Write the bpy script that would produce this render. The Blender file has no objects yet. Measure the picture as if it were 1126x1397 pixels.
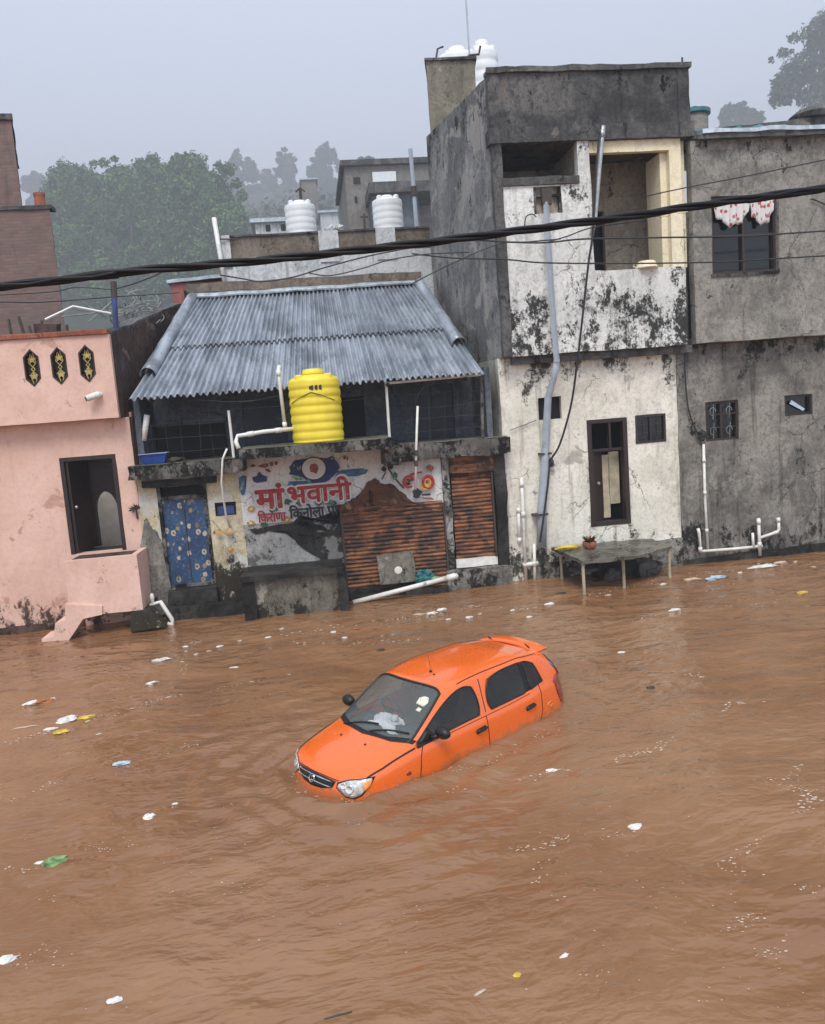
import bpy, bmesh, math, random
from mathutils import Vector, Matrix, noise as mn
from mathutils.bvhtree import BVHTree
from math import radians as rad, sin, cos, pi, sqrt, exp

S = bpy.context.scene
COL = S.collection
random.seed(7)

# ------------------------------------------------------------------ camera geometry
FPX, PITCH, ROLL, YAW, HCAM, YCAM = 1100.0, rad(7.15), rad(4.3), rad(6.6), 3.9, -17.05
CX, CY = 563.0, 698.5
_f = Vector((sin(YAW)*cos(PITCH), cos(YAW)*cos(PITCH), -sin(PITCH)))
_r0 = Vector((cos(YAW), -sin(YAW), 0)); _u0 = _r0.cross(_f)
_r = cos(ROLL)*_r0 - sin(ROLL)*_u0; _u = sin(ROLL)*_r0 + cos(ROLL)*_u0
CAM = Vector((0, YCAM, HCAM))

def ray(px, py): return _f + ((px-CX)/FPX)*_r - ((py-CY)/FPX)*_u
def onY(px, py, Y):
    d = ray(px, py); return CAM + d*((Y-YCAM)/d.y)
def onZ(px, py, Z=0.0):
    d = ray(px, py); return CAM + d*((Z-HCAM)/d.z)
def atD(px, py, D):
    d = ray(px, py); return CAM + d*D           # D = depth along the view axis

# ------------------------------------------------------------------ object helpers
def thing(name, label, cat, loc=(0, 0, 0), group=None, rot=None):
    o = bpy.data.objects.new(name, None); COL.objects.link(o)
    o.location = loc; o['label'] = label; o['category'] = cat
    o.empty_display_size = .2
    if rot: o.rotation_euler = rot
    if group: o['group'] = group
    return o
def tag(o, label, cat, group=None):
    o['label'] = label; o['category'] = cat
    if group: o['group'] = group
    return o
def kind(o, k): o['kind'] = k; return o

SPLIT = {'verandah_door', 'window_divider', 'verandah_panel', 'balcony_screed', 'base_render', 'guide_rail', 'side_walls', 'floor_slabs', 'rear_walls', 'platform_bracket', 'loose_brick', 'hall_interior', 'entry_lining', 'roof_purlin', 'pole_clamp', 'duct_bracket', 'shop_step', 'door_step', 'roof_parapet', 'curtain_panel', 'coping'}
class MB:
    """collects shapes into one mesh; world coordinates, made local to the thing when built"""
    def __init__(s): s.v = []; s.f = []; s.m = []; s.mi = 0
    def add(s, vs, fs):
        b = len(s.v); s.v += [tuple(v) for v in vs]
        for f in fs: s.f.append([b+i for i in f]); s.m.append(s.mi)
        return s
    def grid(s, o, a, b, na, nb, flip=False):
        o, a, b = Vector(o), Vector(a), Vector(b)
        vs = [o + a*(i/na) + b*(j/nb) for j in range(nb+1) for i in range(na+1)]
        fs = []
        for j in range(nb):
            for i in range(na):
                q = [j*(na+1)+i, j*(na+1)+i+1, (j+1)*(na+1)+i+1, (j+1)*(na+1)+i]
                fs.append(q[::-1] if flip else q)
        return s.add(vs, fs)
    def box(s, x0, x1, y0, y1, z0, z1, cell=None):
        c = cell or 1e9
        n = lambda d: max(1, min(60, int(math.ceil(abs(d)/c))))
        X, Y, Z = (x1-x0, 0, 0), (0, y1-y0, 0), (0, 0, z1-z0)
        nx, ny, nz = n(x1-x0), n(y1-y0), n(z1-z0)
        s.grid((x0, y0, z0), X, Z, nx, nz); s.grid((x0, y1, z0), X, Z, nx, nz, True)
        s.grid((x0, y0, z0), Y, Z, ny, nz, True); s.grid((x1, y0, z0), Y, Z, ny, nz)
        s.grid((x0, y0, z0), X, Y, nx, ny, True); s.grid((x0, y0, z1), X, Y, nx, ny)
        return s
    def hexa(s, p, cell=None):
        """8 corners: bottom 0-3 counter-clockwise from above, top 4-7"""
        p = [Vector(q) for q in p]
        for q in ((0, 1, 5, 4), (1, 2, 6, 5), (2, 3, 7, 6), (3, 0, 4, 7), (4, 5, 6, 7), (3, 2, 1, 0)):
            s.patch(*[p[i] for i in q], cell)
        return s
    def patch(s, a, b, c, d, cell=None):
        a, b, c, d = map(Vector, (a, b, c, d))
        ce = cell or 1e9
        nu = max(1, min(60, int(math.ceil(max((b-a).length, (c-d).length)/ce)))); nv = max(1, min(60, int(math.ceil(max((d-a).length, (c-b).length)/ce))))
        vs = []
        for j in range(nv+1):
            for i in range(nu+1):
                u, v = i/nu, j/nv
                vs.append((a*(1-u)+b*u)*(1-v)+(d*(1-u)+c*u)*v)
        fs = [[j*(nu+1)+i, j*(nu+1)+i+1, (j+1)*(nu+1)+i+1, (j+1)*(nu+1)+i] for j in range(nv) for i in range(nu)]
        return s.add(vs, fs)
    def wallX(s, x0, x1, z0, z1, y0, y1, holes=(), cell=.3):
        def cuts(a, b, hs):
            c = sorted(set([a, b]+[min(max(h, a), b) for h in hs])); out = []
            for p, q in zip(c, c[1:]):
                n = max(1, int(math.ceil((q-p)/cell))); out += [p+(q-p)*i/n for i in range(n)]
            return out+[b]
        xs = cuts(x0, x1, [h[i] for h in holes for i in (0, 1)]); zs = cuts(z0, z1, [h[i] for h in holes for i in (2, 3)])
        def hole(i, j):
            if i < 0 or j < 0 or i >= len(xs)-1 or j >= len(zs)-1: return True
            x, z = (xs[i]+xs[i+1])/2, (zs[j]+zs[j+1])/2
            return any(h[0] < x < h[1] and h[2] < z < h[3] for h in holes)
        for i in range(len(xs)-1):
            for j in range(len(zs)-1):
                if hole(i, j): continue
                a, b, c, d = xs[i], xs[i+1], zs[j], zs[j+1]
                s.add([(a, y0, c), (b, y0, c), (b, y0, d), (a, y0, d)], [[0, 1, 2, 3]])
                s.add([(a, y1, c), (b, y1, c), (b, y1, d), (a, y1, d)], [[3, 2, 1, 0]])
                if hole(i-1, j): s.add([(a, y1, c), (a, y0, c), (a, y0, d), (a, y1, d)], [[0, 1, 2, 3]])
                if hole(i+1, j): s.add([(b, y0, c), (b, y1, c), (b, y1, d), (b, y0, d)], [[0, 1, 2, 3]])
                if hole(i, j-1): s.add([(a, y1, c), (b, y1, c), (b, y0, c), (a, y0, c)], [[0, 1, 2, 3]])
                if hole(i, j+1): s.add([(a, y0, d), (b, y0, d), (b, y1, d), (a, y1, d)], [[0, 1, 2, 3]])
        return s
    def tube(s, pts, r, n=8, cap=True, rs=None):
        pts = [Vector(p) for p in pts]; m = len(pts); vs = []; fs = []
        up = None
        for i, p in enumerate(pts):
            t = ((pts[min(i+1, m-1)]-pts[max(i-1, 0)])).normalized()
            if up is None:
                up = Vector((0, 0, 1)) if abs(t.z) < .9 else Vector((0, 1, 0))
            a = t.cross(up).normalized(); b = a.cross(t).normalized(); up = b
            rr = rs[i] if rs else r
            vs += [p + a*cos(2*pi*k/n)*rr + b*sin(2*pi*k/n)*rr for k in range(n)]
        for i in range(m-1):
            for k in range(n):
                fs.append([i*n+k, (i+1)*n+k, (i+1)*n+(k+1) % n, i*n+(k+1) % n][::-1])
        if cap: fs += [list(range(n)), list(range((m-1)*n, m*n))[::-1]]
        return s.add(vs, fs)
    def lathe(s, prof, c=(0, 0, 0), n=32, axis='z', cap=True):
        c = Vector(c); vs = []; fs = []
        for r, h in prof:
            for k in range(n):
                a = 2*pi*k/n
                p = Vector((r*cos(a), r*sin(a), h))
                if axis == 'y': p = Vector((p.x, -p.z, p.y))
                if axis == 'x': p = Vector((p.z, p.x, p.y))
                vs.append(c+p)
        for i in range(len(prof)-1):
            for k in range(n): fs.append([i*n+k, i*n+(k+1) % n, (i+1)*n+(k+1) % n, (i+1)*n+k])
        if cap: fs += [list(range(n))[::-1], list(range((len(prof)-1)*n, len(prof)*n))]
        return s.add(vs, fs)
    def prismY(s, poly, y0, y1):
        """poly of (x,z), counter-clockwise seen from -y, extruded from y0 (front) to y1"""
        n = len(poly)
        vs = [(x, y0, z) for x, z in poly]+[(x, y1, z) for x, z in poly]
        fs = [list(range(n)), list(range(n, 2*n))[::-1]]
        for i in range(n):
            j = (i+1) % n; fs.append([i, i+n, j+n, j])
        return s.add(vs, fs)
    def build(s, name, mats, parent=None, rough=0.0, freq=2.0, smooth=False, merge=True, local=None):
        off = Vector(parent.location) if (parent and local is None) else Vector((0, 0, 0))
        if parent and local is None and parent.parent: off = off*0 + parent.parent.location + parent.location
        me = bpy.data.meshes.new(name)
        me.from_pydata([Vector(v)-off for v in s.v], [], s.f)
        if not isinstance(mats, (list, tuple)): mats = [mats]
        for m in mats: me.materials.append(m)
        if len(mats) > 1: me.polygons.foreach_set('material_index', s.m)
        if merge:
            bm = bmesh.new(); bm.from_mesh(me)
            bmesh.ops.remove_doubles(bm, verts=bm.verts, dist=.0004)
            bmesh.ops.recalc_face_normals(bm, faces=bm.faces)
            if rough:
                for v in bm.verts:
                    p = v.co*freq
                    v.co += Vector((mn.noise(p+Vector((7, 0, 0))), mn.noise(p+Vector((0, 9, 3))), mn.noise(p+Vector((1, 2, 9)))))*rough
                    p = v.co*freq*4
                    v.co += Vector((mn.noise(p), mn.noise(p+Vector((0, 9, 3))), mn.noise(p+Vector((1, 2, 9)))))*rough*.4
            if name in SPLIT:
                seen = set(); isl = []
                for v in bm.verts:
                    if v in seen: continue
                    st = [v]; seen.add(v); comp = set()
                    while st:
                        w = st.pop()
                        for e in w.link_edges:
                            u = e.other_vert(w)
                            if u not in seen: seen.add(u); st.append(u)
                        comp.update(w.link_faces)
                    isl.append(comp)
                out = []
                for comp in isl:
                    vs_ = {}; fs_ = []
                    for f in comp: fs_.append([vs_.setdefault(v, len(vs_)) for v in f.verts])
                    m2 = bpy.data.meshes.new(name); m2.from_pydata([v.co.copy() for v in vs_], [], fs_); m2.materials.append(mats[0])
                    o = bpy.data.objects.new(name, m2); COL.objects.link(o)
                    if parent: o.parent = parent
                    out.append(o)
                bm.free(); bpy.data.meshes.remove(me)
                return out[0]
            bm.to_mesh(me); bm.free()
        if smooth: me.polygons.foreach_set('use_smooth', [True]*len(me.polygons))
        o = bpy.data.objects.new(name, me); COL.objects.link(o)
        if parent: o.parent = parent
        return o

def bevel(o, w=.01, seg=2):
    m = o.modifiers.new('b', 'BEVEL'); m.width = w; m.segments = seg; m.limit_method = 'ANGLE'; m.angle_limit = rad(40)
    return o

# ------------------------------------------------------------------ materials
class NT:
    def __init__(s, name):
        s.mat = bpy.data.materials.new(name); s.mat.use_nodes = True
        s.t = s.mat.node_tree; s.n = s.t.nodes; s.l = s.t.links
        s.b = s.n['Principled BSDF']; s.tc = s.n.new('ShaderNodeTexCoord').outputs['Object']
    def link(s, a, b): s.l.new(a, b)
    def mapping(s, scale, rot=(0, 0, 0), loc=(0, 0, 0), vec=None):
        m = s.n.new('ShaderNodeMapping'); m.inputs['Scale'].default_value = scale; m.inputs['Rotation'].default_value = rot; m.inputs['Location'].default_value = loc
        s.link(vec or s.tc, m.inputs['Vector']); return m.outputs[0]
    def noise(s, scale, detail=6, rough=.6, vec=None, dist=0.0):
        m = s.n.new('ShaderNodeTexNoise'); m.inputs['Scale'].default_value = scale; m.inputs['Detail'].default_value = detail
        m.inputs['Roughness'].default_value = rough; m.inputs['Distortion'].default_value = dist
        s.link(vec or s.tc, m.inputs['Vector']); return m.outputs['Fac']
    def voro(s, scale, vec=None, feature='F1'):
        m = s.n.new('ShaderNodeTexVoronoi'); m.inputs['Scale'].default_value = scale; m.feature = feature
        s.link(vec or s.tc, m.inputs['Vector']); return m.outputs['Distance']
    def step(s, fac, a, b, lo=0.0, hi=1.0):
        m = s.n.new('ShaderNodeMapRange'); m.interpolation_type = 'SMOOTHSTEP'
        m.inputs['From Min'].default_value = a; m.inputs['From Max'].default_value = b
        m.inputs['To Min'].default_value = lo; m.inputs['To Max'].default_value = hi
        s.link(fac, m.inputs['Value']); return m.outputs[0]
    def math(s, op, a, b):
        m = s.n.new('ShaderNodeMath'); m.operation = op
        for i, x in enumerate((a, b)):
            if isinstance(x, (int, float)): m.inputs[i].default_value = x
            else: s.link(x, m.inputs[i])
        return m.outputs[0]
    def mix(s, fac, a, b):
        m = s.n.new('ShaderNodeMix'); m.data_type = 'RGBA'
        for i, x in ((0, fac), (6, a), (7, b)):
            if isinstance(x, (int, float)): m.inputs[i].default_value = x
            elif isinstance(x, tuple): m.inputs[i].default_value = (*x[:3], 1)
            else: s.link(x, m.inputs[i])
        return m.outputs[2]
    def sep(s, vec=None):
        m = s.n.new('ShaderNodeSeparateXYZ'); s.link(vec or s.tc, m.inputs[0]); return m.outputs
    def bump(s, h, strength=.3, dist=.02):
        m = s.n.new('ShaderNodeBump'); m.inputs['Strength'].default_value = strength; m.inputs['Distance'].default_value = dist
        s.link(h, m.inputs['Height']); s.link(m.outputs[0], s.b.inputs['Normal'])
    def set(s, k, v):
        i = s.b.inputs[k]
        if isinstance(v, (int, float)): i.default_value = v
        elif isinstance(v, tuple): i.default_value = (*v[:3], 1)
        else: s.link(v, i)

def plain(name, col, rough=.6, metal=0.0, var=.25, scale=6, bump=.1, coat=0, spec=.5, dirt=None, dirt_t=.6):
    t = NT(name); n = t.noise(scale, 8, .65)
    dark = tuple(c*(1-var) for c in col); light = tuple(min(1, c*(1+var*.6)) for c in col)
    c = t.mix(t.step(n, .36, .64), dark, light)
    dirt_t = .5+(dirt_t-.5)*.7
    if dirt: c = t.mix(t.step(t.noise(scale*.6, 10, .75), dirt_t, dirt_t+.12), c, dirt)
    t.set('Base Color', c); t.set('Roughness', t.step(n, .2, .8, max(.02, rough-.1), min(1, rough+.12))); t.set('Metallic', metal)
    t.set('Specular IOR Level', spec)
    if coat: t.set('Coat Weight', coat); t.set('Coat Roughness', .05)
    if bump: t.bump(t.noise(scale*5, 6, .6), bump, .01)
    return t.mat

def wallmat(name, a, b, stain=(.02, .02, .018), mould_t=.68, zones=(), xzones=(), streak=.5, streak_t=.55, patch=None, patch_t=.62, rough=.85, bump=.35, scale=1.0, speck=None, mscale=2.2, grime=.55, crack=.8):
    stain = tuple(x*.42 for x in stain)
    mould_t = .5+(mould_t-.5)*.5; patch_t = .5+(patch_t-.5)*.68
    t = NT(name)
    n1 = t.noise(.75*scale, 10, .7, dist=.25)
    c = t.mix(t.step(n1, .37, .63), a, b)
    nf = t.noise(11, 8, .72)
    c = t.mix(t.step(nf, .46, .62, 0, min(.5, .10+.7*grime)), c, tuple(x*.55 for x in a))
    if grime:
        g1 = t.noise(3.1*scale, 13, .8, t.mapping((1, 1, .7), loc=(1, 7, 3)), .7); g2 = t.noise(.9*scale, 5, .6, t.mapping((1, 1, 1), loc=(5, 2, 8)))
        gf = t.math('MULTIPLY', t.step(g1, .45, .59, 0, grime), t.step(g2, .40, .58, .2, 1))
        c = t.mix(gf, c, tuple(.35*x+.65*y for x, y in zip(a, stain)))
        g3 = t.noise(34, 4, .7); c = t.mix(t.step(g3, .53, .63, 0, grime*.9), c, tuple(x*.4 for x in a))
    if patch:
        pf = t.noise(1.3*scale, 11, .62, t.mapping((1, 1, 1), loc=(3.1, 5.2, 1.7)), .6)
        c = t.mix(t.step(pf, patch_t, patch_t+.035), c, t.mix(t.step(nf, .3, .7), tuple(x*.75 for x in patch), patch))
    if streak:
        sv = t.noise(1.0, 8, .62, t.mapping((4.5, 4.5, .38)))
        sv2 = t.noise(1.0, 6, .6, t.mapping((14, 14, .7), loc=(2, 3, 4)))
        f = t.math('MULTIPLY', t.step(sv, streak_t, streak_t+.16, 0, streak), t.step(sv2, .35, .6, .35, 1))
        c = t.mix(f, c, stain)
    md = t.noise(mscale, 14, .76, t.mapping((1, 1, .62), loc=(9, 4, 2)), .08)
    md = t.math('ADD', t.math('MULTIPLY', md, .72), t.math('MULTIPLY', t.noise(mscale*5.5, 8, .75), .28))
    xyz = t.sep()
    for z0, z1, amt in zones: md = t.math('ADD', md, t.step(xyz[2], z0, z1, 0, amt))
    for x0, x1, amt in xzones: md = t.math('ADD', md, t.step(xyz[0], x0, x1, 0, amt))
    mf = t.step(md, mould_t-.015, mould_t+.045, 0, .95)
    c = t.mix(mf, c, stain)
    cw = t.n.new('ShaderNodeVectorMath'); cw.operation = 'MULTIPLY_ADD'; cw.inputs[1].default_value = (.35, .35, .35)
    cn = t.n.new('ShaderNodeTexNoise'); cn.inputs['Scale'].default_value = 3.5; cn.inputs['Detail'].default_value = 5; t.link(t.tc, cn.inputs['Vector']); t.link(cn.outputs['Color'], cw.inputs[0]); t.link(t.tc, cw.inputs[2])
    ce = t.voro(.9, cw.outputs[0], 'DISTANCE_TO_EDGE')
    cm = t.step(t.noise(.8, 3, .5, t.mapping((1, 1, 1), loc=(11, 3, 6))), .52, .60)
    c = t.mix(t.math('MULTIPLY', t.step(ce, .012, .004, 0, crack), cm), c, tuple(.25*x+.75*y for x, y in zip(a, stain)))
    if speck: c = t.mix(t.step(t.noise(26, 3, .5), .7, .74), c, speck)
    t.set('Base Color', c); t.set('Roughness', t.step(nf, .2, .8, rough-.12, min(1, rough+.08)))
    t.set('Specular IOR Level', .14)
    t.bump(t.math('ADD', t.math('MULTIPLY', nf, .6), t.math('ADD', n1, t.math('MULTIPLY', mf, -.25))), bump, .03)
    return t.mat

M = {}
BL = (.018, .018, .017)
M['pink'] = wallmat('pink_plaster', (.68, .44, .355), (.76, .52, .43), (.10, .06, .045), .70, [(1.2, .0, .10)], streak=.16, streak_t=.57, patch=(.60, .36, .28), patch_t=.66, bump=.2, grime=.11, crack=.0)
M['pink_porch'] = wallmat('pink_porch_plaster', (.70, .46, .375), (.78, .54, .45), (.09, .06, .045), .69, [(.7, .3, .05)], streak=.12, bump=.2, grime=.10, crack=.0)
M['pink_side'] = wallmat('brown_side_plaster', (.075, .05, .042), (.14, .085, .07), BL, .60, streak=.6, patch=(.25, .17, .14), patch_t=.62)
M['coping'] = wallmat('red_coping', (.30, .10, .065), (.37, .15, .10), BL, .63, streak=.3, bump=.2)
M['yellow_brass'] = plain('brass_paint', (.50, .38, .13), .45, var=.3)
M['conc_dark'] = wallmat('dark_concrete', (.075, .075, .076), (.18, .176, .168), (.016, .016, .016), .64, streak=.65, streak_t=.5, patch=(.2, .185, .16), patch_t=.66, bump=.4)
M['conc_side'] = wallmat('grey_side_concrete', (.17, .172, .172), (.31, .31, .30), (.04, .04, .042), .64, [(9.2, 10.4, .06)], streak=.30, streak_t=.52, patch=(.36, .345, .32), patch_t=.58, bump=.4)
M['conc_top'] = wallmat('parapet_concrete', (.055, .055, .056), (.16, .156, .148), (.014, .014, .014), .63, streak=.6, patch=(.16, .145, .125), patch_t=.67, bump=.55)
M['conc_tan'] = wallmat('tan_concrete', (.20, .18, .14), (.29, .26, .20), (.07, .065, .055), .60, streak=.3, streak_t=.52, patch=(.36, .33, .26), patch_t=.6)
M['white_mould'] = wallmat('mouldy_white_plaster', (.68, .69, .655), (.85, .85, .81), (.02, .022, .02), .622, [(6.7, 4.95, .085)], [(-1.5, 2.0, .025)], streak=.35, streak_t=.53, patch=(.46, .47, .44), patch_t=.66, mscale=2.6, grime=.38)
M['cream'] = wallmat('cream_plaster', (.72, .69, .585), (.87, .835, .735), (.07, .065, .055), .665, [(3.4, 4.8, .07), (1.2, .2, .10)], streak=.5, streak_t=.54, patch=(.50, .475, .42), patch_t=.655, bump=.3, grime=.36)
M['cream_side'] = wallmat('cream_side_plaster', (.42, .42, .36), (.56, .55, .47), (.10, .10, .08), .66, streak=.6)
M['yellow_wall'] = wallmat('yellow_plaster', (.82, .73, .50), (.88, .80, .60), (.28, .2, .1), .74, streak=.3, bump=.15, grime=.2)
M['room'] = wallmat('bare_room_plaster', (.36, .31, .25), (.48, .42, .34), (.09, .075, .065), .66, streak=.4)
M['cement'] = wallmat('grey_cement_plaster', (.18, .17, .15), (.37, .35, .31), (.045, .043, .04), .66, [(8.3, 9.0, .05)], streak=.45, streak_t=.54, patch=(.32, .305, .28), patch_t=.63, bump=.35, scale=.9)
M['cement_low'] = wallmat('damp_cement_plaster', (.15, .141, .125), (.35, .33, .29), (.03, .029, .027), .64, [(1.6, .3, .05), (4.1, 4.85, .06)], streak=.6, streak_t=.52, patch=(.26, .245, .225), patch_t=.66, bump=.4, scale=.9)
M['slab'] = wallmat('mouldy_slab', (.10, .096, .085), (.21, .20, .18), (.012, .012, .011), .49, streak=.6, patch=(.5, .48, .44), patch_t=.68, bump=.7, mscale=3.2, rough=.7)
M['slab_top'] = wallmat('wet_slab_top', (.16, .155, .13), (.24, .225, .17), (.03, .03, .025), .58, streak=0, patch=(.36, .30, .08), patch_t=.69, rough=.38, bump=.3)
M['wall_low'] = wallmat('peeling_lower_wall', (.30, .295, .28), (.46, .45, .42), (.02, .02, .019), .57, [(1.1, .3, .12)], streak=.5, patch=(.13, .125, .115), patch_t=.58, bump=.6)
M['wall_yellow'] = wallmat('yellowed_wall', (.55, .47, .30), (.68, .62, .46), (.035, .03, .02), .66, [(1.6, .5, .17)], streak=.4, patch=(.62, .6, .55), patch_t=.55)
M['wall_white'] = wallmat('painted_white_wall', (.70, .69, .68), (.80, .79, .77), (.05, .05, .045), .66, streak=.4, bump=.2, grime=.35)
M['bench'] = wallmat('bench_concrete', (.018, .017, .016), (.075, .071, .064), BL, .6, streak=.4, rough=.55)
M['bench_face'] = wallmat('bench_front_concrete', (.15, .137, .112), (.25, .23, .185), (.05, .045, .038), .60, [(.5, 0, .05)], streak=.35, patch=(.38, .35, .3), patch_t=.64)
M['verandah'] = wallmat('blue_grey_verandah', (.09, .105, .13), (.165, .18, .205), (.03, .033, .04), .66, streak=.5)
M['mud'] = wallmat('broken_mud_brick', (.11, .055, .035), (.2, .1, .062), (.03, .018, .013), .6, streak=.2, patch=(.3, .19, .13), patch_t=.66, bump=1.0)
M['far_white'] = wallmat('white_house_plaster', (.60, .62, .63), (.72, .73, .73), (.09, .09, .085), .70, streak=.6, streak_t=.53)
M['far_brown'] = wallmat('brown_parapet', (.16, .13, .105), (.26, .215, .17), (.06, .055, .05), .64, streak=.5)
M['far_red'] = wallmat('red_wall', (.33, .10, .085), (.40, .15, .13), (.1, .05, .045), .7, streak=.3)
M['far_grey'] = wallmat('far_grey_wall', (.22, .2, .18), (.31, .285, .26), (.12, .11, .1), .66, streak=.4)
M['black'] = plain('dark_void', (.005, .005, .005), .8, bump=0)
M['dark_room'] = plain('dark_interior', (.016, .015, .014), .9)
M['wood_dark'] = plain('dark_brown_wood', (.026, .012, .009), .5, scale=8)
M['wood_beige'] = plain('beige_panel', (.42, .36, .25), .6, scale=4, dirt=(.16, .12, .08), dirt_t=.6)
M['pvc'] = plain('white_pvc', (.74, .73, .68), .35, var=.1, dirt=(.30, .25, .18), dirt_t=.6)
M['pvc_blue'] = plain('bluegrey_pvc', (.36, .41, .47), .38, var=.1, dirt=(.2, .2, .2), dirt_t=.62)
M['steel'] = plain('galvanised_steel', (.45, .47, .49), .4, .7, var=.2)
M['rubber'] = plain('black_cable_rubber', (.008, .008, .010), .5, bump=.1, spec=.22)
M['mesh_wire'] = plain('rusty_mesh_wire', (.10, .10, .105), .6, .3)
M['wire'] = plain('thin_black_wire', (.02, .02, .022), .5, bump=0)
M['tank_yellow'] = plain('yellow_tank_plastic', (.80, .64, .045), .34, var=.08, scale=3, dirt=(.4, .28, .03), dirt_t=.66, bump=.03)
M['tank_white'] = plain('white_tank_plastic', (.76, .78, .78), .4, var=.06, scale=3, dirt=(.4, .38, .33), dirt_t=.64, bump=.03)
M['old_pipe'] = plain('old_grey_pipe', (.26, .27, .26), .6, var=.5, scale=3)
M['navy_door'] = plain('navy_door_paint', (.016, .020, .038), .5, var=.4, scale=4, dirt=(.10, .11, .13), dirt_t=.58)
M['blue_tub'] = plain('blue_plastic', (.012, .055, .26), .35, var=.2)
M['iron'] = plain('rusty_iron', (.06, .045, .04), .7, scale=9)
M['window_glass'] = plain('dark_window_glass', (.005, .006, .007), .12, var=.3, bump=.02)
M['window_wood'] = plain('window_frame_wood', (.032, .02, .017), .55)
M['teal'] = plain('teal_tarpaulin', (.03, .16, .17), .5, var=.4)
M['blue_tarp'] = plain('blue_tarpaulin', (.03, .06, .19), .5, var=.5, scale=4)
M['tin'] = plain('roof_sheet_edge', (.5, .56, .6), .35, .4)
M['red_paint'] = plain('red_sign_paint', (.36, .025, .022), .6, var=.35, scale=12, dirt=(.50, .36, .33), dirt_t=.585)
M['black_paint'] = plain('black_sign_paint', (.016, .016, .022), .6, var=.2, scale=12, dirt=(.45, .45, .45), dirt_t=.60)
M['blue_paint'] = plain('blue_sign_paint', (.016, .035, .14), .6, var=.4, scale=10, dirt=(.35, .38, .42), dirt_t=.585)
M['sky_paint'] = plain('light_blue_sign_paint', (.04, .15, .27), .6, var=.4, scale=10, dirt=(.45, .48, .5), dirt_t=.56)
M['yellow_paint'] = plain('yellow_sign_paint', (.50, .30, .06), .6, var=.4, scale=12, dirt=(.55, .53, .48), dirt_t=.56)
M['green_paint'] = plain('green_sign_paint', (.04, .10, .06), .6, var=.4, scale=12, dirt=(.45, .47, .45), dirt_t=.54)
M['white_paint'] = plain('white_sign_paint', (.66, .64, .6), .6, var=.1)
M['brown_paint'] = plain('brown_sign_paint', (.24, .075, .045), .6, var=.3, scale=30, dirt=(.5, .46, .42), dirt_t=.58)
M['clay'] = plain('red_clay', (.32, .1, .06), .8)
M['stone'] = plain('wet_stone', (.09, .085, .075), .5, var=.4)
M['table_slab'] = wallmat('wet_table_slab', (.11, .102, .08), (.20, .185, .15), (.03, .028, .023), .56, streak=0, rough=.32, bump=.2)
M['leafgreen'] = plain('pot_leaves', (.06, .12, .03), .5)
M['wood_pole'] = plain('weathered_pole', (.07, .055, .045), .8)
M['foam'] = plain('dirty_white_foam', (.52, .42, .32), .6, var=.15, scale=20)
M['bag_white'] = plain('white_plastic_bag', (.70, .69, .65), .35, var=.12, scale=10, dirt=(.34, .22, .13), dirt_t=.55)
M['bag_yellow'] = plain('yellow_plastic', (.6, .42, .06), .4, var=.3, scale=8)
M['bag_green'] = plain('green_packet', (.20, .34, .13), .4, var=.7, scale=9, dirt=(.55, .55, .4), dirt_t=.55)
M['bag_orange'] = plain('orange_wrapper', (.35, .12, .04), .45, var=.4, scale=9)
M['bag_blue'] = plain('pale_blue_plastic', (.42, .55, .64), .35, var=.2, scale=9)
M['bag_dark'] = plain('dark_debris', (.05, .035, .025), .6)

def brickmat():
    t = NT('old_brick'); m = t.n.new('ShaderNodeTexBrick')
    m.inputs['Scale'].default_value = 1; m.inputs['Brick Width'].default_value = .24; m.inputs['Row Height'].default_value = .085; m.inputs['Mortar Size'].default_value = .009
    m.inputs['Color1'].default_value = (.17, .10, .085, 1); m.inputs['Color2'].default_value = (.215, .135, .115, 1); m.inputs['Mortar'].default_value = (.15, .125, .115, 1)
    m.inputs['Mortar Smooth'].default_value = .5
    mp = t.mapping((1, 1, 1), rot=(rad(90), 0, 0)); t.link(mp, m.inputs['Vector'])
    n = t.noise(1.2, 9, .7); s = t.noise(1, 8, .62, t.mapping((4, 4, .4)))
    c = t.mix(t.step(n, .4, .72, 0, .6), m.outputs['Color'], (.13, .105, .095)); c = t.mix(t.step(s, .55, .75, 0, .7), c, (.05, .04, .038))
    t.set('Base Color', c); t.set('Roughness', .9); t.bump(t.math('ADD', t.noise(14, 8, .7), t.math('MULTIPLY', m.outputs['Fac'], -.5)), .5, .02)
    return t.mat
M['brick'] = brickmat()

def rustmat():
    t = NT('rusty_shutter'); n = t.noise(1, 9, .68, t.mapping((1.6, 1, 9))); n2 = t.noise(1, 10, .7, t.mapping((2.2, 1, 22), loc=(4, 1, 2))); b = t.noise(2.2, 10, .7)
    c = t.mix(t.step(n, .41, .59), (.042, .014, .007), (.25, .09, .03)); c = t.mix(t.step(n2, .54, .62, 0, .6), c, (.42, .19, .075))
    c = t.mix(t.step(b, .50, .58, 0, .9), c, (.022, .010, .008))
    c = t.mix(t.step(t.noise(5, 6, .6, t.mapping((.6, 1, 2.4), loc=(3, 8, 1))), .72, .75, 0, .8), c, (.5, .4, .33))
    t.set('Base Color', c); t.set('Roughness', .62); t.bump(n2, .4, .01); return t.mat
M['rust'] = rustmat()
M['black_mould'] = wallmat('black_damp', (.022, .022, .02), (.06, .058, .053), (.01, .01, .01), .56, streak=.5, patch=(.22, .215, .20), patch_t=.58, bump=.6)

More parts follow.
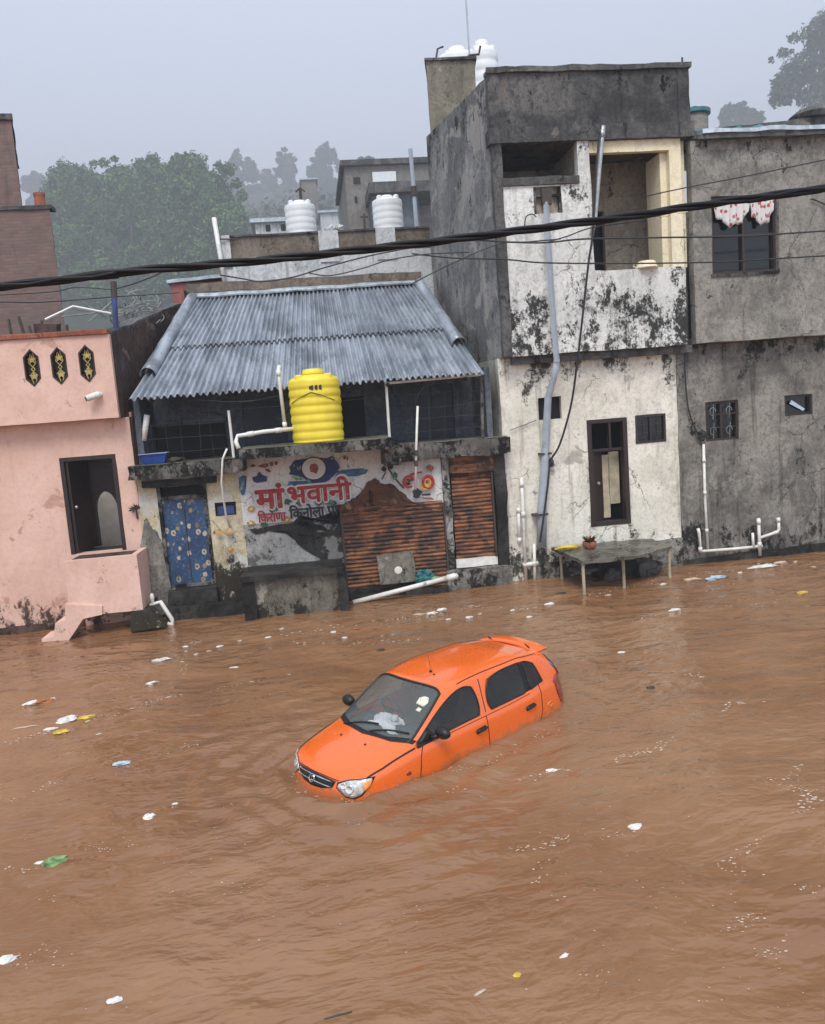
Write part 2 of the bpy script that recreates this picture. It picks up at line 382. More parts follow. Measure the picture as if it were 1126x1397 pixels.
def roofmat():
    t = NT('corrugated_roof_sheet'); n = t.noise(1, 9, .66, t.mapping((5, .5, .5))); b = t.noise(1.1, 9, .7)
    c = t.mix(t.step(n, .3, .7), (.15, .17, .20), (.36, .40, .45)); c = t.mix(t.step(b, .47, .62, 0, .6), c, (.075, .085, .105))
    c = t.mix(t.step(t.noise(7, 10, .75), .56, .64, 0, .7), c, (.06, .065, .072))
    t.set('Base Color', c); t.set('Roughness', t.step(b, .3, .7, .28, .45)); t.set('Specular IOR Level', .6); t.bump(t.noise(20, 6, .6), .1, .01); return t.mat
M['roof'] = roofmat()

def doormat():
    """blue steel sheet printed with scattered flowers"""
    t = NT('blue_floral_door'); n = t.noise(3, 8, .7)
    c = t.mix(t.step(n, .35, .65), (.012, .042, .115), (.028, .085, .19))
    v = t.n.new('ShaderNodeTexVoronoi'); v.inputs['Scale'].default_value = 6.6; v.inputs['Randomness'].default_value = .9
    t.link(t.mapping((1, 0, .8)), v.inputs['Vector'])
    d = v.outputs['Distance']; w = t.noise(16, 4, .6); d = t.math('ADD', d, t.math('MULTIPLY', t.math('SUBTRACT', w, .5), .32))
    pick = t.sep(v.outputs['Color'])
    a = t.math('MULTIPLY', t.step(d, .37, .30), t.step(pick[0], .12, .16))
    c = t.mix(a, c, t.mix(t.step(pick[1], .4, .6), (.46, .42, .33), (.30, .23, .10)))
    c = t.mix(t.math('MULTIPLY', t.step(d, .17, .12), t.step(pick[0], .12, .16)), c, (.13, .09, .05))
    v2 = t.voro(9, t.mapping((1, 0, 1), loc=(5, 0, 3))); c = t.mix(t.step(v2, .16, .12, 0, .8), c, (.015, .03, .09))
    c = t.mix(t.step(t.noise(6, 12, .8), .52, .60, 0, .75), c, (.02, .022, .028)); c = t.mix(t.step(t.noise(19, 8, .75), .56, .62, 0, .5), c, (.30, .32, .33))
    t.set('Base Color', c); t.set('Roughness', .45); t.bump(n, .1); return t.mat
M['floral'] = doormat()

def leafmat(name, dark, light, yel=None, sc=.25):
    t = NT(name); n = t.noise(sc, 4, .6); n2 = t.noise(sc*9, 3, .6)
    c = t.mix(t.step(n, .35, .65), dark, light)
    c = t.mix(t.step(n2, .4, .8, 0, .6), c, yel or light)
    t.set('Base Color', c); t.set('Roughness', .6); t.set('Specular IOR Level', .3)
    return t.mat
M['leaf'] = leafmat('broadleaf_foliage', (.05, .12, .035), (.12, .25, .06), (.21, .34, .085), .08)
M['leaf2'] = leafmat('hill_foliage', (.030, .06, .026), (.065, .11, .04), (.09, .13, .05), .06)
M['leaf3'] = leafmat('olive_foliage', (.04, .065, .03), (.085, .115, .045), (.11, .14, .06), .12)
M['bark'] = plain('tree_bark', (.06, .05, .04), .9)
M['hill'] = wallmat('scrubby_hillside', (.035, .055, .028), (.07, .085, .045), (.03, .03, .02), .7, streak=0, patch=(.13, .12, .095), patch_t=.66, scale=.06, bump=.3)
M['ground'] = wallmat('wet_ground', (.10, .075, .05), (.14, .10, .07), (.05, .04, .03), .6, streak=0, scale=.2)
# ================================================================== SETTING: ground, water, hill
HS = 2.9
def hill_z(x, y):
    x, y = x/HS, (y+17.05)/HS-17.05
    return 3.9+HS*(hill_base(x, y)-3.9)
def hill_base(x, y):
    # elevation angle profile seen from the street, lifted towards the back
    d = max(0.0, y-24)
    t = min(1, d/225.0)
    z = -.6 + 76*(t**1.05) if d > 0 else -.6
    if y > 249: z -= (y-249)*.25
    n = mn.noise(Vector((x*.012, y*.012, 0)))*9 + mn.noise(Vector((x*.04, y*.04, 3)))*3
    z += n*min(1, d/80) - max(0, -x-30)*.10*min(1, d/150)
    if x > 20: z -= min(16, (x-20)*.22)*min(1, d/120)
    return z
mb = MB(); mb.grid((-760, -60, -.6), (1520, 0, 0), (0, 1040, 0), 60, 40)
kind(mb.build('ground', M['ground']), 'structure')
mb = MB(); nx, ny = 90, 70
vs = []
for j in range(ny+1):
    for i in range(nx+1):
        x = -640+1280*i/nx; y = 100+850*j/ny
        vs.append((x, y, hill_z(x, y)-(3 if j == 0 else 0)))
mb.add(vs, [[j*(nx+1)+i, j*(nx+1)+i+1, (j+1)*(nx+1)+i+1, (j+1)*(nx+1)+i] for j in range(ny) for i in range(nx)])
kind(mb.build('hill', M['hill'], smooth=True), 'structure')

# ================================================================== PINK HOUSE
H = thing('pink_house', 'pink plastered house with a dark doorway and brown-red coping at the left', 'house', (-4.8, 0, 0))
mb = MB(); mb.wallX(-9.5, -3.66, -.6, 4.2, 0, .25, [(-5.11, -4.01, 1.5, 3.48)])
mb.box(-3.9, -3.66, .25, 5, -.6, 4.3, .4)
mb.build('front_wall', M['pink'], H, rough=.012)
mb = MB(); mb.box(-9.0, -3.80, .28, 1.05, 4.25, 4.4, .5); mb.box(-9.0, -6.3, 1.052, 2.65, 4.25, 4.4, .5); mb.box(-4.2, -3.62, 1.052, 2.65, 4.25, 4.4, .5); mb.box(-9.0, -3.5, 2.652, 4.6, 4.25, 4.4, .5)  # gap added in the floor to let skylight down onto the yard wall
mb.build('terrace_floor', M['conc_dark'], H)
# overhanging pink parapet with three pierced hexagonal openings
mb = MB(); Y = -.32
px0, px1 = -9.5, -3.78
def hexpoly(cx, cz, w, h): return [(cx-w, cz-h*.58), (cx, cz-h), (cx+w, cz-h*.58), (cx+w, cz+h*.58), (cx, cz+h), (cx-w, cz+h*.58)]
hexes = []
for p in ((44, 502), (81, 499), (119, 496)):
    q = onY(p[0], p[1], Y); hexes.append((q.x, q.z))
mb.wallX(px0, px1, 4.2, 5.83, Y, Y+.14, [(hx-.2, hx+.2, hz-.4, hz+.4) for hx, hz in hexes], cell=.4)
mb.box(px0, px1, Y+.14, 0, 4.2, 4.34)
for hx, hz in hexes:       # fill of each rectangular cut down to a hexagonal opening
    w, h = .14, .36
    hp = hexpoly(hx, hz, w, h)
    q = [(hx-.2, hz-.4), (hx, hz-.4), (hx+.2, hz-.4), (hx+.2, hz+.4), (hx, hz+.4), (hx-.2, hz+.4)]
    for i in range(6):
        j = (i+1) % 6
        a, b, c, d = q[i], q[j], hp[j], hp[i]
        vs = [(a[0], Y, a[1]), (b[0], Y, b[1]), (c[0], Y, c[1]), (d[0], Y, d[1])]
        vs += [(x, Y+.14, z) for x, _, z in vs]
        mb.add(vs, [[0, 1, 2, 3], [7, 6, 5, 4], [3, 2, 6, 7]])
parapet = mb.build('parapet', M['pink'], H, rough=.006)
for k, (hx, hz) in enumerate(hexes):
    g = MB(); yy = Y+.06
    for s in (-1, 1):                    # brass star and scroll work
        c = Vector((hx, yy, hz+s*.16))
        star = [c + Vector((sin(2*pi*i/10)*(.095 if i % 2 == 0 else .035), 0, cos(2*pi*i/10)*(.095 if i % 2 == 0 else .035))) for i in range(10)]
        n0 = len(g.v)
        g.add([p+Vector((0, -.012, 0)) for p in star]+[p+Vector((0, .012, 0)) for p in star], [list(range(10)), list(range(10, 20))[::-1]]+[[i, (i+1) % 10, (i+1) % 10+10, i+10][::-1] for i in range(10)])
    for s in (-1, 1):
        g.tube([(hx+s*.02, yy, hz+.28), (hx+s*.07, yy, hz+.1), (hx-s*.035, yy, hz-.02), (hx+s*.06, yy, hz-.14), (hx+s*.02, yy, hz-.3)], .011, 6)
    gr = g.build('ornamental_grille', M['yellow_brass'] if 'yellow_brass' in M else M['yellow_wall'], H)
    f = MB(); hp = hexpoly(hx, hz, .145, .365); hi = hexpoly(hx, hz, .12, .33)
    for i in range(6):
        j = (i+1) % 6
        a, b, c, d = hp[i], hp[j], hi[j], hi[i]
        vs = [(p[0], Y-.01, p[1]) for p in (a, b, c, d)]+[(p[0], Y+.10, p[1]) for p in (a, b, c, d)]
        f.add(vs, [[0, 1, 2, 3], [7, 6, 5, 4], [3, 2, 6, 7], [0, 4, 5, 1]])
    f.build('grille_frame', M['wood_dark'], gr)
    b = MB(); b.prismY(hexpoly(hx, hz, .16, .38), Y+.142, Y+.16); b.build('grille_backing', M['wood_dark'], gr)
mb = MB(); mb.box(px0, px1-.02, Y-.05, Y+.2, 5.832, 5.93, .4); bevel(mb.build('coping', M['coping'], H, rough=.012), .012)
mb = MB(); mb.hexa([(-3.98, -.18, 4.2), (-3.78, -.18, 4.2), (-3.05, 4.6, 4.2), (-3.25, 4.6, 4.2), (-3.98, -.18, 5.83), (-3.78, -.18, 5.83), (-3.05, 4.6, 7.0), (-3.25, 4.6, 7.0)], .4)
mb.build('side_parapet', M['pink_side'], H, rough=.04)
mb = MB(); mb.hexa([(-4.02, -.12, 5.84), (-3.76, -.12, 5.84), (-3.03, 4.6, 7.01), (-3.29, 4.6, 7.01), (-4.02, -.12, 5.90), (-3.76, -.12, 5.90), (-3.03, 4.6, 7.07), (-3.29, 4.6, 7.07)], .4)
mb.build('side_coping', M['conc_dark'], H, rough=.03)
# doorway: dark room with an arched opening to a lit yard
mb = MB(); a = [(-5.108, .02, 1.52), (-4.012, .02, 1.52)]
mb.box(-5.11, -4.01, .27, .31, 1.5, 3.48)
mb2 = MB()
arch = [(-4.76, 1.5), (-4.30, 1.5), (-4.30, 2.25)]+[(-4.53+.23*cos(t), 2.25+.42*sin(t)) for t in [pi*i/10 for i in range(1, 10)]]+[(-4.76, 2.25)]
# wall with an arched hole, built as fans between the rectangle and the arch
outer = []
for (x, z) in arch:
    outer.append((x, z))
R0, R1, B0, T0 = -5.3, -3.9, 1.45, 3.55
yy = .9
seq = arch
def proj_out(x, z):
    if z <= 1.5: return (R0 if x < -4.53 else R1, B0)
    if x <= -4.75: return (R0, z)
    if x >= -4.31: return (R1, z)
    t = (x+4.76)/.46
    return (R0+(R1-R0)*t, T0)
for i in range(1, len(seq)):
    j = (i+1) % len(seq)
    a, b = seq[i], seq[j]
    c, d = proj_out(*b), proj_out(*a)
    vs = [(p[0], yy, p[1]) for p in (a, b, c, d)]+[(p[0], yy+.15, p[1]) for p in (a, b, c, d)]
    mb2.add(vs, [[0, 1, 2, 3], [7, 6, 5, 4], [0, 4, 5, 1]])
door_in = mb2.build('inner_arch', M['wood_dark'], H)
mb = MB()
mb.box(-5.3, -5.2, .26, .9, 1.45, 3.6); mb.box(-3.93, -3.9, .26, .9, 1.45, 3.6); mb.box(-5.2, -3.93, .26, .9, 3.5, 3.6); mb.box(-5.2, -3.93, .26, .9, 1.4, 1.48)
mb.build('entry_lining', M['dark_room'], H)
mb = MB(); mb.box(-6.6, -3.95, 2.56, 2.64, 1.0, 4.24, .3); mb.build('yard_wall', M['white_paint'], H, rough=.03)  # near-white paint brightens the view through the arch
mb = MB(); mb.box(-5.11, -5.03, -.008, .2, 1.5, 3.48); mb.box(-4.09, -4.01, -.008, .2, 1.5, 3.48); mb.box(-5.03, -4.09, -.008, .2, 3.4, 3.48)
mb.build('door_frame', M['wood_dark'], H)
mb = MB(); mb.hexa([(-5.02, .05, 1.52), (-4.97, .05, 1.52), (-4.80, .75, 1.52), (-4.85, .75, 1.52), (-5.02, .05, 3.38), (-4.97, .05, 3.38), (-4.80, .75, 3.38), (-4.85, .75, 3.38)])
dr = mb.build('door', M['wood_dark'], H)
mb = MB(); mb.lathe([(.02, 0), (.035, .02), (.03, .05), (.01, .06)], (-4.93, .16, 2.45), 12, 'y'); mb.build('door_knob', M['steel'], dr)
# porch block with a stair on its left and a buttress on its right
Y = -1.0
mb = MB()
mb.box(-4.98, -3.60, Y, Y+.12, .42, 1.52, .3); mb.box(-3.72, -3.60, Y+.12, -.002, .42, 1.52, .3)
mb.box(-4.98, -3.72, Y+.12, -.002, .42, .54, .4); mb.build('porch', M['pink_porch'], H, rough=.012)
mb = MB(); mb.box(-4.96, -3.74, Y+.14, -.004, 1.40, 1.47, .4)
mb.build('porch_landing', M['pink_side'], H)
def st(x, z): return (x, z)
mb = MB()       # stair stringer stepping down to the left, photo pixels on the plane of the porch front
poly = [onY(*p, -1.02) for p in ((89, 824), (90, 846), (76, 850), (74, 868), (57, 872), (59, 886), (88, 883), (114, 844), (140, 838), (140, 826))]
mb.prismY([(p.x, p.z) for p in poly], -1.04, -.45); mb.build('stair', M['pink_porch'], H, rough=.006)
mb = MB(); poly = [onY(*p, -1.0) for p in ((178, 836), (205, 829), (226, 853), (180, 862))]
mb.prismY([(p.x, p.z) for p in poly][::-1], -1.06, -.75); mb.build('buttress', M['wall_yellow'], H, rough=.02)
mb = MB(); mb.box(-9.5, -5.0, -.06, -.002, -.6, .12, .3); mb.build('plinth', M['pink_side'], H, rough=.03)
# dark timber at the left edge of the frame
P = thing('wooden_post', 'dark weathered timber post at the far left waterline', 'post', (-6.95, -.6, 0))
mb = MB(); mb.hexa([(-7.12, -.66, -.5), (-6.93, -.66, -.5), (-6.93, -.52, -.5), (-7.12, -.52, -.5), (-7.12, -.66, .78), (-6.99, -.66, .70), (-6.99, -.52, .70), (-7.12, -.52, .78)], .15)
mb.build('post_shaft', M['wood_dark'], P, rough=.03)
mb = MB(); mb.box(-7.06, -7.02, -.68, -.661, -.1, .6); mb.build('post_batten', M['iron'], P)
# CCTV lamp on the parapet
P = thing('security_camera', 'small white security camera fixed low on the pink parapet', 'camera', (onY(131, 540, -.35).x, -.4, onY(131, 540, -.35).z))
c = P.location
mb = MB(); mb.lathe([(.03, -.17), (.062, -.165), (.066, .06), (.05, .1), (.02, .12)], (0, 0, 0), 16, 'x')
rot = Matrix.Rotation(rad(-18), 3, 'Y') @ Matrix.Rotation(rad(20), 3, 'Z')
mb.v = [tuple(rot @ Vector(v)+c+Vector((0, -.03, 0))) for v in mb.v]; mb.build('camera_body', M['pvc'], P, smooth=True)
mb = MB(); mb.tube([c+Vector((.06, -.02, .02)), c+Vector((.08, .04, .03)), c+Vector((.08, .077, .03))], .02, 8); mb.lathe([(.05, 0), (.045, .02)], c+Vector((.08, .077, .03)), 12, 'y'); mb.build('mounting_bracket', M['pvc'], P)
mb = MB(); mb.lathe([(.045, 0), (.045, .012), (.03, .013)], (0, 0, 0), 14, 'x'); mb.v = [tuple(rot @ (Vector(v)+Vector((-.185, 0, 0)))+c+Vector((0, -.03, 0))) for v in mb.v]; mb.build('lens', M['black'], P)

# junk stored on the pink terrace
tz = 5.55
P = thing('scrap_frame', 'dark iron frame heap against the brick tower on the pink terrace', 'scrap heap', (-6.3, 2.2, 4.4))
mb = MB()
for k in range(26):
    a = Vector((-7.0+random.random()*1.75, 2.72+random.random()*.9, 4.42+random.random()*.3)); b = a+Vector((random.uniform(-.4, .4), random.uniform(-.3, .3), random.uniform(1.2, 2.15)))
    mb.tube([a, b], random.uniform(.018, .04), 6)
mb.build('iron_bars', M['iron'], P)
mb = MB(); mb.box(-6.9, -5.75, 3.0, 3.4, 4.41, 6.35, .3); mb.box(-6.1, -5.6, 2.75, 2.98, 4.41, 6.5, .3); mb.build('stacked_boards', M['pink_side'], P, rough=.08)
P = thing('tarpaulin_heap', 'heap of blue tarpaulin behind the pink parapet', 'tarpaulin', (-4.9, 3.0, 4.4))
mb = MB(); n = 26
vs = []
for j in range(9):
    for i in range(n+1):
        u, v = i/n, j/8
        x = -5.75+u*2.0; y = 2.75+v*1.3
        z = 4.42+1.75*sin(pi*min(1, v*1.1+.05))**.5*(.75+.25*mn.noise(Vector((u*5, v*2, 1))))+.12*mn.noise(Vector((u*14, v*6, 5)))
        vs.append((x, y+.1*mn.noise(Vector((u*9, v*5, 8))), z))
mb.add(vs, [[j*(n+1)+i, j*(n+1)+i+1, (j+1)*(n+1)+i+1, (j+1)*(n+1)+i] for j in range(8) for i in range(n)])
o = mb.build('tarpaulin', M['blue_tarp'], P, smooth=True)
mb = MB(); mb.tube([onY(62, 436, 2.1), onY(100, 418, 2.2), onY(152, 428, 2.3)], .03, 6); mb.build('tie_pole', M['pvc'], P)
P = thing('pipe_coil', 'tangle of grey bent pipes and cables on the pink terrace beside the blue pole', 'pipe tangle', (-3.6, 2.6, 4.4))
mb = MB()
random.seed(5)
for k in range(22):
    c = onY(random.uniform(162, 215), random.uniform(406, 436), 2.6+random.random()); r = random.uniform(.08, .26)
    mb.tube([c+Vector((r*cos(t)*1.5, .12*sin(t*2), r*sin(t))) for t in [i*.42+k for i in range(12-k % 6)]], .013, 5)
for p, q in (((112, 412), (150, 436)), ((84, 432), (158, 424)), ((120, 440), (155, 410))):
    mb.tube([onY(*p, 2.4), onY(*q, 2.6)], .016, 6)
mb.build('pipes', M['old_pipe'], P)
mb = MB(); mb.box(-4.5, -3.4, 2.7, 3.6, 4.41, 5.9, .3); mb.build('crate_base', M['pink_side'], P, rough=.07)
P = thing('terrace_pole', 'thin blue painted pole with a rusty top on the pink terrace', 'pole', (onY(156, 440, .3).x, .3, 4.4))
a, b = onY(158, 440, .3), onY(155, 384, .3)
mb = MB(); mb.tube([(a.x, .3, 4.4), a, a+(b-a)*.6], .055, 10); mb.build('pole_shaft', M['blue_tarp'], P)
mb = MB(); mb.tube([a+(b-a)*.6, b], .062, 10); mb.tube([b+Vector((-.12, 0, .06)), b+Vector((.13, 0, .1))], .02, 6); mb.build('insulator', M['iron'], P)

# ================================================================== BRICK TOWER HOUSE (far left)
Yb = 6.0
H = thing('brick_building', 'tall bare brick building at the left frame edge', 'house', (onY(20, 330, Yb).x, Yb, 0))
a, b = onY(68, 285, Yb), onY(0, 279, Yb)
xr = a.x; zt = a.z
mb = MB(); bx = lambda x, y0, y1, z0, z1: mb.hexa([(-14, y0, z0), (x, y0, z0), (x*(y1+17.05)/(y0+17.05), y1, z0), (-14, y1, z0), (-14, y0, z1), (x, y0, z1), (x*(y1+17.05)/(y0+17.05), y1, z1), (-14, y1, z1)], .5)
bx(xr, Yb, Yb+5, -.6, zt); mb.build('lower_block', M['brick'], H, rough=.03)
q = onY(14, 164, Yb+.4); q2 = onY(30, 279, Yb+.4)
mb = MB(); bx(q2.x, Yb+.4, Yb+4.6, zt+.002, q.z); mb.build('upper_block', M['brick'], H, rough=.03)
mb = MB(); bx(q2.x+.06, Yb+.34, Yb+4.5, q.z+.002, q.z+.14); mb.box(-14, xr+.05, Yb-.05, Yb+.38, zt+.002, zt+.1, .5); mb.build('coping', M['conc_dark'], H, rough=.03)
c = onY(56, 284, Yb+.6)
mb = MB(); mb.lathe([(.15, 0), (.135, .35), (.15, .42), (.15, .47), (.1, .47)], (c.x, c.y, zt+.1), 18); mb.build('chimney', M['clay'], H, smooth=False)

# ================================================================== SMALL SHOP HOUSE with tin roof
PLF = -1.35
H = thing('shop_house', 'small shop house with wet corrugated tin roof and rusty shutters', 'house', (.2, 0, 0))
mb = MB()
wz = 3.0
mb.wallX(-3.66, -1.60, -.6, wz, 0, .25, [(-3.28, -2.28, .62, 2.72), (-2.14, -1.72, 2.02, 2.30)])
mb.build('door_wall', M['wall_yellow'], H, rough=.02)
mb = MB(); mb.wallX(-1.60, .46, -.6, 1.78, 0, .25); mb.build('lower_wall', M['wall_low'], H, rough=.03)
mb = MB(); mb.wallX(-1.60, .46, 1.78, 3.18, .003, .25); mb.wallX(.46, 1.74, 1.55, 3.18, .003, .25); mb.wallX(1.74, 2.66, 1.55, wz, .003, .25); mb.build('sign_wall', M['wall_white'], H, rough=.006)
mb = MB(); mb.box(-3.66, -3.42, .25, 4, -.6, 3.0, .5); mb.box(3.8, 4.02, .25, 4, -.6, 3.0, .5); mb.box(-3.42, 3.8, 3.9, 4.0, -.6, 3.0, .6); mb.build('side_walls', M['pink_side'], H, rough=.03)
def ragged(dp, amp, n=5, f=.35):
    out = []
    for i, p in enumerate(dp):
        q = dp[(i+1) % len(dp)]
        for s_ in range(n):
            t = s_/n; x, y = p[0]+(q[0]-p[0])*t, p[1]+(q[1]-p[1])*t
            out.append((x+amp*mn.noise(Vector((x*f, y*f, 1))), y+amp*mn.noise(Vector((x*f, y*f, 7)))))
    return out
# left jamb damage: dark damp plaster beside the door
poly = [onY(*p, -.02) for p in ragged(((196, 716), (199, 706), (203, 712), (207, 720), (214, 724), (219, 736), (233, 798), (240, 838), (204, 840), (196, 790), (192, 750)), 2.2)]
mb = MB(); mb.prismY([(p.x, p.z) for p in poly][::-1], -.035, -.001); mb.build('damp_plaster', M['cement_low'], H, rough=.02)
mb = MB(); mb.box(-3.3, -1.62, -.42, -.002, -.6, .28, .2); mb.box(-3.24, -2.25, -.26, -.002, .282, .58, .2); mb.build('door_step', M['bench'], H, rough=.05)
# floral door
d = MB(); d.box(-3.21, -2.35, .06, .10, .66, 2.44); dr = d.build('floral_door', M['floral'], H)
d = MB(); d.box(-3.28, -3.21, -.015, .14, .62, 2.72); d.box(-2.35, -2.28, -.015, .14, .62, 2.72); d.box(-3.21, -2.35, -.012, .14, 2.44, 2.52); d.box(-3.21, -2.35, -.012, .14, .60, .66)
d.build('door_frame', M['slab'], dr)
d = MB(); d.box(-2.785, -2.77, .045, .059, .68, 2.42)
d.build('meeting_strip', M['window_wood'], dr)
d = MB(); d.box(-3.21, -2.35, .16, .2, 2.52, 2.72)
for k in range(5): d.box(-3.12+k*.17, -3.105+k*.17, .02, .04, 2.52, 2.72)
d.build('transom', M['black'], dr)
d = MB(); d.box(-3.55, -2.05, -.13, -.002, 2.73, 2.87, .3); d.build('lintel', M['bench'], H, rough=.04)
w = MB(); w.box(-2.14, -1.72, .06, .1, 2.02, 2.3); wo = w.build('ventilator', M['black'], H)
w = MB(); w.box(-2.10, -1.76, .03, .058, 2.04, 2.22); w.build('ventilator_panel', M['blue_tarp'], wo)
# sign wall end returns and floor slabs
mb = MB(); mb.box(-3.72, -1.56, -.38, 1.3, 2.93, 3.20, .18); mb.build('balcony_slab', M['slab'], H, rough=.045, freq=3)
mb = MB(); mb.box(1.75, 4.12, -.30, 1.3, 2.86, 3.2, .18); mb.build('shutter_slab', M['slab'], H, rough=.045, freq=3)
PZ = onY(430, 604.5, PLF).z; k_ = (17.05+PLF)/17.05
mb = MB(); mb.box(-1.55*k_, 1.70*k_, PLF, 1.0, PZ-.215, PZ-.022, .18); mb.build('tank_platform', M['slab'], H, rough=.03, freq=3)
mb = MB(); mb.box(-1.52*k_, 1.66*k_, PLF+.05, .98, PZ-.020, PZ, .15); mb.build('platform_screed', M['slab_top'], H, rough=.02)
mb = MB(); mb.box(-3.68, -1.6, -.32, 1.25, 3.205, 3.222, .3); mb.box(1.8, 4.08, -.26, 1.25, 3.205, 3.222, .3); mb.build('balcony_screed', M['slab_top'], H, rough=.01)
mb = MB(); mb.box(1.4, 1.74, -.9, 0, 2.84, PZ-.22, .12); mb.box(-1.60, -1.40, -.9, 0, 2.96, PZ-.22, .12); mb.build('platform_bracket', M['slab'], H, rough=.03)
# verandah recess
mb = MB()
holes = [(-1.5, -.55, 3.23, 4.35), (2.3, 3.25, 3.23, 4.45)]
mb.wallX(-3.5, 3.75, 3.2, 5.25, 1.3, 1.42, holes); mb.box(-3.52, -3.40, -.15, 1.3, 3.223, 4.52, .4); mb.box(3.7, 3.82, -.1, 1.3, 3.223, 4.7, .4)
mb.build('verandah_wall', M['verandah'], H, rough=.015)
mb = MB(); mb.box(-1.5, -.55, 1.36, 1.41, 3.23, 4.35); mb.box(2.3, 3.25, 1.36, 1.41, 3.23, 4.45); mb.box(-1.06, -1.0, 1.33, 1.36, 3.23, 4.35); mb.box(2.75, 2.8, 1.33, 1.36, 3.23, 4.45)
mb.build('verandah_door', M['navy_door'], H)
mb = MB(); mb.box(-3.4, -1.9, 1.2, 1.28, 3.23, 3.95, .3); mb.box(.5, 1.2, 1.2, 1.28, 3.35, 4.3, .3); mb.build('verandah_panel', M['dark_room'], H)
# wire mesh along the balcony
mb = MB()
def sagline(a, b, n=10, sag=.03):
    a, b = Vector(a), Vector(b)
    return [a+(b-a)*(i/n)-Vector((0, 0, sag*4*(i/n)*(1-i/n))) for i in range(n+1)]
for (x0, x1) in ((-3.5, -1.7), (1.85, 3.7)):
    n = int((x1-x0)/.3)
    for k in range(n+1):
        x = x0+(x1-x0)*k/n; mb.tube([(x+random.uniform(-.04, .04), -.22, 3.22), (x+random.uniform(-.06, .06), -.2, 4.25)], .0024, 4)
    for z in (3.45, 3.7, 3.98, 4.22): mb.tube(sagline((x0, -.215, z+random.uniform(-.03, .03)), (x1, -.205, z+random.uniform(-.03, .03)), 10, random.uniform(-.05, .06)), .0026, 4)
mb.tube(sagline((-1.7, -.2, 4.2), (1.85, -.2, 4.25)), .006, 4)
mb.build('wire_mesh', M['mesh_wire'], H)
# posts that carry the eave
for (p, q, r, mk) in (((527, 524), (531, 590), .03, 'pvc'), ((312, 560), (318, 612), .03, 'pvc'), ((657, 512), (659, 600), .035, 'slab')):
    a, b = onY(*q, -.24), onY(*p, -.24)
    mb = MB(); mb.tube([(a.x, a.y, 3.2), (b.x, b.y, b.z)], r, 8); mb.build('verandah_post', M[mk], H)
a, b = onY(525, 523, -.3), onY(656, 511, -.3)
mb = MB(); mb.tube([a, b], .03, 8); mb.build('eave_rail', M['pvc'], H)

# corrugated roof, two courses of sheets
eL, eR = Vector((-3.50, -.50, 4.53)), Vector((3.62, -.50, 4.55))
bL, bR = Vector((-2.62, 4.0, 7.05)), Vector((3.05, 4.0, 7.09))
nrm = (eR-eL).cross(bL-eL).normalized()
def roofpt(u, t): return (eL*(1-u)+eR*u)*(1-t)+(bL*(1-u)+bR*u)*t
def course(t0, t1, lift, name, seed):
    mb = MB(); W = 56; per = 10; nu = W*per; nt = 14; vs = []
    rr = random.Random(seed); edge = [rr.uniform(-.006, .006) for _ in range(W+1)]
    for j in range(nt+1):
        for i in range(nu+1):
            u = i/nu; t = t0+(t1-t0)*j/nt
            if j == 0: t += edge[i//per]
            a = 2*pi*W*u
            s = sin(a); s = math.copysign(abs(s)**.8, s)
            h = .036*s+lift*(1-j/nt)+.018*mn.noise(Vector((u*7, t*5, seed)))
            vs.append(roofpt(u, t)+nrm*h)
    mb.add(vs, [[j*(nu+1)+i, j*(nu+1)+i+1, (j+1)*(nu+1)+i+1, (j+1)*(nu+1)+i] for j in range(nt) for i in range(nu)])
    o = mb.build(name, M['roof'], H, smooth=True, merge=False)
    m = o.modifiers.new('s', 'SOLIDIFY'); m.thickness = .007; m.offset = 0
    return o
course(0, .47, .0, 'roof_sheeting', 1); course(.43, 1.0, .045, 'roof_sheeting', 2)
def halfpipe(a, b, r, ax, name, open_r=None):
    """half-round ridge sheet running a-b, flared at the lower end"""
    mb = MB(); a, b = Vector(a), Vector(b); d = (b-a).normalized(); side = d.cross(nrm).normalized(); vs = []; N = 12; n = 14
    for j in range(N+1):
        t = j/N; c = a+(b-a)*t; rr = r*(1+(.25*max(0, 1-t*4)))
        if j in (4, 8): rr *= 1.1
        for i in range(n+1):
            th = -.25+ (pi+.5)*i/n
            vs.append(c+side*cos(th)*rr+nrm*sin(th)*rr)
    mb.add(vs, [[j*(n+1)+i, j*(n+1)+i+1, (j+1)*(n+1)+i+1, (j+1)*(n+1)+i] for j in range(N) for i in range(n)])
    o = mb.build(name, M['roof'], H, smooth=True, merge=False)
    m = o.modifiers.new('s', 'SOLIDIFY'); m.thickness = .012
    return o
halfpipe(roofpt(.012, .19)+nrm*.02, roofpt(-.005, 1.0)+nrm*.03, .13, None, 'roof_edge_cap')
halfpipe(roofpt(.985, .27)+nrm*.02, roofpt(1.0, 1.0)+nrm*.03, .13, None, 'roof_edge_cap')
mb = MB(); mb.hexa([roofpt(-.01, .985)+nrm*.05, roofpt(1.01, .985)+nrm*.05, roofpt(1.01, 1.03)+nrm*.05, roofpt(-.01, 1.03)+nrm*.05, roofpt(-.01, .985)+nrm*.09, roofpt(1.01, .985)+nrm*.09, roofpt(1.01, 1.03)+nrm*.12, roofpt(-.01, 1.03)+nrm*.12], .3)
mb.build('roof_flashing', M['tin'], H, rough=.03)
mb = MB()
for t in (.06, .35, .7): mb.tube([roofpt(.01, t)-nrm*.09, roofpt(.99, t)-nrm*.09], .04, 6)
for u in (.05, .28, .5, .72, .95): mb.tube([roofpt(u, .02)-nrm*.16, roofpt(u, 1)-nrm*.16], .045, 6)
mb.build('roof_purlin', M['wood_dark'], H)
mb = MB(); mb.box(-2.75, 3.1, 4.1, 4.35, 2.9, 7.2, .4); mb.build('rear_wall', M['conc_tan'], H, rough=.02)
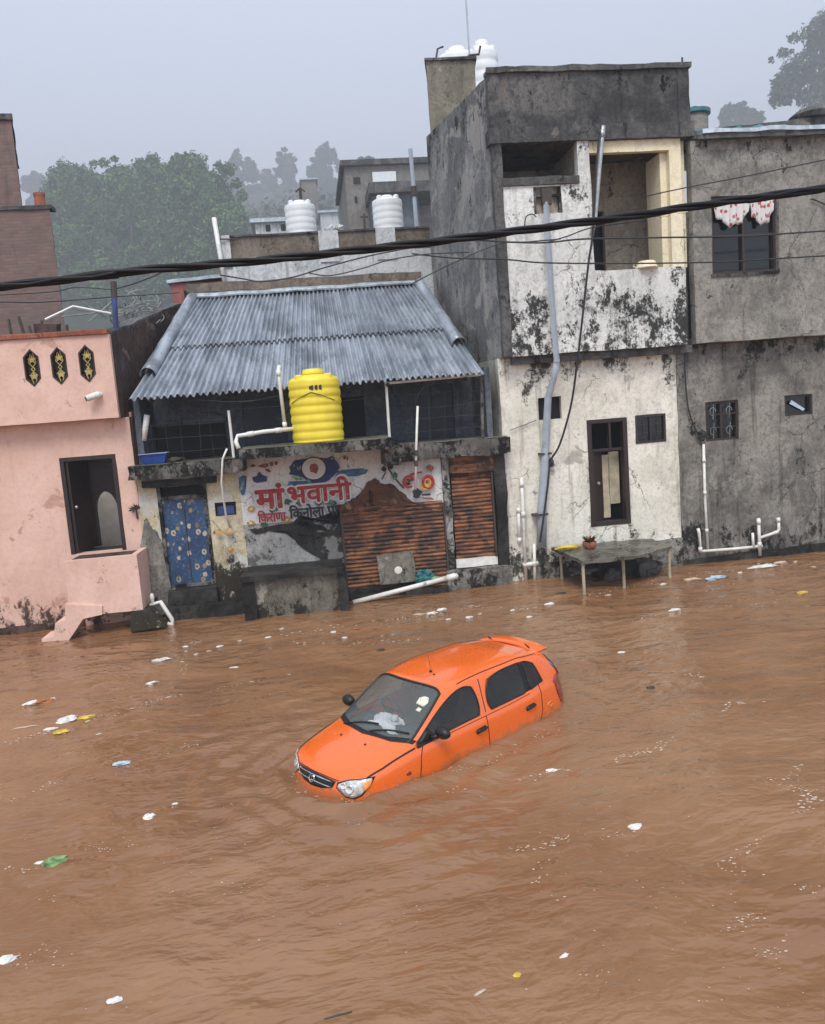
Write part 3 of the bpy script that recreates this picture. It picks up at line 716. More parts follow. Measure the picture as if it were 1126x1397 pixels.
a, b = onY(257, 402, 4.1), onY(575, 380, 4.1)
mb = MB(); mb.box(-2.78, 3.12, 4.0, 4.4, 7.205, 7.42, .3); mb.build('rear_coping', M['far_brown'], H, rough=.03)

# shutters
def shutter(x0, x1, z0, z1, y, name):
    mb = MB(); n = int((z1-z0)/.085); per = 6; vs = []; N = n*per; nxx = 12
    for j in range(N+1):
        z = z0+(z1-z0)*j/N; a = (j/per) % 1
        h = .028*abs(sin(pi*a))
        for i in range(nxx+1):
            x = x0+(x1-x0)*i/nxx
            vs.append((x, y-h+.012*mn.noise(Vector((x*2, z*2, 0))), z+.01*mn.noise(Vector((x*1.5, z, 4)))))
    mb.add(vs, [[j*(nxx+1)+i, j*(nxx+1)+i+1, (j+1)*(nxx+1)+i+1, (j+1)*(nxx+1)+i] for j in range(N) for i in range(nxx)])
    return mb.build(name, M['rust'], H, smooth=True, merge=False)
sh = shutter(.47, 2.62, .05, 1.95, -.04, 'roller_shutter')
mb = MB(); mb.box(2.63, 2.665, -.09, -.001, .1, 1.9); mb.box(.43, .468, -.09, -.001, .1, 1.9); mb.build('guide_rail', M['iron'], sh)
sh = shutter(2.86, 3.72, .62, 2.50, .03, 'roller_shutter')
mb = MB(); mb.box(2.84, 3.76, -.045, .02, .44, .62, .15); mb.build('bottom_rail', M['pvc'], sh, rough=.02)
mb = MB(); mb.box(2.82, 3.78, -.10, .10, 2.5, 2.85, .12); mb.build('shutter_hood', M['rust'], sh, rough=.03)
mb = MB(); mb.box(3.722, 3.76, -.06, .08, .62, 2.5); mb.build('guide_rail', M['iron'], sh)
# broken wall above the large shutter: exposed mud brick in a gable shape with ragged outline
pts = ragged([(463, 700), (466, 690), (474, 690), (483, 682), (494, 669), (503, 657), (512, 652), (521, 660), (532, 660), (541, 667), (552, 675), (562, 684), (575, 688), (586, 691), (592, 700), (600, 686), (603, 700), (604, 712), (466, 715)], 2.0, 3)
poly = [onY(*p, -.03) for p in pts]
mb = MB(); mb.prismY([(p.x, p.z) for p in poly][::-1], -.06, -.002); mb.build('broken_brickwork', M['mud'], H, rough=.05, freq=5)
mb = MB()
for k in range(8):
    a = poly[2+k*1]; b = poly[3+k*1]
    c = (a+b)/2+Vector((0, -.02, -.04))
    mb.hexa([c+Vector((x*random.uniform(.05, .12), y*.05, z*random.uniform(.03, .06))) for z in (-1, 1) for x, y in ((-1, -1), (1, -1), (1, 1), (-1, 1))])
mb.build('loose_brick', M['mud'], H, rough=.03, freq=6)
# timber / plaster posts beside shutters
mb = MB(); mb.box(2.67, 2.82, -.06, 0, .1, 2.84, .12); mb.build('shutter_post', M['wall_low'], H, rough=.03)
mb = MB(); mb.box(3.78, 4.03, -.10, .25, -.6, 2.86, .15); mb.build('corner_post', M['bench'], H, rough=.04)
mb = MB(); mb.box(2.6, 4.03, -.16, -.002, -.6, .42, .15); mb.build('shutter_step', M['cement_low'], H, rough=.03)
mb = MB(); mb.box(.46, 2.6, -.26, -.002, -.6, .10, .15); mb.box(.5, 2.2, -.12, -.002, .10, .22, .12); mb.build('shop_step', M['bench'], H, rough=.06, freq=4)

# masonry bench in front of the painted wall
B = thing('stone_bench', 'dark concrete bench block standing in the water under the painted sign', 'bench', (-.6, -.9, 0))
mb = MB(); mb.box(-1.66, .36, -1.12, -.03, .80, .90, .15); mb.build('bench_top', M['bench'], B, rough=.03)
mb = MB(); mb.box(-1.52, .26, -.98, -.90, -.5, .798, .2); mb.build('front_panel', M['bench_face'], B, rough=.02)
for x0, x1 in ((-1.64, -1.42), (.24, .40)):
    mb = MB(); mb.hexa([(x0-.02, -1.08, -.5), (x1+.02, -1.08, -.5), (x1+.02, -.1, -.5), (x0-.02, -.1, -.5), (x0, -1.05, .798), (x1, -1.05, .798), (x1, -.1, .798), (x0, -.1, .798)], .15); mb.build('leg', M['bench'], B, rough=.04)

# leaning panel, wrapped bundle, leaning pipe
P = thing('wall_panel', 'square grey board leaning on the rusty shutter', 'board', (1.5, -.2, 0))
poly = [onY(*p, -.3) for p in ((515, 761), (565, 754), (569, 793), (520, 799))]
mb = MB(); q = [Vector((p.x, -.12 if i < 2 else -.27, p.z)) for i, p in enumerate(poly)]
fr = [q[3], q[2], q[1], q[0]]
mb.hexa([fr[0], fr[1], fr[1]+Vector((0, .035, .01)), fr[0]+Vector((0, .035, .01)), fr[3], fr[2], fr[2]+Vector((0, .035, .01)), fr[3]+Vector((0, .035, .01))], .12)
mb.build('board_face', M['bench_face'], P, rough=.012)
mb = MB(); mb.lathe([(.085, 0), (.07, .012), (.02, .014)], (q[0]+q[1]+q[2]*1.3+q[3])/4.3+Vector((0, -.012, -.02)), 14, 'y'); mb.build('paint_disc', M['pvc'], P)
P = thing('plastic_bundle', 'crumpled teal plastic bundle beside the leaning board', 'plastic bag', (2.1, -.22, .25))
def crumple(name, c, sx, sy, sz, m, parent=None, seed=0, n=14, dome=.7, label=None, cat=None, group=None, rz=0):
    mb = MB(); vs = []; c = Vector(c); ny = n
    cr, sr = cos(rz), sin(rz)
    for j in range(ny+1):
        th = pi*j/ny-pi/2
        for i in range(n):
            ph = 2*pi*i/n
            d = Vector((cos(th)*cos(ph), cos(th)*sin(ph), sin(th)))
            k = 1+.55*mn.noise(d*1.7+Vector((seed, seed*2.3, 0)))+.35*mn.noise(d*4+Vector((seed, 3, seed)))
            x, y = d.x*sx*k, d.y*sy*k
            vs.append(c+Vector((x*cr-y*sr, x*sr+y*cr, d.z*sz*(dome+.3*k)+.35*sz*mn.noise(d*5+Vector((0, seed, 1))))))
    mb.add(vs, [[j*n+i, j*n+(i+1) % n, (j+1)*n+(i+1) % n, (j+1)*n+i] for j in range(ny) for i in range(n)])
    o = mb.build(name, m, parent, smooth=False)
    if label: tag(o, label, cat, group)
    return o
crumple('bundle', (2.08, -.24, .36), .2, .12, .16, M['teal'], P, 3); crumple('bundle_tail', (2.3, -.24, .27), .15, .09, .08, M['bag_green'], P, 9)
a, b = onY(482, 822, -.55), onY(620, 786, -.45)
P = thing('waste_pipe', 'white plastic pipe lying slanted in front of the shutter step', 'pipe', (a+b)/2)
mb = MB(); mb.tube([a, b], .052, 12); mb.build('pipe_run', M['pvc'], P, smooth=True)
mb = MB(); d = (b-a).normalized(); mb.tube([b-d*.16, b+d*.02], .066, 12); mb.tube([b-d*.02, b+Vector((.05, .06, -.02))], .06, 12); mb.build('pipe_socket', M['pvc'], P)
# ================================================================== PAINTED SIGN
SG = thing('painted_sign', 'hand painted shop sign with red Devanagari lettering and a blue portrait emblem', 'sign', (.4, 0, 0))
LY = [-.004]
def layer():
    LY[0] -= .0015; return LY[0]
def paint(name, pts, m, px=True, y=None, parent=SG):
    y = layer() if y is None else y
    P = [onY(p[0], p[1], y) for p in pts] if px else [Vector((p[0], y, p[1])) for p in pts]
    bm = bmesh.new(); f = bm.faces.new([bm.verts.new(p-parent.location) for p in P])
    bmesh.ops.triangulate(bm, faces=[f]); bmesh.ops.recalc_face_normals(bm, faces=bm.faces)
    for f in bm.faces:
        if f.normal.y > 0: f.normal_flip()
    me = bpy.data.meshes.new(name); bm.to_mesh(me); bm.free(); me.materials.append(m)
    o = bpy.data.objects.new(name, me); COL.objects.link(o); o.parent = parent
    return o
def ring(c, r0, r1, sy=1.0, n=40, a0=0, a1=2*pi):
    o = [(c[0]+r1*cos(a0+(a1-a0)*i/n), c[1]-r1*sy*sin(a0+(a1-a0)*i/n)) for i in range(n+1)]
    i_ = [(c[0]+r0*cos(a0+(a1-a0)*i/n), c[1]-r0*sy*sin(a0+(a1-a0)*i/n)) for i in range(n+1)]
    return o+i_[::-1]
def disc(c, r, sy=1.0, n=36, wob=0.0, seed=0):
    return [(c[0]+r*(1+wob*mn.noise(Vector((cos(2*pi*i/n)*2, sin(2*pi*i/n)*2, seed))))*cos(2*pi*i/n), c[1]-r*sy*(1+wob*mn.noise(Vector((cos(2*pi*i/n)*2, sin(2*pi*i/n)*2, seed+5))))*sin(2*pi*i/n)) for i in range(n)]
def Z2(ox, oy, s, pts): return [(ox+p[0]*s, oy+p[1]*s) for p in pts]
k = .1377; A = lambda pts: Z2(325, 610, k, pts)        # coordinates read off an enlargement of the sign
paint('emblem_ground', A([(505, 200), (560, 130), (650, 120), (760, 100), (880, 110), (930, 85), (985, 150), (1010, 205), (960, 275), (900, 330), (800, 375), (700, 350), (640, 300), (560, 280), (500, 270), (520, 240)]), M['blue_paint'])
paint('emblem_ground', A([(475, 410), (505, 340), (620, 345), (720, 330), (740, 370), (600, 395), (540, 415)]), M['sky_paint'])
paint('emblem_ground', A([(985, 235), (1126, 215), (1235, 210), (1290, 225), (1270, 260), (1180, 290), (1010, 290), (960, 300)]), M['sky_paint'])
paint('emblem_ground', A([(140, 300), (185, 285), (210, 240), (240, 275), (290, 290), (285, 340), (190, 355), (150, 340)]), M['blue_paint'])
paint('emblem_ground', A([(10, 300), (50, 280), (85, 285), (65, 340), (72, 430), (65, 470), (40, 480), (10, 420)]), M['sky_paint'])
paint('emblem_ground', A([(520, 290), (600, 285), (660, 320), (580, 330)]), M['bag_green'])
paint('emblem_ring', A(disc((750, 212), 128, .92)), M['black_paint'])
paint('emblem_disc', A(disc((750, 212), 116, .92)), M['white_paint'])
paint('portrait', A([(708, 205), (720, 170), (760, 160), (790, 178), (798, 215), (785, 245), (780, 265), (740, 250), (715, 245)]), M['brown_paint'])
paint('portrait', A([(725, 215), (745, 195), (775, 205), (775, 235), (750, 240)]), M['red_paint'])
for q in ([(110, 190), (150, 165), (180, 185), (150, 200)], [(190, 190), (240, 170), (300, 160), (300, 195), (260, 205), (230, 195)], [(310, 150), (345, 140), (350, 185), (320, 190)], [(365, 140), (400, 145), (385, 180), (360, 170)], [(260, 220), (300, 210), (330, 245), (300, 250)], [(1040, 90), (1070, 88), (1065, 120), (1045, 125)], [(1075, 95), (1095, 95), (1085, 138), (1072, 120)]):
    paint('small_lettering', A(q), M['brown_paint'])
for c, m in (((130, 610), 'yellow_paint'), ((125, 750), 'yellow_paint'), ((350, 620), 'green_paint'), ((620, 555), 'green_paint'), ((490, 545), 'green_paint'), ((930, 550), 'green_paint'), ((260, 770), 'green_paint'), ((800, 553), 'green_paint'), ((480, 720), 'yellow_paint')):
    paint('flower', A(disc(c, 38, .7, 18, .9, c[0])), M[m])
    if m == 'yellow_paint': paint('flower_eye', A(disc(c, 15, .7, 12)), M['white_paint'])

def lettering(txt, p0, hpx, m, off, name, wpx=None, depth=.0):
    """text laid on the wall; p0 = pixel of the lower-left of the word, sizes in pixels of the photograph"""
    cu = bpy.data.curves.new(name, 'FONT'); cu.body = txt; cu.size = 1.0
    tmp = bpy.data.objects.new(name, cu); COL.objects.link(tmp)
    dg = bpy.context.evaluated_depsgraph_get(); dg.update()
    me = bpy.data.meshes.new_from_object(tmp.evaluated_get(dg))
    bpy.data.objects.remove(tmp)
    xs = [v.co.x for v in me.vertices]; ys = [v.co.y for v in me.vertices]
    w, h = max(xs)-min(xs), max(ys)-min(ys)
    y = layer(); y = layer()
    a = onY(p0[0], p0[1], y); b = onY(p0[0], p0[1]-hpx, y); sc = (b-a).length/h
    scx = sc if wpx is None else (onY(p0[0]+wpx, p0[1]-wpx*.09, y)-a).length/w
    fs = [tuple(p.vertices) for p in me.polygons]; nv = len(xs); V_, F_ = [], []
    for k, (du, dv) in enumerate(((0, 0), (1, 0), (-1, 0), (0, 1), (0, -1), (.7, .7), (-.7, .7), (.7, -.7), (-.7, -.7))):
        if off == 0 and k: break
        V_ += [Vector((a.x+(xs[i]-min(xs))*scx+du*off, y-.00025*k, a.z+(ys[i]-min(ys))*sc+dv*off))-SG.location for i in range(nv)]
        F_ += [tuple(i+k*nv for i in f) for f in fs]
    me = bpy.data.meshes.new(name); me.from_pydata(V_, [], F_); me.materials.append(m)
    LY[0] -= .0022
    o = bpy.data.objects.new(name, me); COL.objects.link(o); o.parent = SG
    return o
for d, m in (((.0, 0), 'red_paint'),):
    lettering('मां', (350, 695), 34, M['white_paint'], .050, 'headline_outline', 40)
    lettering('मां', (351, 694.5), 32, M['red_paint'], .026, 'headline_lettering', 38)
    lettering('भवानी', (393.5, 688), 33, M['white_paint'], .040, 'headline_outline', 88)
    lettering('भवानी', (394.5, 687.5), 31, M['red_paint'], .017, 'headline_lettering', 86)
lettering('िकराणा', (353, 713.5), 16.5, M['red_paint'], .007, 'second_line_lettering', 38)
lettering('िकनोला पां', (396, 708), 18, M['black_paint'], .010, 'second_line_lettering', 66)
k2 = .0799; B_ = lambda pts: Z2(530, 610, k2, pts)
paint('ornament', B_(ring((350, 590), 78, 112, 1.0, 30, .2, 2*pi-.9)), M['red_paint'])
paint('ornament', B_(ring((330, 590), 50, 66, 1.0, 30, .3, 2*pi-.4)), M['brown_paint'])
paint('ornament', B_([(310, 500), (400, 440), (575, 412), (578, 440), (440, 465), (340, 520)]), M['red_paint'])
paint('ornament', B_(ring((680, 595), 75, 112, 1.15, 34)), M['red_paint'])
paint('ornament', B_(disc((675, 610), 62, 1.3, 24)), M['yellow_paint'])
paint('ornament', B_(ring((668, 590), 18, 30, 1.2, 20)), M['brown_paint'])
paint('ornament', B_([(570, 640), (610, 700), (690, 720), (650, 745), (580, 720), (500, 650)]), M['yellow_paint'])
paint('ornament', B_([(640, 330), (700, 290), (770, 330), (775, 370), (730, 430), (690, 390), (680, 350)]), M['brown_paint'])
paint('ornament', B_([(60, 470), (115, 415), (160, 460), (150, 520), (105, 565), (75, 530)]), M['green_paint'])
paint('ornament', B_([(570, 800), (720, 790), (725, 825), (580, 830)]), M['black_paint'])
paint('ornament', B_([(520, 860), (740, 860), (790, 900), (640, 890)]), M['brown_paint'])
# black damp growth creeping up under the lettering, with its ragged outline, and flaked spots
dp = [(338, 722), (352, 721), (372, 716), (390, 716), (402, 712), (408, 704), (415, 707), (422, 708), (432, 706), (443, 703), (452, 699), (461, 697), (466, 694), (468, 716), (470, 740), (470, 762), (440, 764), (420, 752), (404, 740), (398, 724), (372, 724), (350, 729)]
DG = []
for i, p in enumerate(dp):
    q = dp[(i+1) % len(dp)]
    for s_ in range(4):
        t = s_/4; x, y = p[0]+(q[0]-p[0])*t, p[1]+(q[1]-p[1])*t
        DG.append((x+2.2*mn.noise(Vector((x*.35, y*.35, 1))), y+2.2*mn.noise(Vector((x*.35, y*.35, 7)))))
paint('damp_growth', DG, M['black_mould'] if 'black_mould' in M else M['bench'], y=-.022)
o = paint('damp_growth', disc((534, 637), 3, 1, 14, .6, 1), M['bench'])
for c, r in (((568.5, 672.5), 6.2), ((524, 640), 3.2)):
    paint('hole_stain', disc(c, r, 1, 20, .5, c[0]), M['black_paint'])
mb = MB(); pts = [onY(*p, -.03) for p in ((528, 629), (531, 640), (536, 648), (543, 657), (551, 666))]
mb.tube(pts, .014, 6); mb.tube([onY(*p, -.03) for p in ((521, 654), (526, 645), (523, 638), (528, 630))], .012, 6); mb.build('wall_crack', M['bench'], H, rough=.01)
# yellow floral marks on the wall right of the floral door
for c, r in (((313, 725), 6), ((298, 726), 6), ((315, 750), 4)):
    o = paint('flower', disc(c, r, .8, 18, .8, c[0]), M['yellow_paint'])

# ================================================================== TALL WHITE / GREY HOUSE
H = thing('tall_house', 'tall two storey house with mouldy white balcony wall and grey side wall', 'house', (6.1, 0, 0))
U = -.35
# lower storey
mb = MB(); mb.wallX(4.04, 8.0, -.6, 4.86, 0, .25, [(4.87, 5.38, 3.49, 3.97), (7.02, 7.72, 2.81, 3.43), (5.92, 6.83, 1.06, 3.41)])
mb.build('lower_wall', M['cream'], H, rough=.014)
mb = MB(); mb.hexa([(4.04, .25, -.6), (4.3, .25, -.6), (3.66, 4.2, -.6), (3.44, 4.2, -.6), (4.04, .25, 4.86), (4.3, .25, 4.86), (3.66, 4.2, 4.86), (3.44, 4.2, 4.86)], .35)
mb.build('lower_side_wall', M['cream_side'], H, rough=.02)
mb = MB(); mb.box(7.25, 8.02, -.05, -.002, -.6, .62, .15); mb.box(4.5, 5.2, -.03, -.002, -.6, .35, .15); mb.build('base_render', M['cement_low'], H, rough=.035, freq=4)
# front door
d = MB(); d.box(5.92, 6.02, -.02, .18, 1.06, 3.41); d.box(6.73, 6.83, -.02, .18, 1.06, 3.41); d.box(6.02, 6.73, -.018, .18, 3.32, 3.41); d.box(6.02, 6.73, -.018, .18, 1.06, 1.16); d.box(6.42, 6.47, .02, .14, 2.75, 3.32); d.box(6.02, 6.73, .03, .13, 2.70, 2.76)
fr = bevel(d.build('door_frame', M['wood_dark'], H), .008)
d = MB(); d.hexa([(6.03, .06, 1.17), (6.07, .06, 1.17), (6.30, .20, 1.17), (6.26, .20, 1.17), (6.03, .06, 2.69), (6.07, .06, 2.69), (6.30, .20, 2.69), (6.26, .20, 2.69)]); dl = d.build('door', M['wood_dark'], H)
d = MB(); d.lathe([(.03, 0), (.04, .02), (.02, .05)], (6.16, .1, 2.0), 12, 'y'); d.build('door_handle', M['steel'], dl)
d = MB(); d.box(6.28, 6.45, .20, .24, 1.2, 2.6, .2); d.build('curtain_panel', M['wood_beige'], H, rough=.02)
d = MB(); d.box(6.47, 6.70, .24, .27, 1.5, 2.66, .2); d.build('curtain_panel', M['wood_beige'], H, rough=.008)
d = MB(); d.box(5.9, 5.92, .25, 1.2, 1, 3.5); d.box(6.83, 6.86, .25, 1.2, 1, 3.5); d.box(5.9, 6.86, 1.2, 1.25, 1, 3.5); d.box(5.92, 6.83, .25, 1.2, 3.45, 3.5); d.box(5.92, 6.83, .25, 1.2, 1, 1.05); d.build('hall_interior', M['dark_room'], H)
# small windows
w = MB(); w.box(4.87, 5.38, .12, .16, 3.49, 3.97); w.build('window_pane', M['black'], H)
w = MB(); w.box(7.02, 7.07, -.01, .12, 2.81, 3.43); w.box(7.67, 7.72, -.01, .12, 2.81, 3.43); w.box(7.07, 7.67, -.008, .12, 3.38, 3.43); w.box(7.07, 7.67, -.008, .12, 2.81, 2.86); w.box(7.35, 7.39, .0, .1, 2.86, 3.38)
fr = w.build('window_frame', M['window_wood'], H)
w = MB(); w.box(7.07, 7.35, .05, .07, 2.86, 3.38); w.box(7.39, 7.67, .05, .07, 2.86, 3.38); w.build('pane', M['window_glass'], fr)
w = MB()
for cx_ in (7.21, 7.53):
    for dz in (-.1, .08): w.tube([(cx_-.12, .035, 3.12+dz), (cx_+.12, .035, 3.12+dz+.02)], .006, 5); w.tube([(cx_, .035, 2.95), (cx_, .035, 3.3)], .007, 5)
w.build('window_grille', M['iron'], fr)
# upper storey front
mb = MB(); xl, xm, xr = 4.285, 6.13, 8.12
mb.wallX(xl, xm, 4.86, 8.27, U, U+.15, [(4.90, 5.50, 7.70, 8.24)]); mb.box(xm, xr, U, U+.15, 4.86, 6.5, .3)
mb.box(5.88, xm, U, U+.22, 8.273, 9.1, .3)
mb.build('balcony_wall', M['white_mould'], H, rough=.016)
mb = MB(); mb.box(4.09, xl, U-.02, U+.2, 4.86, 9.1, .3); mb.box(xl, 5.88, U-.05, U+.12, 8.275, 8.42, .2); mb.build('corner_column', M['conc_top'], H, rough=.025)
mb = MB(); mb.box(4.05, 8.38, U-.06, U+.3, 9.1, 9.40, .3); mb.build('roof_beam', M['conc_dark'], H, rough=.02)
mb = MB(); mb.box(4.09, 8.30, U-.01, U+.16, 9.402, 10.44, .3); mb.box(4.07, 4.29, U-.035, U+.18, 9.402, 10.44, .3); mb.box(8.06, 8.31, U-.03, U+.18, 9.402, 10.44, .3); mb.build('roof_parapet', M['conc_top'], H, rough=.03)
mb = MB(); mb.box(4.05, 8.35, U-.08, U+.22, 10.442, 10.54, .2); mb.build('parapet_coping', M['conc_dark'], H, rough=.035)
# side wall receding to the left
mb = MB(); mb.hexa([(4.09, U+.16, 4.86), (4.25, U+.16, 4.86), (3.68, 4.15, 4.86), (3.52, 4.15, 4.86), (4.09, U+.16, 10.44), (4.25, U+.16, 10.44), (3.68, 4.15, 10.74), (3.52, 4.15, 10.74)], .35)
mb.build('side_wall', M['conc_side'], H, rough=.02)
mb = MB(); mb.box(4.3, 8.3, U+.16, 6, 4.7, 4.86, .8); mb.box(4.45, 8.3, U+.31, 6, 9.12, 9.38, .8); mb.box(4.5, 8.3, 6, 6.2, -.6, 10.2, .8); mb.box(8.14, 8.3, U+.31, 6, 4.86, 10.3, .8); mb.box(7.8, 8.0, .25, 6, -.6, 4.7, .8)
mb.build('floor_slabs', M['conc_dark'], H)
# loft void behind the ledge
mb = MB(); mb.box(4.3, 6.0, 1.6, 1.7, 7.0, 9.1, .4); mb.build('loft_wall', M['room'], H)
mb = MB(); mb.hexa([(4.8, 1.3, 8.0), (6.0, 1.0, 8.75), (6.0, 1.5, 8.75), (4.8, 1.55, 8.0), (4.8, 1.3, 8.1), (6.0, 1.0, 8.9), (6.0, 1.5, 8.9), (4.8, 1.55, 8.1)]); mb.build('loft_stair', M['conc_tan'], H)
# barred window in the balcony wall
w = MB(); w.box(4.90, 5.50, U+.02, U+.10, 8.05, 8.09); w.box(5.18, 5.22, U+.02, U+.1, 7.7, 8.05); w.box(5.18, 5.22, U+.02, U+.1, 8.09, 8.24)
for x in (4.92, 5.44): w.box(x, x+.04, U+.02, U+.1, 7.7, 8.05); w.box(x, x+.04, U+.02, U+.1, 8.09, 8.24)
fr = w.build('window_frame', M['slab'], H)
w = MB(); w.box(4.9, 5.5, U+.12, U+.14, 7.7, 8.24); w.build('pane', M['room'], fr)
# yellow loggia
mb = MB(); mb.box(xm+.02, xr, U+.05, U+.2, 8.87, 9.098, .3); mb.box(7.86, xr, U+.05, U+.2, 6.5, 8.868, .3); mb.box(xr-.04, xr+.14, U+.2, 1.25, 6.5, 9.09, .4); mb.box(7.72, 7.858, U+.20, U+.9, 6.5, 8.86, .3)
mb.build('yellow_surround', M['yellow_wall'], H, rough=.008)
mb = MB(); mb.wallX(6.0, 8.3, 4.9, 9.1, 1.25, 1.35, [(6.2, 6.98, 6.0, 8.05)]); mb.box(5.9, 6.1, U+.25, 1.3, 4.9, 9.1, .4); mb.build('loggia_wall', M['room'], H, rough=.02)
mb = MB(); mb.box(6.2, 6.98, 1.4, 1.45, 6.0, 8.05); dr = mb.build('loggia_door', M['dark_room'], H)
mb = MB(); mb.box(6.2, 6.25, 1.22, 1.4, 6.0, 8.05); mb.box(6.93, 6.98, 1.22, 1.4, 6.0, 8.05); mb.box(6.55, 6.6, 1.36, 1.399, 6.0, 8.05); mb.build('loggia_door_frame', M['window_wood'], dr)
mb = MB(); mb.box(6.0, 8.1, U+.16, 1.2, 6.0, 6.1); mb.build('loggia_floor', M['room'], H)
# stair head block
q0, q1 = onY(581, 88, 4.2), onY(648, 82, 4.2)
xb = q0.x*23.45/21.25+.06; mb = MB(); mb.hexa([(q0.x, 4.2, 9.2), (q1.x, 4.2, 9.2), (q1.x+.3, 6.4, 9.2), (xb, 6.4, 9.2), (q0.x, 4.2, q1.z), (q1.x, 4.2, q1.z), (q1.x+.3, 6.4, q1.z), (xb, 6.4, q1.z)], .4); mb.build('stair_head', M['conc_tan'], H, rough=.03)
mb = MB(); mb.hexa([(q0.x-.05, 4.14, q1.z+.002), (q1.x+.04, 4.14, q1.z+.002), (q1.x+.34, 6.5, q1.z+.002), (xb, 6.5, q1.z+.002), (q0.x-.05, 4.14, q1.z+.07), (q1.x+.04, 4.14, q1.z+.07), (q1.x+.34, 6.5, q1.z+.07), (xb, 6.5, q1.z+.07)], .4); mb.build('stair_head_coping', M['conc_dark'], H, rough=.03)
q = onY(931, 84, U+.05)
mb = MB(); mb.tube([(q.x, U+.05, 10.5), (q.x, U+.05, 10.68)], .022, 6); mb.build('rebar_stub', M['iron'], H)
# pot / basin resting on the loggia parapet
P = thing('basin', 'pale upturned basin on the white balcony parapet', 'basin', (onY(882, 362, U+.08).x, U+.08, 6.5))
c = P.location
mb = MB(); mb.lathe([(.235, .0), (.24, .02), (.215, .05), (.2, .11), (.17, .15), (.06, .165), (.0, .166)], c, 28); mb.build('bowl', M['yellow_wall'], P, smooth=True)
mb = MB(); mb.tube([c+Vector((-.2, -.02, .03)), c+Vector((-.30, -.03, .05)), c+Vector((-.27, -.03, .11)), c+Vector((-.18, -.02, .12))], .012, 6); mb.build('handle', M['pvc'], P)

# ================================================================== RIGHT CEMENT HOUSE
H = thing('cement_house', 'bare grey cement plastered house at the right edge', 'house', (11, 0, 0))
mb = MB(); mb.wallX(8.01, 16, -.6, 4.86, .002, .25, [(8.65, 9.43, 2.73, 3.60), (10.53, 11.20, 3.15, 3.61)]); mb.build('lower_wall', M['cement_low'], H, rough=.016)
q0, q1 = onY(970, 267, U), onY(1061, 369, U)
wx0, wx1, wz0, wz1 = q0.x, q1.x, q1.z, q0.z-.02
mb = MB(); mb.wallX(8.315, 16, 4.87, 9.02, U+.004, U+.22, [(wx0, wx1, wz0, wz1)]); mb.box(8.32, 16, U+.22, .6, 4.87, 5.0, .5); mb.build('upper_wall', M['cement'], H, rough=.014)
mb = MB(); mb.box(15.8, 16, U+.22, 6, -.6, 9.0, .8); mb.box(8.35, 16, 6, 6.2, -.6, 9.0, .8); mb.build('rear_walls', M['cement'], H)
mb = MB(); mb.hexa([(8.42, U-.18, 9.04), (16, U-.18, 9.04), (16, 5, 9.9), (8.42, 5, 9.9), (8.42, U-.18, 9.10), (16, U-.18, 9.10), (16, 5, 9.97), (8.42, 5, 9.97)], .4); mb.build('roof', M['tin'], H, rough=.04)
mb = MB(); mb.box(8.36, 16, U-.22, U-.185, 8.99, 9.08, .4); mb.build('roof_fascia', M['conc_dark'], H, rough=.02)
mb = MB(); mb.hexa([(8.46, U-.26, 9.09), (16, U-.26, 9.09), (16, .6, 9.22), (8.46, .6, 9.22), (8.46, U-.26, 9.17), (16, U-.26, 9.17), (16, .6, 9.42), (8.46, .6, 9.42)], .3); mb.build('roof_sheet', M['tin'], H, rough=.035)
mb = MB(); mb.hexa([(8.5, 1.2, 9.2), (12.6, 1.2, 9.3), (12.6, 1.7, 9.4), (8.5, 1.7, 9.4), (8.5, 1.2, 9.68), (12.6, 1.2, 9.95), (12.6, 1.7, 9.97), (8.5, 1.7, 9.70)], .3); mb.build('roof_beam', M['conc_dark'], H, rough=.03)
mb = MB(); mb.lathe([(.5, 0), (.55, .1), (.42, .2), (.3, .22)], (12.3, 1.5, 9.93), 20); mb.build('roof_lump', M['conc_dark'], H, rough=.04)
def four_pane(x0, x1, z0, z1, y, mf, mp, parent, nz=2, nx=2, t=.05):
    w = MB(); w.box(x0, x0+t, y, y+.1, z0, z1); w.box(x1-t, x1, y, y+.1, z0, z1); w.box(x0+t, x1-t, y+.002, y+.1, z1-t, z1); w.box(x0+t, x1-t, y+.002, y+.1, z0, z0+t)
    for i in range(1, nx): x = x0+(x1-x0)*i/nx; w.box(x-t*.45, x+t*.45, y+.01, y+.09, z0+t, z1-t)
    for i in range(1, nz): z = z0+(z1-z0)*i/nz; w.box(x0+t, x1-t, y+.02, y+.08, z-t*.3, z+t*.3)
    fr = w.build('window_frame', mf, parent)
    w = MB(); w.box(x0+t, x1-t, y+.095, y+.11, z0+t, z1-t); w.build('pane', mp, fr)
    return fr
four_pane(wx0, wx1, wz0, wz1, U+.05, M['window_wood'], M['window_glass'], H, 2, 2, .05)
mb = MB(); mb.box(wx0-.04, wx1+.04, U-.03, U+.003, wz0-.06, wz0-.002, .3); mb.box(wx1+.002, wx1+.04, U-.01, U+.003, wz0, wz1, .3); mb.build('window_sill', M['slab'], H, rough=.008)
fr = four_pane(8.65, 9.43, 2.73, 3.60, .04, M['window_wood'], M['window_glass'], H, 3, 2, .05)
w = MB()
for cx_ in (8.85, 9.23):
    for cz in (2.95, 3.38): w.tube([(cx_+.07*cos(i*.6), .05, cz+.09*sin(i*.6)) for i in range(9)], .007, 5); w.tube([(cx_, .05, cz-.17), (cx_+.02, .05, cz+.17)], .006, 5)
w.build('window_grille', M['old_pipe'], fr)
fr = four_pane(10.53, 11.20, 3.15, 3.61, .04, M['window_wood'], M['window_glass'], H, 1, 1, .045)
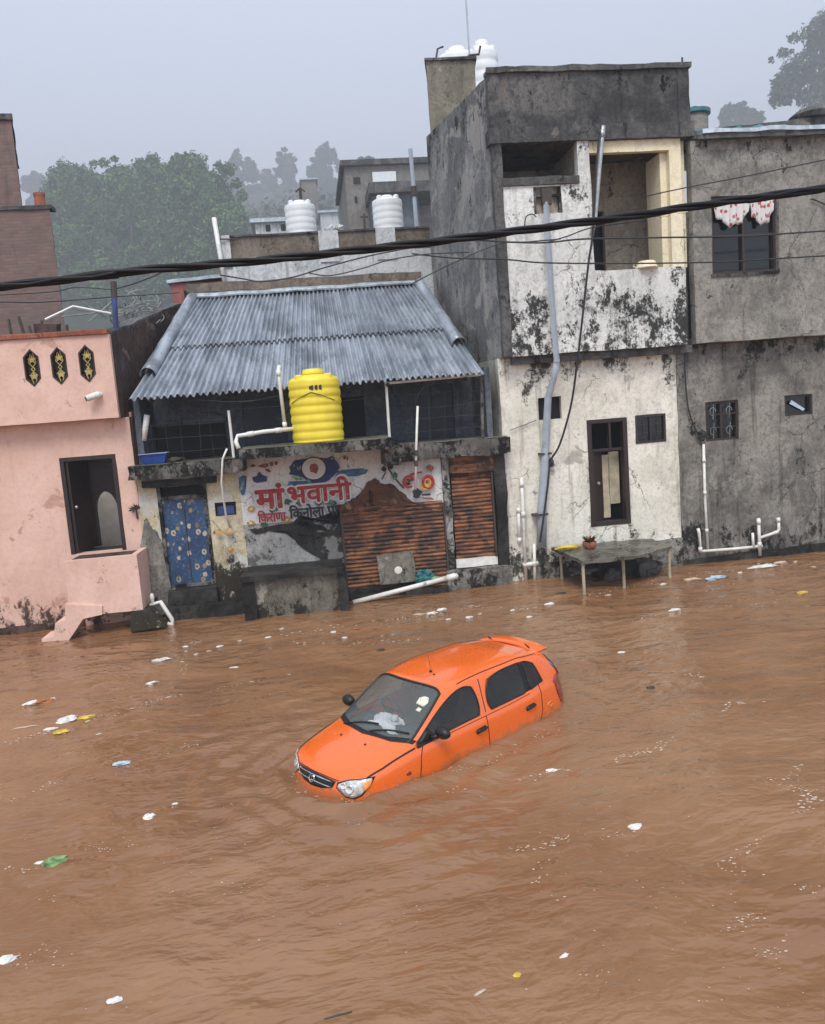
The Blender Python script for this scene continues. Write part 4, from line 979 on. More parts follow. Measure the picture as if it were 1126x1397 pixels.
w = MB(); w.hexa([(10.68, .06, 3.42), (11.0, .06, 3.24), (11.05, .06, 3.28), (10.73, .06, 3.5), (10.68, .07, 3.42), (11.0, .07, 3.24), (11.05, .07, 3.28), (10.73, .07, 3.5)]); w.build('broken_pane', M['bag_blue'], fr)
mb = MB(); mb.hexa([(8.0, -.06, -.6), (16, -.06, -.6), (16, 0, -.6), (8.0, 0, -.6), (8.0, -.06, .12), (16, -.06, .28), (16, 0, .28), (8.0, 0, .12)], .2); mb.build('base_render', M['bench'], H, rough=.03)
# teal tarpaulin on that roof
P = thing('roof_tarpaulin', 'torn teal tarpaulin lying on the tin roof of the cement house', 'tarpaulin', (9.6, .6, 9.3))
mb = MB(); vs = []
for j in range(6):
    for i in range(21):
        u, v = i/20, j/5
        vs.append((8.62+u*2.4, .25+v*.85, 9.32+v*.22+.09*mn.noise(Vector((u*9, v*4, 2)))+.10*sin(v*pi)+.05))
mb.add(vs, [[j*21+i, j*21+i+1, (j+1)*21+i+1, (j+1)*21+i] for j in range(5) for i in range(20)]); o = mb.build('tarp_sheet', M['teal'], P, smooth=True); m = o.modifiers.new('s', 'SOLIDIFY'); m.thickness = .012
mb = MB(); mb.box(8.7, 10.9, .15, .22, 9.28, 9.36, .3); mb.build('batten', M['pvc'], P, rough=.04)
P = thing('water_drum', 'small grey-green drum standing behind the roof beam next to the grey parapet', 'drum', (8.9, 3.2, 9.7))
q = onY(947, 158, 3.2)
mb = MB(); mb.lathe([(.33, -.75), (.34, -.1), (.3, 0)], q, 20); mb.build('drum_body', M['far_grey'], P); mb = MB(); mb.lathe([(.4, 0), (.4, .09), (.12, .12), (.1, .2)], q+Vector((0, 0, .003)), 20); mb.build('drum_lid', M['teal'], P)
# flowered curtain hanging in the upper window
P = thing('window_valance', 'floral scalloped valance curtain hanging in the upper right window', 'curtain', ((wx0+wx1)/2, U, wz1))
t = NT('floral_cloth'); v = t.n.new('ShaderNodeTexVoronoi'); v.inputs['Scale'].default_value = 9; t.link(t.tc, v.inputs['Vector'])
c = t.mix(t.step(v.outputs['Distance'], .40, .34), (.68, .66, .64), t.mix(t.step(t.sep(v.outputs['Color'])[0], .5, .55), (.45, .08, .07), (.42, .18, .16)))
t.set('Base Color', c); t.set('Roughness', .9); M['cloth'] = t.mat
for nm, a, b in (('curtain_swag', wx0+.06, wx0+.88), ('curtain_swag', wx0+.88, wx1-.04)):
    mb = MB(); n = 40; vs = []
    for j in range(7):
        for i in range(n+1):
            u = i/n; v_ = j/6
            L = .18+.34*sin(pi*u)**.8+.04*sin(u*19)
            vs.append((a+(b-a)*u, U+.025-.028*sin(u*34+v_*1.5)*(.4+v_), wz1-.10-L*v_))
    mb.add(vs, [[j*(n+1)+i, j*(n+1)+i+1, (j+1)*(n+1)+i+1, (j+1)*(n+1)+i] for j in range(6) for i in range(n)])
    o = mb.build(nm, M['cloth'], P, smooth=True); m = o.modifiers.new('s', 'SOLIDIFY'); m.thickness = .004
mb = MB(); mb.tube([(wx0+.04, U+.04, wz1-.09), (wx1-.04, U+.04, wz1-.09)], .012, 8); mb.build('curtain_rod', M['iron'], P)

# ================================================================== HOUSES BEHIND
Yw = 7.0
H = thing('white_house', 'white plastered house with brown parapet panels behind the tin roof', 'house', (.5, Yw, 0))
x0, x1 = onY(303, 360, Yw).x, 3.9
zb, zt = onY(440, 372, Yw).z, onY(440, 346, Yw).z
mb = MB(); mb.box(x0, x1, Yw, Yw+6, -.6, zt, .5); mb.build('main_wall', M['far_white'], H, rough=.02)
zp = onY(440, 318, Yw).z
mb = MB(); mb.box(x0+.12, x1, Yw+.03, Yw+.2, zt+.002, zp, .4); mb.build('parapet_panel', M['far_brown'], H, rough=.02)
for a, b in ((303, 315), (436, 463), (514, 541)):
    qa, qb = onY(a, 340, Yw).x, onY(b, 340, Yw).x
    mb = MB(); mb.box(qa, qb, Yw-.04, Yw+.25, zt-.25, zp+.06, .3); mb.build('pilaster', M['far_white'], H, rough=.015)
mb = MB(); mb.box(x0+.1, x1, Yw-.02, Yw+.26, zp+.003, zp+.055, .4); mb.build('parapet_coping', M['conc_dark'], H, rough=.02)
roofz = zp-.5
mb = MB(); mb.box(x0, x1, Yw+.25, Yw+6, roofz-.15, roofz, .6); mb.build('roof', M['conc_dark'], H)
P = thing('roof_pipe', 'leaning white pipe at the left corner of the white house', 'pipe', (x0, Yw-.1, 6))
mb = MB(); mb.tube([onY(308, 396, Yw-.12), onY(302, 356, Yw-.12), onY(292, 297, Yw-.12)], .065, 10); mb.build('pipe_run', M['pvc'], P, smooth=True)
mb = MB(); q = onY(300, 326, Yw-.12); mb.tube([q, q+Vector((.5, .1, -.02))], .02, 6); mb.build('clamp_bar', M['iron'], P)
P = thing('small_roof_rubble', 'white lumps of rubble on the white house parapet between the tanks', 'rubble', onY(457, 313, Yw+.1))
random.seed(11)
for k in range(4):
    crumple('rubble_lump', onY(447+k*6, 313-k*.4, Yw+.1)+Vector((0, 0, .02)), .09, .08, .07+.04*(k % 2), M['far_white'], P, k+1, 8)
def tank(name, label, c, r, h, m, n_ring, group=None, gv=.965, hk=.80, dk=1.0):
    T = thing(name, label, 'water tank', c, group)
    prof = [(r*.96, 0), (r, .03)]
    hb = h*hk
    for i in range(n_ring):
        z0 = .03+(hb-.06)*i/n_ring; z1 = .03+(hb-.06)*(i+1)/n_ring; d = (z1-z0)
        prof += [(r*gv, z0+d*.10), (r*gv, z0+d*.20), (r, z0+d*.38), (r*1.005, z0+d*.65), (r*.99, z0+d*.92)]
    prof += [(r*.99, hb-.02), (r*.96, hb+.02), (r*.84, hb+.055*h*dk), (r*.62, hb+.085*h*dk), (r*.42, hb+.1*h*dk)]
    mb = MB(); mb.lathe(prof, c, 40); body = mb.build('tank_body', m, T, smooth=True)
    c = Vector(c)
    mb = MB(); zl = hb+.1*h*dk
    mb.lathe([(r*.42, 0), (r*.43, .03), (r*.38, .09*h*dk), (r*.2, .1*h*dk), (.0, .1*h*dk)], c+Vector((0, 0, zl+.002)), 28); mb.build('tank_lid', m, T, smooth=True)
    for k in range(4):
        a = pi/4+k*pi/2; mb = MB()
        p = c+Vector((cos(a)*r*.78, sin(a)*r*.78, hb+.02)); mb.lathe([(.09, 0), (.08, .05*h), (.05, .065*h)], p, 12)
        mb.build('lifting_lug', m, body)
    return T
TY = -.82; cx_ = (onY(396, 560, TY).x+onY(467, 560, TY).x)/2; TR = (onY(467, 560, TY).x-onY(396, 560, TY).x)/2; TH = onY(430, 503, TY).z-PZ
T = tank('water_tank', 'yellow ribbed plastic water tank on the concrete platform', (cx_, TY, PZ), TR, TH, M['tank_yellow'], 7, None, .972, .84, .8)
# dark lettering smudge and a strap around the yellow tank
mb = MB()
for k in range(9):
    a = rad(-100+k*3.0); r = TR+.006
    p = Vector((cx_+r*cos(a), TY+r*sin(a), PZ+TH*.735)); t_ = Vector((-sin(a), cos(a), 0)); w_ = .013; h_ = .028+.018*((k*7) % 3)/2
    if k in (3, 6): continue
    mb.hexa([p-t_*w_-Vector((0, 0, h_)), p+t_*w_-Vector((0, 0, h_)), p+t_*w_-Vector((0, 0, h_))+Vector((0, .01, 0)), p-t_*w_-Vector((0, 0, h_))+Vector((0, .01, 0)), p-t_*w_+Vector((0, 0, h_)), p+t_*w_+Vector((0, 0, h_)), p+t_*w_+Vector((0, .01, h_)), p-t_*w_+Vector((0, .01, h_))])
mb.build('tank_lettering', M['black_paint'], T)
mb = MB(); r = TR+.010
mb.tube([(cx_+r*cos(a), TY+r*sin(a), z) for a, z in [(rad(-152+i*9), PZ+TH*.55+.18*(1-abs(i-6)/6)) for i in range(13)]], .007, 5); mb.build('tank_strap', M['wire'], T)
for (a, b, yb, name, lab) in (((391, 317), (433, 275), Yw+1.2, 'water_tank', 'white ribbed water tank on the roof nearer the leaning white pipe'), ((510, 310), (551, 268), Yw+1.2, 'water_tank', 'white ribbed water tank on the roof nearer the grey side wall')):
    p, q = onY(a[0], a[1], yb), onY(b[0], a[1], yb); top = onY(a[0], b[1], yb)
    r = (q.x-p.x)/2
    hh = top.z-roofz
    tank(name, lab, ((p.x+q.x)/2, yb, roofz), r, hh, M['tank_white'], 8, 'white water tanks on the roof behind', .982, .9, .5)
def stack(p, y, h, name, label):
    q = onY(*p, y); P = thing(name, label, 'pipe', q)
    mb = MB(); mb.tube([q, q+Vector((0, 0, h))], .045, 8); mb.build('pipe_run', M['iron'], P)
    mb = MB(); mb.tube([q+Vector((-.14, 0, h*.8)), q+Vector((0, 0, h+.05)), q+Vector((.14, 0, h*.8))], .025, 6); mb.build('pipe_cowl', M['iron'], P)
stack((411, 274), Yw+1.2, .32, 'vent_pipe', 'short dark vent pipe above the left white tank')
q = onY(641, 80, 4.6)
P = thing('antenna_mast', 'thin tall grey mast rising from the stair head block', 'mast', q)
mb = MB(); mb.tube([q-Vector((0, 0, .4)), q+Vector((0, 0, 3.2))], .022, 6); mb.build('mast_tube', M['steel'], P)
mb = MB(); mb.tube([q+Vector((-.25, 0, -.12)), q+Vector((0, 0, .08)), q+Vector((.25, 0, .1)), q+Vector((.3, 0, .3))], .03, 6); mb.tube([q+Vector((-.9, .1, -.1)), q+Vector((-.8, .1, .3)), q+Vector((-.65, .1, .35))], .025, 6); mb.build('mast_bracket', M['iron'], P)
p, q = onY(650, 112, 6.9), onY(684, 112, 6.9)
tank('water_tank', 'white ribbed water tank on top of the tall grey house', ((p.x+q.x)/2-.15, 6.9, onY(660, 150, 6.9).z), (q.x-p.x)*.62, onY(660, 56, 6.9).z-onY(660, 150, 6.9).z, M['tank_white'], 5)
p, q = onY(598, 90, 8.6), onY(650, 90, 8.6)
tank('water_tank', 'white tank top just showing behind the stair head block', ((p.x+q.x)/2, 8.6, onY(620, 150, 8.6).z), (q.x-p.x)*.55, onY(620, 66, 8.6).z-onY(620, 150, 8.6).z, M['tank_white'], 4)
# red wall between the pink terrace and the tin roof
Yr = 8.0
H = thing('red_house', 'small red painted house beyond the pink terrace', 'house', (-3, Yr, 0))
a, b = onY(234, 392, Yr), onY(303, 374, Yr)
mb = MB(); mb.box(a.x, b.x+.4, Yr, Yr+4, -.6, a.z+.1, .5); mb.build('main_wall', M['far_red'], H, rough=.02)
mb = MB(); mb.hexa([(a.x-.1, Yr-.1, a.z+.102), (b.x+.5, Yr-.1, a.z+.22), (b.x+.5, Yr+4, a.z+.22), (a.x-.1, Yr+4, a.z+.102), (a.x-.1, Yr-.1, a.z+.19), (b.x+.5, Yr-.1, a.z+.31), (b.x+.5, Yr+4, a.z+.31), (a.x-.1, Yr+4, a.z+.19)], .5); mb.build('roof', M['tin'], H, rough=.03)
q = onY(258, 408, Yr)
mb = MB(); mb.box(q.x-.12, q.x+.25, Yr-.02, Yr-.001, q.z-.25, q.z+.25); mb.build('window', M['black'], H)
# far grey apartment block in the mist
Yg = 62
H = thing('apartment_block', 'misty grey brown block behind the right white tank', 'building', (10, Yg, 0))
a, b, c, d = onY(470, 228, Yg), onY(520, 222, Yg), onY(484, 330, Yg), onY(640, 215, Yg)
gz = c.z-14
mb = MB(); mb.box(a.x, d.x, Yg, Yg+14, gz, a.z, 3); mb.build('wall', M['far_grey'], H)
mb = MB(); mb.box(a.x-.4, d.x, Yg-.5, Yg+14, a.z+.01, a.z+.5, 3); mb.build('roof', M['conc_dark'], H)
p, q = onY(503, 249, Yg-5), onY(600, 262, Yg-5)
mb = MB(); mb.box(p.x, q.x, Yg-5, Yg-.002, p.z-.9, p.z, 3); mb.build('canopy', M['conc_dark'], H)
p, q = onY(505, 262, Yg-4), onY(575, 330, Yg-4)
mb = MB(); mb.box(p.x+.1, q.x, Yg-4, Yg-.004, gz, p.z-.2, 3); mb.build('lower_block', M['verandah'], H)
for (x0_, y0_, x1_, y1_) in ((482, 242, 492, 250), (484, 268, 488, 276)):
    p, q = onY(x0_, y0_, Yg-.1), onY(x1_, y1_, Yg-.1); mb = MB(); mb.box(p.x, q.x, Yg-.12, Yg-.001, q.z, p.z); mb.build('window', M['dark_room'], H)
p, q = onY(508, 235, Yg-.3), onY(541, 247, Yg-.3)
mb = MB(); mb.box(p.x, q.x, Yg-.35, Yg-.05, q.z, p.z); mb.build('light_panel', M['tank_white'], H)
p = onY(496, 310, 16); P = thing('standpipe', 'thin dark standpipe with a capped top left of the right white tank', 'pipe', p)
mb = MB(); t_ = onY(497, 292, 16); mb.tube([p-Vector((0, 0, 2)), t_], .05, 8); mb.tube([t_+Vector((-.15, 0, -.1)), t_+Vector((.15, 0, -.1))], .04, 6); mb.build('pipe_run', M['iron'], P)
p, q = onY(569, 312, 9.4), onY(560, 203, 9.4)
P = thing('tall_vent_pipe', 'tall thin pale pipe standing beside the grey side wall', 'pipe', p)
mb = MB(); mb.tube([p-Vector((0, 0, 1)), p+(q-p)*.5, q], .065, 8); mb.build('pipe_run', M['pvc_blue'], P); mb = MB(); s_ = p+(q-p)*.47; mb.tube([s_-Vector((0, 0, .15)), s_+Vector((0, 0, .15))], .1, 8); mb.build('pipe_joint', M['iron'], P)
# hillside huts far off
def hut(p, q, D, label, m, win=0):
    a = atD(*p, D); b = atD(*q, D); y = a.y
    H = thing('hillside_house', label, 'house', (a.x, y, a.z-2))
    mb = MB(); mb.box(a.x, b.x, y, y+6, b.z-8, a.z, 3); mb.build('wall', m, H)
    mb = MB(); mb.box(a.x-.4, b.x+.4, y-.4, y+6.3, a.z+.01, a.z+.35, 3); mb.build('roof', M['tin'], H)
    for k in range(win):
        x = a.x+(b.x-a.x)*(.3+.45*k); mb = MB(); mb.box(x, x+(b.x-a.x)*.14, y-.05, y-.002, a.z-.55*(a.z-b.z), a.z-.12*(a.z-b.z)); mb.build('window', M['dark_room'], H)
hut((348, 305), (396, 322), 70, 'long pale hut on the slope left of the white tank', M['far_white'], 2)
hut((466, 280), (481, 292), 120, 'tiny white hut on the misty slope between the two tanks', M['tank_white'])
hut((437, 291), (462, 296), 130, 'low pale wall-like hut on the misty slope above the parapet', M['far_white'])
hut((411, 246), (432, 250), 190, 'faint flat hut high on the foggy hillside', M['far_grey'])
# ================================================================== PIPES ON THE FACADES
def pipe(name, label, pts, r, m, Y=-.06, sockets=(), cat='pipe', n=10):
    W = [onY(p[0], p[1], p[2] if len(p) > 2 else Y) for p in pts]
    P = thing(name, label, cat, W[0])
    mb = MB(); mb.tube(W, r, n); mb.build('pipe_run', m, P, smooth=True)
    if sockets:
        for (i, t) in sockets:
            mb = MB(); a, b = W[i], W[i+1]; c = a+(b-a)*t; d = (b-a).normalized()*r*1.5
            mb.tube([c-d, c+d], r*1.28, n); mb.build('pipe_socket', m, P, smooth=True)
    return P
pipe('downpipe', 'light steel downpipe hanging from the roof beam beside the yellow loggia', [(823, 172), (822, 180), (812, 297), (807, 322)], .05, M['steel'], -.5, [(1, .02)])
# broad blue-grey rainwater duct in two runs
P = thing('rainwater_duct', 'broad blue-grey rainwater duct running down the white front wall', 'drain pipe', (5, -.5, 2))
mb = MB(); mb.tube([onY(745, 276, -.47), onY(752, 390, -.47), onY(758, 470, -.47), onY(760, 494, -.47)], .062, 4); mb.build('upper_run', M['pvc_blue'], P)
mb = MB(); W = [onY(760, 490, -.46), onY(756, 515, -.3), onY(748, 542, -.13), onY(744, 619, -.12), onY(740, 690, -.12), onY(739, 746, -.12)]
mb.tube(W, .09, 10, rs=[.065, .066, .08, .085, .105, .115]); mb.build('lower_run', M['pvc_blue'], P, smooth=True)
mb = MB(); a, b = W[3], W[5]; mb.box(a.x-.13, a.x+.13, -.2, -.001, a.z-.02, a.z+.02); mb.box(b.x-.16, b.x+.16, -.24, -.001, b.z+.7, b.z+.74); q = onY(745, 262, -.42); mb.box(q.x-.1, q.x+.1, -.5, -.36, q.z-.25, q.z+.06); mb.build('duct_bracket', M['iron'], P)
P = pipe('vent_pipe', 'tall white vent pipe with a coupling left of the rainwater duct', [(711.5, 651), (714, 700), (718, 797)], .038, M['pvc'], -.1, [(0, .2), (1, .02)])
pipe('vent_pipe', 'short white pipe stub left of the tall vent pipe', [(707.5, 694), (709, 739)], .036, M['pvc'], -.06, [(0, .05), (0, .95)])
P = pipe('vent_pipe', 'short white pipe joined by a tee to the tall vent pipe', [(729, 742), (730, 797)], .036, M['pvc'], -.1, [(0, .5)])
mb = MB(); mb.tube([onY(714, 771, -.1), onY(734, 768, -.1)], .05, 10); mb.build('tee', M['pvc'], P, smooth=True)
pipe('tank_pipe', 'white riser pipe beside the yellow tank', [(381, 499, -.75), (380, 507, -.8), (389, 582, -.8)], .036, M['pvc'], .05, [(1, .03), (1, .97)])
P = pipe('tank_pipe', 'white pipe lying along the platform to the yellow tank', [(326, 612, -1.3), (322, 603, -1.25), (324, 595, -1.15), (360, 589, -1.05), (400, 585, -.95)], .042, M['pvc'], -.2, [(2, .5), (3, .5)])
pipe('tube_light', 'white tube light standing at the left end of the verandah', [(201, 566), (196, 601)], .06, M['pvc'], -.1, cat='tube light')
pipe('hose', 'thin white hose dangling from the balcony slab to the small blue vent', [(310, 612, -.42), (304, 626, -.44), (302.5, 657, -.43), (305, 680, -.3), (308.5, 703, -.1), (314, 719, -.04)], .022, M['pvc'], -.3, cat='hose', n=7)
P = pipe('sign_pole', 'thin white pole in front of the right end of the painted sign', [(570, 554), (568, 610), (567, 668)], .026, M['pvc'], -.38)
mb = MB()
for p in ((568.3, 618), (568, 632)): q = onY(*p, -.38); mb.box(q.x-.035, q.x+.035, -.42, -.29, q.z-.06, q.z+.06)
mb.build('pole_clamp', M['iron'], P)
pipe('hanging_wire', 'thin wire curling above the white sign pole', [(567, 557), (570, 540), (578, 528), (583, 526)], .008, M['wire'], -.36, cat='wire', n=5)
# small white plumbing on the cement house
pipe('supply_pipe', 'long white supply pipe below the four pane window of the cement house', [(960, 606), (962, 680), (966, 753)], .03, M['pvc'], -.06, [(0, .3), (0, .9), (1, .6)])
P = pipe('water_pipe', 'low horizontal white pipe run at the base of the cement house', [(952.5, 721), (954, 727), (956, 752), (1000, 749), (1040, 745)], .035, M['pvc'], -.11, [(1, .9), (3, .9)])
pipe('water_pipe', 'upright white pipe stub crossing the low pipe run', [(1035, 707), (1037, 758)], .036, M['pvc'], -.13, [(0, .1), (0, .7)])
pipe('water_pipe', 'short white pipe stub left of the upright stub', [(1027, 727), (1028, 748)], .03, M['pvc'], -.12)
pipe('water_pipe', 'slanting white pipe branch with an upturned end', [(1036, 734), (1060, 726), (1063, 722), (1062, 708)], .034, M['pvc'], -.13, [(0, .95), (2, .9)])
# blue tub on the balcony slab
q = onY(210, 617, -.12)
P = thing('blue_tub', 'blue plastic tub at the left end of the balcony slab', 'tub', (q.x, -.1, 3.222))
mb = MB(); c = P.location
w0, w1, d0, d1, h = .21, .27, .12, .16, .20
o8 = lambda w, d, z: [c+Vector((sx*w, sy*d, z)) for sx, sy in ((-1, -1), (1, -1), (1, 1), (-1, 1))]
b, t_, ti, bi = o8(w0, d0, 0), o8(w1, d1, h), o8(w1-.02, d1-.02, h), o8(w0-.02, d0-.02, .02)
mb.add(b+t_+ti+bi, [[3, 2, 1, 0]]+[[i, (i+1) % 4, 4+(i+1) % 4, 4+i] for i in range(4)]+[[4+i, 4+(i+1) % 4, 8+(i+1) % 4, 8+i] for i in range(4)]+[[8+i, 8+(i+1) % 4, 12+(i+1) % 4, 12+i] for i in range(4)]+[[12, 13, 14, 15]])
o = mb.build('tub_body', M['blue_tub'], P); bevel(o, .02, 3)
mb = MB(); r_ = o8(w1+.012, d1+.012, h+.002); mb.tube(r_+[r_[0]], .014, 6); mb.build('tub_rim', M['blue_tub'], P)
crumple('cloth_bundle', (q.x+.42, -.12, 3.27), .16, .09, .06, M['bag_dark'], None, 4, label='dark crumpled rag beside the blue tub', cat='rag')
# broken concrete lumps and wooden sticks near the door
P = thing('stair_rail', 'white bent pipe rail beside the pink porch buttress', 'handrail', onY(222, 820, -.7))
mb = MB(); mb.tube([onY(205, 826, -.7), onY(219, 821, -.7), onY(235, 845, -.72), onY(236, 852, -.72), onY(229, 851, -.72)], .045, 10); mb.build('rail_tube', M['pvc'], P, smooth=True)
mb = MB(); q = onY(209, 826, -.7); mb.lathe([(.03, 0), (.035, .12), (.05, .16), (.03, .24), (.0, .25)], q, 12); mb.build('rail_knob', M['pvc'], P, smooth=True)

# ================================================================== TABLE WITH POT
T = thing('stone_table', 'stone slab table on thin white legs standing in the flood', 'table', (6.3, -.75, 0))
zt = .70
f = lambda p: onZ(p[0], p[1], zt)
a, b, c, d, e, g = [Vector((p_.x, min(p_.y, -.07), p_.z)) for p_ in (f((752, 747)), f((795, 765)), f((866, 758)), f((917, 745)), f((880, 731)), f((838, 738)))]
def slab(q, z0, z1, mb): mb.hexa([Vector((p.x, p.y, z0)) for p in q]+[Vector((p.x, p.y, z1)) for p in q], .15)
mb = MB(); slab([b, c, g, a], zt-.075, zt, mb); mb.build('table_top', M['table_slab'], T, rough=.03, freq=4)
c2, g2 = c+(d-c)*.01, g+(e-g)*.02
mb = MB(); slab([c2, d, e, g2], zt-.07, zt-.012, mb); mb.build('table_top', M['table_slab'], T, rough=.03, freq=4)
for p, off in ((a, (.18, -.12)), (b, (.03, .06)), (d, (-.03, .08)), (c, (-.1, .35))):
    x, y = p.x+off[0], p.y+off[1]
    mb = MB(); mb.tube([(x, y, -.5), (x-.01, y, zt-.065)], .033, 8); mb.build('leg', M['wood_beige'], T)
mb = MB(); x0_, x1_ = b.x+.2, d.x-.3; mb.box(x0_, x1_, -.55, -.2, .18, .24, .2); mb.build('lower_shelf', M['stone'], T, rough=.03)
mb = MB(); mb.box(b.x+.75, b.x+1.6, -.62, -.1, -.5, .34, .15); mb.build('support_block', M['bench'], T, rough=.05)
mb = MB(); mb.box(b.x+1.62, b.x+2.0, -.75, -.2, -.5, .28, .15); mb.build('support_block', M['stone'], T, rough=.06)
random.seed(3)
for i, (p, s_) in enumerate((((822, 775), .22), ((862, 776), .26), ((905, 770), .18), ((838, 785), .15), ((885, 779), .2))):
    q = onZ(p[0], p[1], .08)
    crumple('boulder', q, s_*1.2, s_*.8, s_, M['stone'], None, i+20, 10, label='dark wet boulder under the stone slab table', cat='rock', group='boulders under the stone table')
q = onZ(805, 748, zt)
P = thing('potted_plant', 'small potted plant with reddish leaves on the stone table', 'potted plant', q)
mb = MB(); mb.lathe([(.09, 0), (.13, .03), (.15, .09), (.14, .15), (.12, .15), (.11, .1)], q, 20); mb.build('pot', M['clay'], P, rough=.01)
mb = MB()
for i in range(60):
    a_ = random.random()*2*pi; L = random.uniform(.08, .26); up = random.uniform(.3, 1.4)
    dv = Vector((cos(a_), sin(a_), up)).normalized(); s_ = Vector((-sin(a_), cos(a_), 0))*.03
    o0 = q+Vector((0, 0, .13)); m_ = o0+dv*L*.6; e_ = o0+dv*L+Vector((0, 0, -.04))
    mb.mi = 0 if random.random() < .6 else 1
    mb.add([o0, m_-s_, e_, m_+s_], [[0, 1, 2, 3]])
mb.build('leaves', [M['leafgreen'], M['far_red']], P, merge=False)
crumple('yellow_rag', onZ(776, 750, zt)+Vector((0, 0, .05)), .28, .07, .05, M['bag_yellow'], None, 2, label='yellow and red cloth scrap on the stone table', cat='rag')
crumple('white_sack', onZ(948, 758, .12), .17, .13, .17, M['foam'], None, 6, label='pale sack slumped at the foot of the cement house', cat='sack')
crumple('blue_bag', onZ(739, 785, .06), .09, .08, .09, M['blue_tub'], None, 8, label='small blue bag at the foot of the rainwater duct', cat='plastic bag')
crumple('black_bag', onZ(740, 758, .4), .13, .1, .15, M['wire'], None, 12, label='black tangle at the bottom of the rainwater duct', cat='tangle')

# ================================================================== CABLES
C_ = thing('twisted_cable', 'thick black twisted overhead cable crossing in front of the houses', 'cable', (0, -11.6, 5))
Yc = -11.9
base = [(-120, 404), (0, 391), (90, 381), (180, 370), (290, 361), (400, 351), (500, 340), (590, 330), (700, 316), (790, 304), (860, 295), (930, 284), (1000, 274), (1065, 265), (1126, 257), (1260, 238)]
W = [onY(*p, Yc) for p in base]
dl = (W[1]-W[0]).normalized(); W = [W[0]-dl*14]+W; dr_ = (W[-1]-W[-2]).normalized(); W = W+[W[-1]+dr_*14]
def catmull(P, n):
    out = []
    for i in range(len(P)-1):
        p0, p1, p2, p3 = P[max(i-1, 0)], P[i], P[i+1], P[min(i+2, len(P)-1)]
        m_ = n if (p2-p1).length < 5 else n*4
        for j in range(m_):
            t = j/m_
            out.append(.5*((2*p1)+(p2-p0)*t+(2*p0-5*p1+4*p2-p3)*t*t+(3*p1-p0-3*p2+p3)*t**3))
    return out+[P[-1]]
cl = catmull(W, 22)
acc = 0; lens = [0]
for i in range(1, len(cl)): acc += (cl[i]-cl[i-1]).length; lens.append(acc)
for k, (r, off, ph) in enumerate(((.0135, .0140, 0), (.0135, .0140, 2*pi/3), (.0135, .0140, 4*pi/3))):
    mb = MB(); pts = []
    for c, L in zip(cl, lens):
        a_ = L*2*pi/1.1+ph+.5*mn.noise(Vector((L*.7, 0, 0)))
        pts.append(c+Vector((0, cos(a_)*off, sin(a_)*off)))
    mb.tube(pts, r, 8); mb.build('cable_strand', M['rubber'], C_, smooth=True, merge=False)
def wire(label, pts, r, Y, ext=(0, 0), cat='wire'):
    W = [onY(p[0], p[1], p[2] if len(p) > 2 else Y) for p in pts]
    if ext[0]: W = [W[0]+(W[0]-W[1]).normalized()*ext[0]]+W
    if ext[1]: W = W+[W[-1]+(W[-1]-W[-2]).normalized()*ext[1]]
    P = thing('overhead_wire', label, cat, W[0]); mb = MB(); mb.tube(catmull(W, 6), r, 6); mb.build('wire_core', M['wire'], P, merge=False)
wire('thin black wire sagging low across the grey side wall and balcony', [(562, 346), (620, 352), (690, 354), (760, 359), (960, 358), (1126, 349)], .016, -.9, (0, 8))
wire('thin black wire just under the thick cable across the loggia', [(640, 326), (690, 330), (745, 331), (798, 326), (908, 324), (1020, 322), (1126, 315)], .018, -1.1, (0, 8))
wire('thin wire slanting down the grey side wall', [(560, 388), (620, 358), (680, 333), (720, 330), (765, 326)], .014, -.8)
wire('thin wire slanting up across the top of the cement house', [(880, 268), (936, 256), (1020, 240), (1126, 218)], .013, -.7, (0, 8))
wire('thin dropped wire from the thick cable to the wall bracket', [(745, 331), (775, 322), (810, 310), (880, 301, -2.5)], .014, -1.2)
wire('thin black wire looping below the thick cable over the white house', [(300, 375), (330, 380), (358, 384), (400, 378), (440, 366), (500, 350), (570, 336)], .014, -2)
wire('thin wire crossing under the loop above the tin roof', [(420, 372), (450, 376), (495, 366), (530, 355), (580, 347), (640, 344)], .012, -1.8)
wire('short wire running from the brick building to the blue pole', [(-30, 404), (70, 398), (104, 392), (154, 395)], .014, .25, (5, 0))
wire('long thin wire passing behind the blue pole towards the tin roof', [(-20, 412), (60, 412), (155, 405), (245, 399)], .014, .35, (5, 0))
wire('thin wire dropping from the thick cable to the blue pole', [(154, 395), (180, 388), (212, 376, -3), (225, 368, -6)], .014, .25)
wire('short cable end on the wall right of the loggia', [(1126, 279), (1110, 272), (1106, 272)], .014, -.4)
wire('black cable hanging in a long loop down the white front', [(821, 171, -.5), (815, 215, -.6), (809, 317, -.7), (803, 360, -.7), (794, 441, -.6), (787, 500, -.5), (779, 554, -.3), (764, 606, -.2), (751, 630, -.15), (748, 659, -.2), (742, 705, -.3), (737, 740, -.3)], .024, -.5, cat='cable')
wire('black wire running down the corner of the cement house to its window', [(934, 480), (935, 510), (939, 555), (948, 583), (957, 597)], .018, -.08)
wire('thin wire on the cream wall left of the small window', [(696, 587), (715, 580), (732, 573)], .008, -.05)
wire('thin curling wire on the mouldy wall under the barred window', [(716, 308), (718, 296), (726, 292), (732, 296)], .012, -.45)
wire('thin wire slack across the verandah eave', [(205, 540), (260, 545), (330, 548), (380, 540)], .007, -.4)
q = onY(752, 631, -.1); crumple('junction_box', q, .07, .06, .1, M['wire'], None, 31, 8, label='black taped cable joint on the white front wall', cat='cable joint')
q = onY(958, 594, -.1); crumple('junction_box', q, .09, .06, .13, M['wire'], None, 33, 8, label='black taped cable joint by the four pane window', cat='cable joint')

